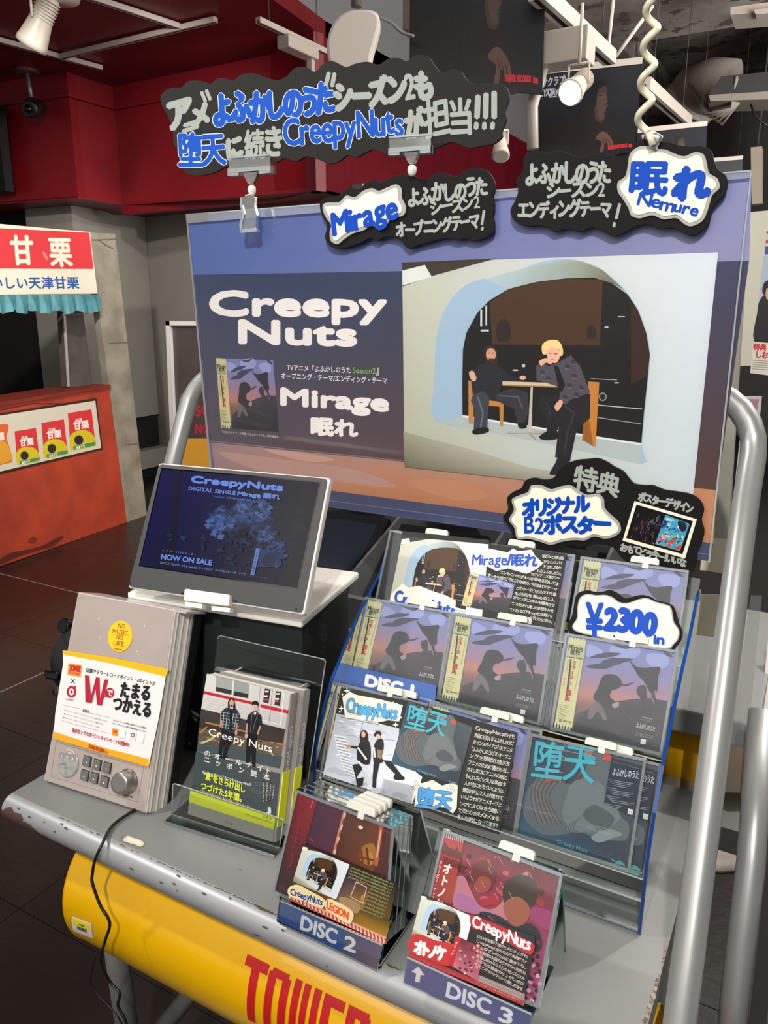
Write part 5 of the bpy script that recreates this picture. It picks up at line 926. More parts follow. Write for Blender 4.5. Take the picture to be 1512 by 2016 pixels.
# ================================================================ DISC 2 stand
dp = Plane((-.489, .615, .936), tilt=math.radians(17)); c5 = lambda pts: cpx(500, 1520, 3.78, pts)
q2 = c5([(312, 128), (1048, 412), (978, 1275), (135, 895)])
def stage(A, I, L):
    A.crop(500, 1520, 3.78, (.1, -1)); A.poly([(312, 150), (1045, 425), (985, 1250), (140, 890)], '5a2a24', ['3a0e14', '5a3028', '4a2018', '1c0c12'])
    A.poly([(318, 160), (462, 200), (300, 820), (148, 880)], '280a12', ['8a1420', 'a01824', '3a0c16', '14080e']).poly([(462, 200), (660, 280), (575, 610), (385, 560)], '43243e', ['4a2a40', '5c2c3c', '5a2438', '48163a'])
    A.poly([(678, 300), (930, 400), (885, 750), (600, 640)], '5c341c', ['5c3424', '6a3c24', '7a3a1c', '55200f']).blob([(800, 560), (880, 540), (900, 640), (860, 700), (780, 660)], 'a8701f').blob([(820, 640), (860, 600), (880, 660), (850, 700)], 'c88a2a')
    A.line([(668, 290), (585, 612)], 20, 'd88a70').line([(690, 300), (925, 402)], 14, 'a85848').line([(940, 400), (900, 700)], 26, 'c8604a').line([(936, 440), (905, 640)], 10, 'e8b8a0')
    for k in range(7): A.line([(672-k*12, 310+k*46), (662-k*12, 340+k*46)], 12, 'b0402c' if k % 2 else 'f0c8ac')
    A.line([(790, 590), (800, 680)], 14, '7c2418').line([(830, 570), (845, 690)], 16, '6a2014').line([(780, 640), (880, 660)], 16, '7c2418').line([(940, 430), (1010, 460), (990, 700)], 4, '9a4a38').line([(960, 420), (940, 720)], 3, '7a3428')
    A.blob([(765, 412), (785, 402), (805, 416), (788, 432)], 'e8c8b0').blob([(775, 415), (787, 409), (797, 418), (787, 425)], 'ffffff').line([(400, 485), (438, 528)], 6, 'c02860').line([(430, 215), (415, 270)], 3, 'b8b0b0').line([(350, 200), (380, 260), (330, 300)], 3, '6a1420')
    A.vert('CREEPY NUTS LEGION', (342, 342), (262, 712), 14, 'c8202c', .06)
    for k in range(4): A.line([(178+k*2, 842+k*10), (225, 858+k*7)], 2, 'a01c28')
case('front red stage-sleeve disc in the DISC 2 stand', G3, dp, q2, art=stage, frac=(.52, .8), name='disc_case')
stack(dp, q2, 3, ['red stage-sleeve disc %s in the DISC 2 stand' % s for s in ('second from the front', 'third from the front', 'last from the front')], G3, step=.0125, frac=(.52, .8), fstep=-.002)
lp = Plane(dp.P+dp.n*.005, tilt=math.radians(17)); t = thing('number_stand', 'clear stand with blue label lettered DISC 2', 'stand', (-.42, .62, TZ))
lb = [lp.L(x, y) for x, y in c5([(205, 955), (960, 1285), (920, 1470), (178, 1105)])]
MB().prism(lp, lb, -.001, 0).build('label_card', mat('card_core', '35508c', .5), t)
A = Art(lp.L).crop(500, 1520, 3.78, (.15, -1)); A.poly([(205, 955), (680, 1162), (650, 1330), (178, 1105)], '2f4f92').poly([(680, 1162), (960, 1285), (920, 1470), (650, 1330)], '5c5078', ['4a4a80', '6a5a80', '84616e', '544a78'])
A.text('DISC', (345, 1165), (608, 1278), 100, 'e2dee2', .05).text('2', (668, 1312), (752, 1345), 98, 'e2dee2', .05); A.build('printed_label', lp, t)
MB().prism(lp, [lp.L(x, y) for x, y in c5([(202, 945), (963, 1278), (922, 1478), (175, 1110)])], .001, .0022).build('label_sleeve', CLEAR, t)
MB().prism(lp, [lp.L(x, y) for x, y in c5([(202, 944), (964, 1277), (962, 1286), (202, 953)])], .0, .003).build('label_sleeve_edge', EDGE, t)
x0, x1 = -.485, -.345
MB().hexa([(x0, .606, TZ+.004), (x1, .606, TZ+.004), (x1, .69, TZ+.004), (x0, .69, TZ+.004)], [(x0, .606, TZ+.007), (x1, .606, TZ+.007), (x1, .69, TZ+.007), (x0, .69, TZ+.007)]).build('base_plate', CLEAR, t)
a, c = [dp.W(0, .0, -.052), dp.W(0, .128, -.052)]; MB().hexa([(x0, a.y, a.z), (x1, a.y, a.z), (x1, a.y+.0025, a.z), (x0, a.y+.0025, a.z)], [(x0, c.y, c.z), (x1, c.y, c.z), (x1, c.y+.0025, c.z), (x0, c.y+.0025, c.z)]).build('back_plate', CLEAR, t)
MB().hexa([(x0, c.y, c.z), (x1, c.y, c.z), (x1, c.y+.0025, c.z), (x0, c.y+.0025, c.z)], [(x0, c.y+.055, TZ+.001), (x1, c.y+.055, TZ+.001), (x1, c.y+.058, TZ+.001), (x0, c.y+.058, TZ+.001)]).build('rear_leg_sheet', CLEAR, t)
MB().tube([(x1, c.y, c.z), (x1, c.y+.056, TZ+.002)], .0012, 6).tube([(x0, c.y, c.z), (x0, c.y+.056, TZ+.002)], .0012, 6).tube([(x0, .606, TZ+.006), (x1, .606, TZ+.006), (x1, .69, TZ+.006)], .001, 6).build('sheet_edge', EDGE, t)
MB().hexa([(x0, .606, TZ+.001), (x1, .606, TZ+.001), (x1, .610, TZ+.001), (x0, .610, TZ+.001)], [(x0, .615, TZ+.035), (x1, .615, TZ+.035), (x1, .618, TZ+.035), (x0, .618, TZ+.035)]).build('front_plate', CLEAR, t)
# pop card on disc 2
pp = Plane(dp.P+dp.n*.0035, tilt=math.radians(17)); t = thing('pop_card', 'small pop card with orange lettering in front of the DISC 2 discs', 'pop card', pp.P)
MB().prism(pp, [pp.L(x, y) for x, y in c5([(362, 538), (1064, 832), (968, 1282), (258, 925)])], -.0006, 0).build('card', mat('black_card', '262624', .7), t)
A = Art(pp.L).crop(500, 1520, 3.78, (.1, -1)); A.poly([(362, 538), (1064, 832), (968, 1282), (258, 925)], '1c1c16', ['1c1c1a', '1e2014', '7a5a1c', '4a3a20'])
A.poly([(655, 940), (1020, 1105), (985, 1240), (700, 1120)], '6a5420', ['3a3018', '3a3a1c', 'a87a28', '8a6420']); A.poly([(265, 905), (985, 1230), (970, 1280), (258, 935)], 'd4a08c')
for k in range(26): x = 270+k*28; y = 918+k*12.7; A.poly([(x, y), (x+13, y+6), (x+21, y+48), (x+8, y+42)], '9a3a3c')
duo(A, [(368, 545), (714, 688), (612, 948), (290, 815)])
A.poly([(690, 755), (880, 850), (810, 1030), (612, 965)], '3a2c30', ['24203c', '4a2c28', '8a6a38', '6a5444']).line([(765, 815), (842, 855), (815, 975), (722, 925), (765, 815)], 6, 'd8a890').blob([(640, 930), (720, 940), (790, 985), (770, 1050), (660, 1000)], '9a7c58').blob([(800, 920), (822, 915), (822, 960), (800, 958)], 'a87a30')
for i in range(12): A.line([(720-i*2 if i < 4 else 860-i*4, 705+i*27 if i < 4 else 720+i*27), (1050-i*6, 838+i*25)], .1, '8c8c68')
for i in range(11):
    x0 = 722-i*6 if i < 4 else 862-(i-4)*9; y0 = 712+i*23 if i < 4 else 870+(i-4)*26; A.hand('2025年1月に配信された最新曲を収録したアルバム'[:22 if i < 4 else 12], (x0, y0), (1048-i*8, y0+(1048-i*8-x0)*.40), 15, '9c9a6c', .01, seed=i)
A.blob([(262, 860), (330, 835), (420, 880), (530, 945), (520, 1005), (470, 1000), (380, 960), (270, 920)], 'd8c898').hand('CreepyNuts', (275, 905), (515, 992), 52, '1f3a88', .1, seed=4, up=(.1, -1))
A.blob([(545, 945), (600, 950), (740, 1035), (725, 1120), (680, 1115), (600, 1060), (535, 1010)], 'e0c89c').hand('LEGION', (545, 1005), (705, 1098), 62, 'd4501c', .12, seed=7, up=(.1, -1)); A.build('hand_drawn_print', pp, t, GLOSS)
# ================================================================ DISC 3 stand
dp = Plane((-.307, .612, .940), tilt=math.radians(33)); c6 = lambda pts: cpx(760, 1600, 3.024, pts); q3 = c6([(342, 95), (1055, 365), (905, 1165), (165, 880)])
def redart(A, I, L):
    A.crop(760, 1600, 3.024, (.12, -1)); A.poly([(345, 130), (1020, 385), (895, 1150), (180, 850)], '8a2030', ['7a1820', '6a1418', 'b04070', 'a83050'])
    rnd = random.Random(11)
    for i in range(60): x = 440+rnd.random()*540; y = 200+rnd.random()*330+(x-440)*.3; r = rnd.uniform(10, 38); A.blob([(x-r, y), (x-r*.2, y-r*.7), (x+r, y-r*.2), (x+r*.4, y+r*.8)], rnd.choice(['9c2430', 'b83444', '5a1014', '7a161c', 'c84a58', '43090c', '8a3a20', 'a04828']), 2)
    A.blob([(400, 400), (460, 380), (500, 460), (560, 560), (660, 560), (780, 400), (830, 350), (840, 380), (760, 480), (720, 640), (560, 610), (400, 560)], 'c07480').blob([(430, 480), (520, 520), (560, 590), (480, 590), (410, 530)], 'b06a98').blob([(860, 560), (990, 600), (960, 700), (870, 640)], '9a3868')
    A.blob([(500, 420), (510, 330), (560, 285), (620, 300), (650, 360), (640, 420), (600, 470), (550, 470)], '6a2418').blob([(520, 440), (560, 380), (620, 400), (610, 460), (560, 480)], '9c4438').blob([(560, 520), (600, 510), (660, 480), (670, 550), (610, 550), (575, 560)], 'a8242c')
    A.blob([(690, 480), (720, 400), (800, 370), (880, 400), (900, 480), (870, 560), (800, 600), (720, 580)], '3a2a18').blob([(700, 540), (780, 500), (850, 560), (840, 640), (770, 680), (710, 620)], 'a0563f').blob([(560, 590), (680, 620), (760, 680), (860, 660), (920, 740), (900, 830), (700, 800), (560, 680)], '22242c').line([(610, 620), (700, 690), (760, 700)], 8, 'a84468')
    for i in range(40): x = 800+rnd.random()*120; y = 760+rnd.random()*380; A.blob([(x-14, y), (x, y-16), (x+16, y+4), (x+2, y+14)], rnd.choice(['1c1420', 'd0a0b0', '7a2040', '301828']), 2)
    for i in range(14): x = 470+rnd.random()*420; y = 230+rnd.random()*260; A.line([(x, y), (x+22, y+40)], 2, 'e0b8b0')
    A.poly([(345, 140), (462, 178), (385, 545), (262, 500)], 'a81e26', ['b82428', 'b02a28', 'a84428', '981c24'])
    for k in range(9): A.poly([(357+k*12, 125+k*4), (364+k*12, 127+k*4), (360+k*12, 148+k*4), (353+k*12, 146+k*4)], 'd0b0a8')
    A.text('Otonoke', (332, 238), (440, 275), 58, '5a0e12', .1)
    for k in range(12): A.line([(340+k*9, 260+k*3), (336+k*8, 300+k*3)], 5, '3a1812')
    A.vert('オトノケ', (372, 300), (305, 580), 54, 'f0e6e4', .05); A.vert('クリーピー・ナッツ', (328, 285), (275, 520), 20, 'ecdedc', .02)
case('red-sleeve disc standing in the DISC 3 stand', None, dp, q3, art=redart, frac=(.47, .76))
t = thing('number_stand', 'clear stand with purple label lettered DISC 3', 'stand', (-.24, .66, TZ)); lp = Plane(dp.P+dp.n*.005, tilt=math.radians(33))
lq = c6([(130, 858), (868, 1196), (845, 1330), (104, 1010)]); MB().prism(lp, [lp.L(x, y) for x, y in lq], -.001, 0).build('label_card', mat('card_core2', '5a4f84', .5), t)
A = Art(lp.L).crop(760, 1600, 3.024, (.15, -1)); A.poly([(130, 858), (868, 1196), (845, 1330), (104, 1010)], '62558a', ['6a5a8c', '4a4c80', '585088', '62588e']); A.text('DISC', (358, 1092), (615, 1202), 84, 'e0d8e4', .05).text('3', (672, 1236), (745, 1262), 84, 'e0d8e4', .05)
A.poly([(192, 915), (230, 968), (205, 966), (200, 1012), (172, 1004), (180, 958), (152, 946)], 'e2cfd4'); A.build('printed_label', lp, t)
MB().prism(lp, [lp.L(x, y) for x, y in c6([(130, 852), (870, 1190), (867, 1202), (130, 864)])], 0, .003).build('label_sleeve_edge', EDGE, t); MB().prism(lp, [lp.L(x, y) for x, y in lq], .001, .002).build('label_sleeve', CLEAR, t)
a, c = dp.W(0, -.0, -.016), dp.W(0, .125, -.016); x0, x1 = -.318, -.18
MB().hexa([(x0, a.y, a.z), (x1, a.y, a.z), (x1, a.y+.0025, a.z), (x0, a.y+.0025, a.z)], [(x0, c.y, c.z), (x1, c.y, c.z), (x1, c.y+.0025, c.z), (x0, c.y+.0025, c.z)]).build('back_plate', CLEAR, t)
MB().hexa([(x0, c.y, c.z), (x1+.004, c.y, c.z), (x1+.004, c.y+.0025, c.z), (x0, c.y+.0025, c.z)], [(x0, c.y+.035, TZ+.001), (x1+.004, c.y+.035, TZ+.001), (x1+.004, c.y+.038, TZ+.001), (x0, c.y+.038, TZ+.001)]).build('rear_leg_sheet', clear('greenish_clear', 'd8efe6'), t)
MB().tube([(x1+.004, c.y+.001, c.z), (x1+.004, c.y+.036, TZ+.001)], .0012, 6).build('green_edge', GREENEDGE, t)
MB().box(x0, x1, .632, .70, TZ+.0005, TZ+.003).build('base_plate', CLEAR, t)
pp = Plane(dp.P+dp.n*.0035, tilt=math.radians(33)); t = thing('pop_card', 'small pop card with red lettering in front of the DISC 3 disc', 'pop card', pp.P)
MB().prism(pp, [pp.L(x, y) for x, y in c6([(213, 480), (515, 615), (545, 605), (885, 740), (880, 800), (818, 1148), (135, 855)])], -.0006, 0).build('card', mat('black_card', '262624', .7), t)
A = Art(pp.L).crop(760, 1600, 3.024, (.12, -1)); A.poly([(213, 480), (515, 615), (880, 790), (818, 1148), (135, 855)], '241f1e')
A.poly([(540, 960), (828, 1080), (818, 1150), (520, 1010)], '8a7a76').poly([(140, 825), (820, 1120), (816, 1148), (135, 855)], '9a2c30')
for i in range(24):
    for j in range(3): A.ell(550+i*11-j*4, 975+i*4.6+j*18, 3, 3, 'b8a8a4', 0, 5)
duo(A, [(215, 485), (518, 620), (452, 870), (150, 740)])
A.blob([(150, 735), (200, 722), (260, 745), (300, 760), (380, 775), (400, 800), (378, 910), (250, 870), (140, 822)], 'b42c30').hand('オトノケ', (170, 830), (355, 880), 82, 'f0e0dc', .09, seed=3, up=(.1, -1))
A.poly([(418, 728), (450, 745), (400, 915), (372, 905)], 'b02028').vert('オトノケ', (425, 765), (395, 850), 16, 'f0e4e0', .02).poly([(450, 745), (588, 810), (545, 1000), (400, 915)], '8a3a4c', ['5a1820', '9c3440', 'a85a6c', 'b8687c'])
rnd = random.Random(5)
for i in range(26): x = 440+rnd.random()*110; y = 790+rnd.random()*170; A.blob([(x-9, y), (x, y-8), (x+9, y+3), (x, y+9)], rnd.choice(['5a2430', 'c88090', '241c20', '7a2430', 'e0b0b8']), 2)
A.blob([(500, 630), (520, 610), (600, 640), (700, 680), (800, 735), (880, 780), (884, 810), (868, 842), (820, 830), (740, 780), (660, 740), (580, 700), (520, 690)], 'a8202c').hand('CreepyNuts', (515, 675), (862, 822), 76, 'eee4e2', .08, seed=8, up=(.12, -1))
for i, s in enumerate(['2024年を駆け抜けた大ヒット上がれ!', 'CreepyNutsの新たなる代表曲!!"ワン"', 'ダンダダンのために書き下ろし', 'た主題歌は国内だけでなく世界を', '席巻し続けるふたりのセンスとスキ', 'ルが光る最高の仕上がり、ぜひ', 'ひとつのジャケットで楽しめます']):
    A.hand(s, (542-i*1, 742+i*28), (848-i*5, 866+i*33), 20, 'c4bab6', .012, seed=i)
A.build('hand_drawn_print', pp, t, GLOSS)
# ================================================================ listening station
hp = Plane((-.9606, .6576, .91), yaw=math.radians(5.5), tilt=math.radians(20.7)); k8 = lambda pts: cpx(60, 1150, 4.113, pts); h8 = lambda pts: [hp.L(x, y) for x, y in k8(pts)]
t = thing('listening_station', 'silver slanted music player with flyer, buttons and knob at the cart\'s left', 'music player', (-.87, .68, TZ))
ALU = mat('brushed_aluminium', 'b9aba5', .4, .3, var=.04, vscale=20)
FR = h8([(388, 70), (1165, 208), (928, 1852), (112, 1590)])
MB().prism(hp, FR, -.012, 0).build('front_panel', ALU, t, bevel=.001)
w = (Vector(FR[1])-Vector(FR[0])).normalized(); R0, R1 = Vector(FR[1]), Vector(FR[2]); L0, L1 = Vector(FR[0]), Vector(FR[3])
for k in range(7):
    d = .0022+.0012*(k % 2); o0, o1 = -.0045*k-.001, -.0045*k-.0055
    MB().prism(hp, [tuple(R0-w*.003), tuple(R0+w*(d+.0016*k)), tuple(R1+w*(d+.0016*k)), tuple(R1-w*.003)], o1, o0).build('rib', mat('ribbed_aluminium', 'd0cdc6', .35, .4), t)
    MB().prism(hp, [tuple(L0+w*.003), tuple(L0-w*(d*.6)), tuple(L1-w*(d*.6)), tuple(L1+w*.003)], o1, o0).build('rib', mat('ribbed_aluminium', 'd0cdc6', .35, .4), t)
MB().prism(hp, FR, -.034, -.012).build('front_case', ALU, t)
MB().prism(hp, [tuple(L0+w*.004), tuple(R0+w*.012), tuple(R1+w*.012), tuple(L1+w*.004)], -.055, -.034).build('rear_case', mat('player_black', '0e0f12', .45), t, bevel=.002)
MB().prism(hp, [tuple(L0-w*.001+Vector((0, .001))), tuple(R0+w*.02), tuple(R0+w*.02-Vector((0, .003))), tuple(L0-w*.001-Vector((0, .002)))], -.05, -.002).build('top_plate', mat('clear_top', 'c8c8c8', .2, .3), t)
MB().prism(hp, h8([(150, 1640), (900, 1830), (890, 1890), (170, 1700)]), -.06, -.012).build('foot', BLACK, t)
A = Art(hp.L).crop(60, 1150, 4.113, (.13, -1)); A.line([(208, 1280), (916, 1488), (866, 1765), (165, 1558), (208, 1280)], 3, '6a625e').line([(440, 1360), (500, 1372)], 2, '7a706c').line([(570, 1395), (660, 1415)], 2, '7a706c')
A.text('Disc', (538, 1395), (570, 1402), 14, '5c544e').text('Track', (478, 1505), (512, 1513), 13, '5c544e').text('Volume', (778, 1500), (826, 1512), 14, '5c544e').text('Stop', (600, 1548), (626, 1554), 12, '5c544e').text('Nakamichi', (740, 1712), (828, 1734), 22, '2a2624', .01).text('1', (472, 1394), (476, 1395), 12, '5c544e').text('2', (553, 1413), (558, 1414), 12, '5c544e').text('3', (632, 1438), (637, 1439), 12, '5c544e')
A.poly([(706, 1680), (716, 1683), (712, 1700), (704, 1698)], '1c1a18').poly([(722, 1684), (738, 1700), (732, 1712), (716, 1708)], '1c1a18'); A.line([(180, 1540), (230, 1552)], 2, '7a706c')
for (x, y) in [(557, 280), (568, 430), (925, 338), (862, 543)]: A.ell(x, y, 7, 9, 'cfc6c2', 0, 8)
A.build('panel_print', hp, t, CARD)
a, c = hp.L(*k8([(305, 1447)])[0]); rr = abs(hp.L(*k8([(388, 1460)])[0])[0]-a)
MB().lathe(hp.W(a, c, .0), hp.n, [(rr*1.05, 0), (rr*1.05, .0015), (rr*.98, .0025), (rr*.9, .002)], 32).build('dial_ring', ALU, t); MB().lathe(hp.W(a, c, .0022), hp.n, [(rr*.94, 0), (rr*.94, .0006)], 32).build('display_window', mat('silver_window', 'dfe2dc', .08, .75, bump=.35, bscale=90), t)
A = Art(hp.L).crop(60, 1150, 4.113, (.13, -1)); A.poly([(250, 1360), (375, 1375), (385, 1425), (240, 1400)], '8f8b88').text('Disc', (320, 1368), (350, 1374), 13, 'eeeeea', .01).text('1 2 3', (262, 1398), (360, 1418), 16, 'dcdcd6', .01); A.build('display_print', hp, t, GLOSS, .0032)
for (x, y) in [(462, 1435), (543, 1462), (623, 1487), (443, 1548), (520, 1570), (603, 1600)]:
    a, c = hp.L(*k8([(x, y)])[0]); s = .0068; MB().prism(hp, [(a-s, c-s*1.0), (a+s, c-s*1.0), (a+s, c+s*1.05), (a-s, c+s*1.05)], 0, .0035).build('button', mat('button_grey', '70706e', .35, .2), t, bevel=.0008)
    MB().prism(hp, [(a-s*1.12, c-s*1.12), (a+s*1.12, c-s*1.12), (a+s*1.12, c+s*1.16), (a-s*1.12, c+s*1.16)], 0, .0006).build('button_well', BLACK, t); MB().lathe(hp.W(a+.001, c-.001, .0036), hp.n, [(.0009, 0), (.0006, .0003)], 8).build('button_led', mat('led_white', 'e8f0f0', .3, emit=1.0), t)
a, c = hp.L(*k8([(790, 1597)])[0]); MB().lathe(hp.W(a, c, 0), hp.n, [(.018, 0), (.018, .001), (.0155, .0012), (.0155, .018), (.0145, .0195), (.010, .0197)], 36).build('volume_knob', mat('knob_metal', 'a8a6a0', .28, .8), t)
a, c = hp.L(*k8([(727, 423)])[0]); rr = abs(hp.L(*k8([(828, 440)])[0])[0]-a)
MB().lathe(hp.W(a, c, 0), hp.n, [(rr, 0), (rr, .0005), (rr*.97, .0008)], 36).build('round_sticker', mat('sticker_rim', 'd0a84c', .4), t)
A = Art(hp.L).crop(60, 1150, 4.113, (.1, -1)); A.ell(727, 423, 96, 123, 'f2c414', .12, 36)
for s, x0, y0, x1, y1 in [('NO', 712, 355, 768, 362), ('MUSIC,', 668, 398, 802, 418), ('NO', 700, 445, 752, 454), ('LIFE.', 675, 492, 765, 508)]: A.text(s, (x0, y0), (x1, y1), 38, 'a8481c', .02)
A.text('TOWER RECORDS', (680, 527), (745, 536), 9, '8a2a14', .05); A.build('sticker_print', hp, t, CARD, .0009)
# flyer, slightly bowed
ft = thing('flyer', 'white flyer with yellow bands and red W taped on the silver player', 'flyer', hp.W(0, .1, .004)); FP = Plane(hp.P+hp.n*.0035, ax=hp.ax, u=hp.u)
f8 = lambda pts: [FP.L(x, y) for x, y in k8(pts)]; MB().prism(FP, f8([(262, 535), (268, 572), (500, 590), (1115, 690), (1095, 745), (1040, 1080), (955, 1480), (600, 1375), (186, 1248), (200, 1050), (265, 640)]), -.0004, 0).build('sheet', mat('flyer_white', 'e4e0e0', .5), ft)
A = Art(FP.L).crop(60, 1150, 4.113, (.12, -1)); A.poly([(262, 535), (640, 592), (1117, 688), (1096, 750), (640, 640), (268, 572)], 'efb41c').poly([(192, 1195), (600, 1325), (962, 1418), (955, 1480), (600, 1375), (184, 1250)], 'eba41e')
A.poly([(308, 640), (420, 655), (408, 752), (298, 735)], 'e8943c').text('TOWER', (315, 700), (404, 712), 46, 'b42c1c', .07).text('RECORDS', (312, 722), (400, 736), 16, 'b42c1c', .04).line([(330, 730), (372, 738)], 3, 'b42c1c')
A.line([(330, 765), (358, 805)], 7, '3a3a5a').line([(360, 768), (326, 802)], 7, '3a3a5a').ell(333, 872, 40, 48, 'b81e3c').ell(333, 872, 22, 28, 'e4e0e0').line([(362, 826), (356, 905)], 14, 'b81e3c').ell(334, 872, 10, 13, 'b81e3c').text('d POINT', (290, 940), (352, 948), 18, '5a585c', .01)
A.text('店舗でタワーレコードポイント・dポイントが', (450, 708), (1012, 822), 33, '2e2c30', .02)
A.poly([(442, 735), (478, 742), (492, 905), (532, 752), (562, 757), (566, 925), (600, 772), (634, 772), (580, 985), (540, 978), (528, 850), (498, 965), (446, 955)], 'b01e38'); A.ell(645, 880, 36, 42, 'b01e38').poly([(608, 880), (632, 905), (602, 918)], 'b01e38').text('で', (622, 900), (664, 905), 44, 'f0e8e8', .04)
A.text('たまる', (728, 905), (960, 935), 112, '1c1a20', .055).text('つかえる', (668, 1010), (968, 1072), 108, '1c1a20', .055)
A.line([(268, 980), (412, 1010)], 2, '6a686c').line([(482, 1042), (645, 1080)], 2, '6a686c').text('変更点', (425, 1032), (474, 1042), 22, '3a383c', .03).line([(248, 1103), (630, 1208)], 2, '6a686c')
for k in range(3): A.ell(282-k*4, 1020+k*30, 4, 5, '2a282c').text('タワーレコードポイントカードとdポイントカードは両方ご利用いただけます'[:34-k*4], (295-k*4, 1028+k*30), (622-k*30, 1118+k*24), 13, '6c6a70')
A.text('毎月おトクなポイントキャンペーンも実施中!', (340, 1195), (800, 1318), 34, 'b8304a', .03); A.text('ポイントカードの新規ご使用はアプリも登録中', (672, 1108), (940, 1172), 15, '4a484c', .01).text('ポイントサービスに関する最新情報はこちらから', (668, 1132), (936, 1200), 14, '4a484c', .01)
A.poly([(668, 1165), (712, 1172), (706, 1228), (662, 1220)], 'e48c2c').text('TOWER', (672, 1198), (704, 1204), 14, 'b42c1c', .05).poly([(728, 1170), (778, 1182), (766, 1250), (716, 1238)], 'e9e6e6').poly([(808, 1192), (862, 1204), (852, 1268), (798, 1256)], 'f2eeee').ell(832, 1222, 17, 19, 'b81e3c').ell(832, 1222, 8, 10, 'f2eeee').poly([(874, 1205), (926, 1218), (914, 1288), (864, 1276)], 'e9e6e6')
A.text('TOWER RECORDS', (472, 1325), (602, 1365), 30, 'b4401c', .04).ell(618, 1358, 8, 10, 'c46a1c').line([(272, 560), (325, 540)], 3, 'e8cf8a'); A.build('flyer_print', FP, ft, GLOSS)
# headphones behind
hd = thing('headphones', 'black headphones hanging at the left edge of the silver player', 'headphones', hp.W(-.03, .12, -.06)); c = CAM+ray(157, 1303)*((hp.W(0, 0, -.045)-CAM).dot(hp.n)/ray(157, 1303).dot(hp.n)); ax = hp.n
MB().lathe(c+Vector((.0, .0, 0)), ax, [(.03, -.03), (.052, -.026), (.058, -.012), (.056, .004), (.048, .014), (.02, .018)], 32).build('ear_cup', mat('matte_black', '15161a', .4), hd)
MB().lathe(c, ax, [(.05, -.042), (.058, -.036), (.058, -.03), (.05, -.026)], 28).build('ear_pad', BLACK, hd)
q0 = CAM+ray(128, 1232)*((hp.W(0, 0, -.045)-CAM).dot(hp.n)/ray(128, 1232).dot(hp.n)); MB().lathe(q0, ax, [(.012, -.008), (.013, 0), (.011, .006)], 18).build('hinge', mat('gloss_black', '0a0a0c', .15), hd)
MB().tube([q0, hp.W(.02, .2, -.07), hp.W(.06, .19, -.09), hp.W(.1, .15, -.09)], .006, 8).build('headband', BLACK, hd)
q1 = CAM+ray(112, 1338)*((hp.W(0, 0, -.03)-CAM).dot(hp.n)/ray(112, 1338).dot(hp.n)); MB().prism(hp, [hp.L(*p, -.03) for p in [(94, 1318), (122, 1322), (120, 1340), (97, 1336)]], -.045, -.02).build('cup_bracket', mat('gloss_black', '0a0a0c', .15), hd, bevel=.003)
MB().tube([q1+Vector((0, 0, -.01)), q1+Vector((.002, 0, -.03)), q1+Vector((.006, 0, -.06)), q1+Vector((.012, 0, -.075))], .003, 8).tube([q1+Vector((.002, 0, -.022)), q1+Vector((-.012, 0, -.02)), q1+Vector((-.014, 0, -.028)), q1+Vector((0, 0, -.032))], .0015, 6).build('lead', BLACK, hd)
# power cable over the lip
pts = []
for (x, y) in [(560, 170), (520, 192), (440, 250)]: pts.append(onz(x/1.989, 1500+y/1.989, TZ+.004))
pts.append(onz(400/1.989, 1500+322/1.989, TZ+.004))
for (x, y, yy) in [(372, 385, .590), (362, 440, .588), (362, 475, .585), (392, 560, .583), (430, 630, .583), (412, 700, .585), (395, 780, .590), (430, 860, .60), (468, 905, .60), (462, 955, .60), (490, 1010, .60), (500, 1060, .60)]: pts.append(ony(x/1.989, 1500+y/1.989, yy))
P3 = [tuple(p) for p in pts]; sm = []
for i in range(len(P3)-1):
    p = [P3[min(max(i+j, 0), len(P3)-1)] for j in (-1, 0, 1, 2)]
    for s in range(5): s /= 5; sm.append(tuple(.5*((2*p[1][d])+(-p[0][d]+p[2][d])*s+(2*p[0][d]-5*p[1][d]+4*p[2][d]-p[3][d])*s*s+(-p[0][d]+3*p[1][d]-3*p[2][d]+p[3][d])*s**3) for d in range(3)))
t = thing('power_cable', 'black cable hanging from the silver player over the shelf lip', 'cable', sm[0]); MB().tube(sm, .0021, 8).build('cable', BLACK, t)
sm2 = [ony(x/1.989, 1500+y/1.989, .66) for x, y in [(384, 735), (365, 790), (352, 860), (390, 920), (455, 985), (480, 1030)]]; t = thing('thin_cable', 'thin black cable drooping under the yellow tube beside the power cable', 'cable', sm2[0]); MB().tube(sm2, .0012, 6).build('cable', BLACK, t)
# ================================================================ player with screen on its box
dv = Plane((-.879, .776, 1.20), yaw=math.radians(7.6), tilt=math.radians(28)); k1 = lambda pts: cpx(220, 880, 2.7, pts); dv = Plane(Vector((-.879, .776, 1.17)), yaw=math.radians(7.6), tilt=math.radians(28))
t = thing('portable_player', 'white portable disc player with tilted dark screen on a dark box', 'disc player', dv.P); r8 = lambda q, r=10: [p for p in q]
def rounded(q, r):
    out = []
    for i in range(4):
        p = Vector(q[i]); a = (Vector(q[i-1])-p).normalized()*r; b = (Vector(q[(i+1) % 4])-p).normalized()*r
        for s in (0, .25, .5, .75, 1): out.append(tuple((p+a)*(1-s)**2+p*2*s*(1-s)+(p+b)*s*s))
    return out
lid = rounded(k1([(250, 83), (1160, 163), (1020, 893), (84, 747)]), 6); MB().prism(dv, [dv.L(x, y) for x, y in lid], -.014, -.001).build('lid_shell', mat('gloss_white', 'e6e3dc', .3, coat=.3), t, bevel=.002)
bz = rounded(k1([(254, 92), (1148, 170), (1012, 882), (92, 742)]), 7); MB().prism(dv, [dv.L(x, y) for x, y in bz], -.002, .001).build('bezel', mat('bezel_grey', '3c3c3c', .5), t)
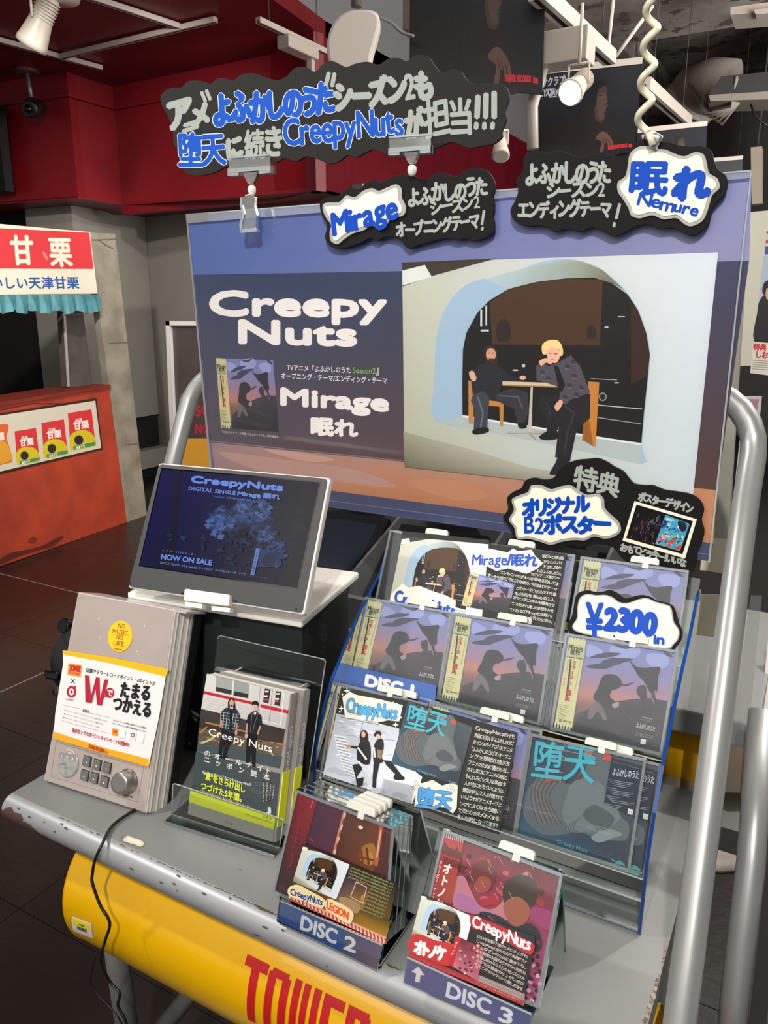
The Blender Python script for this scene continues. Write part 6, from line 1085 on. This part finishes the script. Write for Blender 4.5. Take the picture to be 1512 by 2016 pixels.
MB().prism(dv, [dv.L(x, y) for x, y in k1([(266, 112), (1112, 184), (992, 758), (146, 634)])], .0, .0014).build('screen_glass', mat('screen_black', '05060c', .12), t)
A = Art(dv.L).crop(220, 880, 2.7, (.12, -1)); A.poly([(272, 120), (1106, 190), (988, 750), (152, 630)], '05060f', ['02044a', '04050d', '03030a', '020238'])
A.poly([(272, 120), (380, 129), (330, 640), (152, 630)], '04053a', ['04054e', '03041c', '02030c', '03043c'])
rnd = random.Random(9)
def cloudy(cx, cy, rx, ry, n, cols, rr):
    for i in range(n): a = rnd.uniform(0, 6.28); r = math.sqrt(rnd.random()); x = cx+rx*r*math.cos(a); y = cy+ry*r*math.sin(a); s = rnd.uniform(*rr); A.poly([(x+s*math.cos(q)*(1+.35*math.sin(3*q+i)), y+s*.8*math.sin(q)*(1+.3*math.cos(2*q+i))) for q in [j*.52 for j in range(12)]], rnd.choice(cols))
cloudy(880, 400, 110, 170, 50, ['0a1020', '0c1426', '090d1a'], (20, 50))
cloudy(700, 400, 150, 80, 80, ['1c2c50', '16233f', '20345c'], (14, 34)); cloudy(580, 400, 70, 80, 110, ['2c4474', '36528a', '213660', '43609a'], (5, 17)); cloudy(750, 340, 95, 70, 140, ['2c4270', '36507e', '1e3054', '4a6496'], (5, 18)); cloudy(820, 470, 60, 50, 70, ['2a4070', '1c2c4e', '38548a', '14203a'], (5, 16)); cloudy(880, 560, 50, 75, 70, ['24386a', '1a2a50', '2e4678', '0e1830'], (5, 15)); cloudy(690, 560, 120, 70, 45, ['0e1628', '131d34', '1b2a48'], (6, 18)); cloudy(680, 460, 90, 30, 16, ['060810', '080b16'], (8, 20))
cloudy(315, 470, 12, 36, 12, ['1e2a48', '16203a'], (4, 9)); cloudy(388, 485, 14, 16, 8, ['1e2a48', '26345a'], (4, 8)); cloudy(495, 520, 14, 40, 14, ['141e34', '1c2a48'], (4, 9))
B1 = '6a8ce0'; A.text('CreepyNuts', (428, 190), (912, 236), 34, B1, .1).text('DIGITAL SINGLE', (414, 232), (662, 258), 20, B1, .04).text('Mirage 眠れ', (674, 260), (898, 280), 24, B1, .07).text('NOW STREAMING', (546, 270), (744, 292), 10, '4f6cb4', .03)
A.text('N E W  S I N G L E', (275, 556), (438, 577), 10, '6078b0', .02).text('NOW ON SALE', (268, 598), (536, 630), 27, B1, .06).text('TVアニメ「よふかしのうた Season2」オープニング・テーマ/エンディング・テーマ', (261, 622), (716, 684), 13, '7890c8', .02).text('2025.0', (738, 690), (870, 706), 4, '40507c')
A.poly([(772, 540), (794, 542), (762, 686), (742, 682)], '5c7cbc').vert('ミラージュ眠れ', (778, 560), (755, 670), 10, '16203c', .05).poly([(796, 545), (915, 560), (900, 640), (780, 640)], '1c3068').blob([(810, 590), (850, 560), (880, 600), (850, 640), (800, 620)], '0e1a3a').blob([(870, 560), (905, 570), (895, 630), (880, 600)], '102048')
A.build('screen_image', dv, t, printmat('screen_glow', .25, .9), .0015)
FL, FRt, BRt = onz(250, 1166, 1.172), onz(594, 1222, 1.172), onz(707, 1126, 1.172); BLt = FL+(BRt-FRt)
z1 = Vector((0, 0, -.012)); bq = [FL, FRt, BRt, BLt]; MB().hexa([p+z1 for p in bq], bq).build('base_unit', mat('gloss_white', 'e6e3dc', .3, coat=.3), t, bevel=.003)
ct = (FRt+BRt+FL+BLt)/4; e1 = (FRt-FL).normalized(); e2 = (BRt-FRt).normalized()
MB().hexa([ct-e1*.12-e2*.08, ct+e1*.12-e2*.08, ct+e1*.12+e2*.08, ct-e1*.12+e2*.08], [p+Vector((0, 0, .0015)) for p in (ct-e1*.12-e2*.08, ct+e1*.12-e2*.08, ct+e1*.12+e2*.08, ct-e1*.12+e2*.08)]).build('disc_cover', mat('cover_white', 'dddad2', .35), t, bevel=.0007)
MB().lathe(ct+e1*.06, (0, 0, 1), [(.055, .0), (.055, .0022), (.05, .0026)], 40).build('cover_ring', mat('cover_white', 'dddad2', .35), t)
h = k1([(403, 757), (643, 790), (637, 852), (398, 822)]); MB().prism(dv, [dv.L(x, y) for x, y in rounded(h, 4)], -.004, .009).build('hinge', mat('gloss_white', 'e6e3dc', .3, coat=.3), t, bevel=.002)
h = k1([(402, 825), (493, 838), (493, 862), (402, 850)]); h2 = k1([(542, 848), (640, 860), (636, 882), (542, 872)]); MB().prism(dv, [dv.L(x, y) for x, y in h], -.004, .006).prism(dv, [dv.L(x, y) for x, y in h2], -.004, .006).build('hinge_foot', mat('gloss_white', 'e6e3dc', .3, coat=.3), t)
f = MB()
for (x, y) in [(98, 728), (980, 862), (660, 820), (376, 778)]: a, c = dv.L(*k1([(x, y)])[0]); f.lathe(dv.W(a, c, .001), dv.n, [(.0022, 0), (.002, .0008)], 12)
f.build('screw_cap', BLACK, t)
# box
t = thing('dark_box', 'dark glossy box carrying the portable player, with faint upright lettering', 'box', (-.7, .9, TZ)); zt = 1.158
a = onz(594, 1232, zt); bb = onz(686, 1160, zt); e2 = (bb-a); e1 = Vector((e2.y, -e2.x, 0)).normalized()*-.235
MB().hexa([(p.x, p.y, TZ+.001) for p in (a+e1, a, bb, bb+e1)], [a+e1, a, bb, bb+e1]).build('carton', mat('dark_carton', '26292b', .35, var=.05), t, bevel=.002)
sp = Plane((a.x, a.y, TZ), ax=e2, u=(0, 0, 1)); A = Art(sp.L).crop(360, 1160, 4.447); A.vert('SOUNDS', (1245, 270), (1225, 880), 55, '3f4446', .02); A.build('side_print', sp, t, GLOSS)
p = onz(394, 1195, 1.15); MB().box(p.x-.01, p.x+.03, p.y-.02, p.y, 1.08, 1.155).build('corner_bracket', BLACK, t)
t = thing('wire_easel', 'black folded wire easel behind the silver player and the books', 'easel', (-.8, .8, TZ))
MB().tube([onz(388, 1420, 1.0), onz(366, 1395, 1.0)], .0025, 6).tube([ond(370, 1250, 1.25), ond(362, 1390, 1.2), ond(392, 1410, 1.15)], .0025, 6).tube([onz(375, 1465, .96), onz(320, 1430, .96)], .002, 6).build('wire', BLACK, t)
# ================================================================ books on clear stand
bk = Plane((-.7057, .6956, .92), yaw=math.radians(4.4), tilt=math.radians(17.5)); k7 = lambda pts: cpx(340, 1240, 4.447, pts)
def book(label, q, off, front):
    L = [bk.L(x, y) for x, y in q]; t = thing('book', label, 'book', bk.W(*L[3], off), 'photo-cover books on the clear stand')
    MB().prism(bk, [(a+(.001 if i in (0, 3) else -.0015), b+(-.0012 if i < 2 else .0012)) for i, (a, b) in enumerate(L)], off-.0168, off-.0008).build('page_block', mat('page_paper', 'd9d7cf', .7), t)
    for nm, o0, o1 in (('front_cover', off-.0008, off), ('back_cover', off-.018, off-.0168)): MB().prism(bk, L, o0, o1).build(nm, mat('cover_grey', '8d8784', .45), t)
    R = [L[1], (L[1][0]+.0016, L[1][1]), (L[2][0]+.0016, L[2][1]), L[2]]; MB().prism(bk, R, off-.018, off).build('spine', mat('spine_grey', '8d8986', .45), t)
    TR, BR = Vector(R[1]), Vector(R[2]); m = TR.lerp(BR, .53); MB().prism(bk, [tuple(m+Vector((-.001, 0))), tuple(m+Vector((.0006, 0))), tuple(TR.lerp(BR, .9)+Vector((.0006, 0))), tuple(TR.lerp(BR, .9)+Vector((-.001, 0)))], off-.0182, off+.0002).build('paper_band', mat('band_yellow', 'dfe21a', .45), t)
    S = Plane(bk.W(R[1][0], R[1][1], off-.018), ax=bk.n, u=bk.u); vd = (BR-TR); 
    A = Art(lambda x, y: (x, y)); px = .0088
    ln = .197; A.up = (0, 1)
    for s, y0, y1, col in (('Creepy Nuts', -.045, -.098, 'dcdad6'), ('のオールナイト', -.100, -.128, 'dcdad6')):
        A.text(s, (.0045, y0), (.0045, y1), .0085, col, .02, up=(1, 0))
    A.V = [(a, b, k) for a, b, k in A.V]; A.build('spine_print', Plane(S.P+bk.ax*.0003, ax=bk.n, u=(bk.u+bk.ax*((vd.x)/(vd.y) if vd.y else 0)).normalized()), t, CARD)
    if front: front(t)
    return t
def coverart(t):
    A = Art(bk.L).crop(340, 1240, 4.447, (.08, -1))
    A.poly([(300, 385), (1030, 560), (985, 870), (250, 690)], 'cfccc8', ['d2d0cc', 'c2c0be', 'b8b6b6', 'c8c5c2'])
    A.poly([(380, 408), (528, 442), (524, 572), (378, 536)], '9aa09c').poly([(380, 498), (522, 530), (522, 572), (378, 536)], '2c302e').poly([(540, 446), (672, 476), (662, 600), (532, 575)], '8f9692').poly([(536, 536), (664, 562), (660, 600), (532, 575)], '262a28').line([(530, 440), (518, 580)], 7, 'd8d8d6').line([(378, 405), (672, 476)], 3, '8a8c8a')
    for k in range(5): A.line([(262, 585+k*22), (1000, 760+k*22)], 2, '9a9896')
    A.poly([(277, 535), (705, 632), (700, 655), (272, 560)], 'b8202e').poly([(770, 650), (1018, 705), (1010, 735), (765, 678)], 'b8202e')
    A.line([(768, 500), (740, 800)], 3, '6a6866').line([(875, 525), (845, 805)], 4, '5a5856').line([(975, 550), (945, 830), (735, 780)], 5, 'ece9e6')
    A.poly([(808, 512), (858, 522), (840, 645), (792, 632)], '2a2a2c').poly([(905, 535), (952, 545), (940, 668), (892, 655)], '2c2c2e')
    for (x, y, c) in [(825, 540, 'd8d6d2'), (815, 580, 'e0ded8'), (822, 610, 'c83040'), (925, 560, 'd8d6d2'), (915, 605, 'e8e4de'), (912, 625, 'd04050')]: A.rect(x-16, y-7, x+16, y+7, c)
    A.poly([(250, 690), (985, 870), (965, 1010), (230, 880)], '26241f', ['3a3836', '2c2a28', '3a3028', '2c2420'])
    A.poly([(230, 860), (965, 1000), (940, 1200), (215, 1060)], '5c5448', ['5a4c38', '6a5a48', '4a4a48', '42464a'])
    for (a, b) in [((290, 810), (420, 840)), ((450, 850), (640, 890)), ((860, 985), (985, 1005)), ((240, 900), (300, 850)), ((235, 985), (380, 960))]: A.line([a, b], 14, 'a8743c')
    rnd = random.Random(2)
    for i in range(70): x = 245+rnd.random()*700; y = 870+rnd.random()*90+(x-245)*.18; s = rnd.uniform(4, 14); A.blob([(x-s, y), (x, y-s*.6), (x+s, y), (x, y+s*.6)], rnd.choice(['8c7454', '3c3630', 'a08458', '2a2824', '6c5c48', 'b8945c']), 2)
    A.line([(240, 1000), (330, 960), (420, 900)], 16, 'c4b488').line([(850, 1050), (930, 1170)], 12, 'b8a878').poly([(230, 990), (960, 1110), (938, 1210), (212, 1060)], '3e4c50')
    A.poly([(208, 1062), (945, 1258), (905, 1642), (165, 1402)], '3f474a', ['3a4648', '444c50', '3e464a', '38464a'])
    for r in (40, 58, 76): A.line([(760+r*1.3*math.cos(a), 1385+r*.62*math.sin(a)+r*.25*math.cos(a)) for a in [i*.35 for i in range(18)]], 2.5, '626c70')
    # two standing figures
    A.poly([(440, 850), (545, 870), (540, 960), (500, 1020), (468, 1125), (440, 1122), (462, 990), (430, 1100), (402, 1085), (418, 970)], '131318')
    A.poly([(430, 715), (470, 680), (510, 690), (560, 690), (592, 745), (590, 815), (560, 812), (552, 900), (520, 905), (432, 858), (440, 790), (405, 765)], '242c34')
    for k in range(6): A.line([(425+k*28, 715+k*4), (420+k*24, 850+k*6)], 3, 'c8d0cc').line([(425, 720+k*26), (585, 742+k*26)], 2.5, 'b0bab8')
    A.poly([(505, 700), (530, 702), (520, 880), (498, 878)], '101014').line([(430, 790), (440, 845)], 15, 'b08070').line([(565, 820), (560, 905)], 15, 'b08070').blob([(552, 880), (570, 890), (566, 918), (550, 912)], 'c49080')
    A.blob([(488, 690), (490, 620), (522, 596), (545, 625), (552, 692), (535, 690), (530, 640), (505, 640), (502, 690)], '171315').ell(520, 640, 20, 30, 'c89a84').poly([(508, 655), (532, 655), (526, 672), (514, 672)], '3a2824').line([(508, 634), (516, 633)], 3, '2c1e1a').line([(524, 634), (532, 635)], 3, '2c1e1a')
    A.poly([(655, 905), (742, 912), (735, 1020), (728, 1200), (700, 1195), (692, 1060), (680, 1160), (645, 1165), (648, 1040)], '121217').poly([(650, 795), (665, 745), (700, 715), (740, 712), (780, 750), (788, 830), (765, 832), (758, 905), (655, 905), (662, 820), (640, 805)], '17181d')
    A.line([(700, 720), (684, 895)], 2.5, '8a8c90').line([(752, 725), (722, 820), (705, 895)], 2.5, '8a8c90').line([(655, 820), (648, 930)], 14, 'b88a78').line([(772, 840), (748, 910)], 15, 'b88a78').blob([(636, 915), (658, 912), (660, 942), (640, 945)], 'c89888')
    A.poly([(712, 725), (725, 752), (738, 722)], 'd8d8d8').blob([(700, 665), (702, 630), (730, 620), (754, 635), (752, 668), (740, 650), (712, 650)], '18141a').ell(726, 678, 20, 32, 'd4a894').poly([(700, 650), (712, 640), (745, 645), (752, 660), (730, 656)], '18141a').line([(714, 676), (722, 675)], 3, '2c1e1a').line([(732, 678), (740, 679)], 3, '2c1e1a').line([(722, 698), (732, 699)], 3, 'a05a54')
    A.blob([(395, 1085), (430, 1082), (438, 1118), (410, 1115)], '0c0c0e').blob([(450, 1105), (490, 1110), (470, 1132), (446, 1125)], '0c0c0e')
    A.text('Creepy Nuts', (318, 918), (872, 1070), 62, 'e8e6e2', .006)
    A.hand('の  オ  ー  ル  ナ  イ  ト', (282, 1095), (862, 1255), 48, 'dad8d4', .03, jit=.1).hand('ニ   ッ   ポ   ン   読   本', (280, 1152), (850, 1318), 52, 'dad8d4', .03, jit=.1)
    A.text('No.1ヒップホップユニットCreepy Nutsが', (268, 1252), (690, 1366), 26, 'dcdad6', .025).text('"素"をさらけ出し', (275, 1298), (635, 1420), 62, 'd4dc3a', .03).text('つづけた5年間。', (252, 1385), (606, 1502), 62, 'd4dc3a', .03).text('もはや2人の代名詞とも言える、飾らない言葉として確かにハマしてゆく。', (242, 1408), (696, 1560), 15, 'c8c8c6', .01)
    for k in range(4): A.line([(893-k*30, 1345-k*8), (880-k*26, 1480+k*10)], 14, '101214').vert('月曜深夜を制する', (893-k*30, 1350-k*8), (880-k*26, 1478+k*10), 12, 'd0d0ce', .01)
    A.ell(848, 1570, 28, 32, '4a5458').poly([(838, 1590), (845, 1550), (862, 1552), (868, 1600), (850, 1612), (820, 1600)], 'c8ccca')
    A.poly([(160, 1400), (905, 1640), (892, 1745), (148, 1505)], 'd9dc1e', ['dde022', 'd2d61a', 'c8cc1c', 'd6da1e']).text('定価1650円(本体1500円+税10%)', (640, 1620), (870, 1690), 14, '4a4a18', .01).text('幻冬舎', (790, 1640), (872, 1662), 24, '4a4a18', .01)
    A.poly([(148, 1505), (892, 1745), (880, 1855), (138, 1610)], '8c8683').text('幻冬舎', (470, 1690), (530, 1708), 20, '4a4442', .01)
    A.build('printed_cover', bk, t, GLOSS, .0001)
book('front photo-cover book with yellow band on the clear stand', k7([(300, 382), (1032, 560), (892, 1858), (138, 1612)]), 0, coverart)
book('second photo-cover book right behind the front one on the clear stand', [(x+10, y-2) for x, y in k7([(300, 382), (1032, 560), (892, 1858), (138, 1612)])], -.0195, None)
t = thing('book_stand', 'clear acrylic stand with tall back sheet holding the two books', 'stand', (-.68, .7, TZ))
bs = lambda pts, off: [bk.L(x, y, off) for x, y in pts]
bq = rounded(k7([(395, 48), (1338, 262), (1180, 1330), (250, 1330)]), 7); MB().prism(bk, bs(bq, -.052), -.054, -.052).build('back_sheet', CLEAR, t)
e = bs(bq, -.052)[:10]; MB().tube([bk.W(a, c, -.053) for a, c in e], .0009, 6).tube([bk.W(a, c, -.053) for a, c in (e[9], bk.L(*k7([(1180, 1330)])[0], -.052))], .0009, 6).build('sheet_edge', EDGE, t)
cv = k7([(395, 318), (1185, 490), (1150, 520), (370, 350)]); MB().prism(bk, bs(cv, -.038), -.044, -.036).build('wrap_top', clear('crinkly_wrap', 'f0f0f0', .1, 1.5, .12, 'd8d8d8'), t)
for p, q in (((535, 358), (600, 325)), ((1100, 500), (1165, 468))): MB().prism(bk, bs(k7([p, (p[0]+14, p[1]+4), (q[0]+14, q[1]), q]), -.03), -.034, -.03).build('hook_strip', EDGE, t)
fq = rounded(k7([(2, 1342), (972, 1660), (935, 1905), (-8, 1640)]), 6); o = .010
MB().prism(bk, bs(fq, o), o-.001, o+.001).build('front_lip', CLEAR, t); ee = bs(fq, o); MB().tube([bk.W(a, c, o) for a, c in ee[:10]], .0010, 6).tube([bk.W(a, c, o) for a, c in (ee[9], ee[10])], .001, 6).tube([bk.W(a, c, o) for a, c in (ee[0], ee[-1])], .001, 6).build('lip_edge', EDGE, t)
zz = TZ+.001; pf = [onz(340-6, 1240+1650/4.447, zz), onz(340+930/4.447, 1240+1950/4.447, zz)]; dirx = (pf[1]-pf[0]).normalized(); dy = Vector((-dirx.y, dirx.x, 0))
MB().hexa([pf[0]-dy*.012, pf[1]-dy*.012, pf[1]+dy*.08, pf[0]+dy*.08], [p+Vector((0, 0, .003)) for p in (pf[0]-dy*.012, pf[1]-dy*.012, pf[1]+dy*.08, pf[0]+dy*.08)]).build('base_plate', CLEAR, t)
MB().hexa([pf[0]-dy*.012, pf[1]-dy*.012, pf[1]-dy*.010, pf[0]-dy*.010], [p+Vector((0, 0, .003)) for p in (pf[0]-dy*.012, pf[1]-dy*.012, pf[1]-dy*.010, pf[0]-dy*.010)]).hexa([pf[0]+dy*.004, pf[1]+dy*.004, pf[1]+dy*.006, pf[0]+dy*.006], [p+Vector((0, 0, .0032)) for p in (pf[0]+dy*.004, pf[1]+dy*.004, pf[1]+dy*.006, pf[0]+dy*.006)]).build('base_edge', EDGE, t)
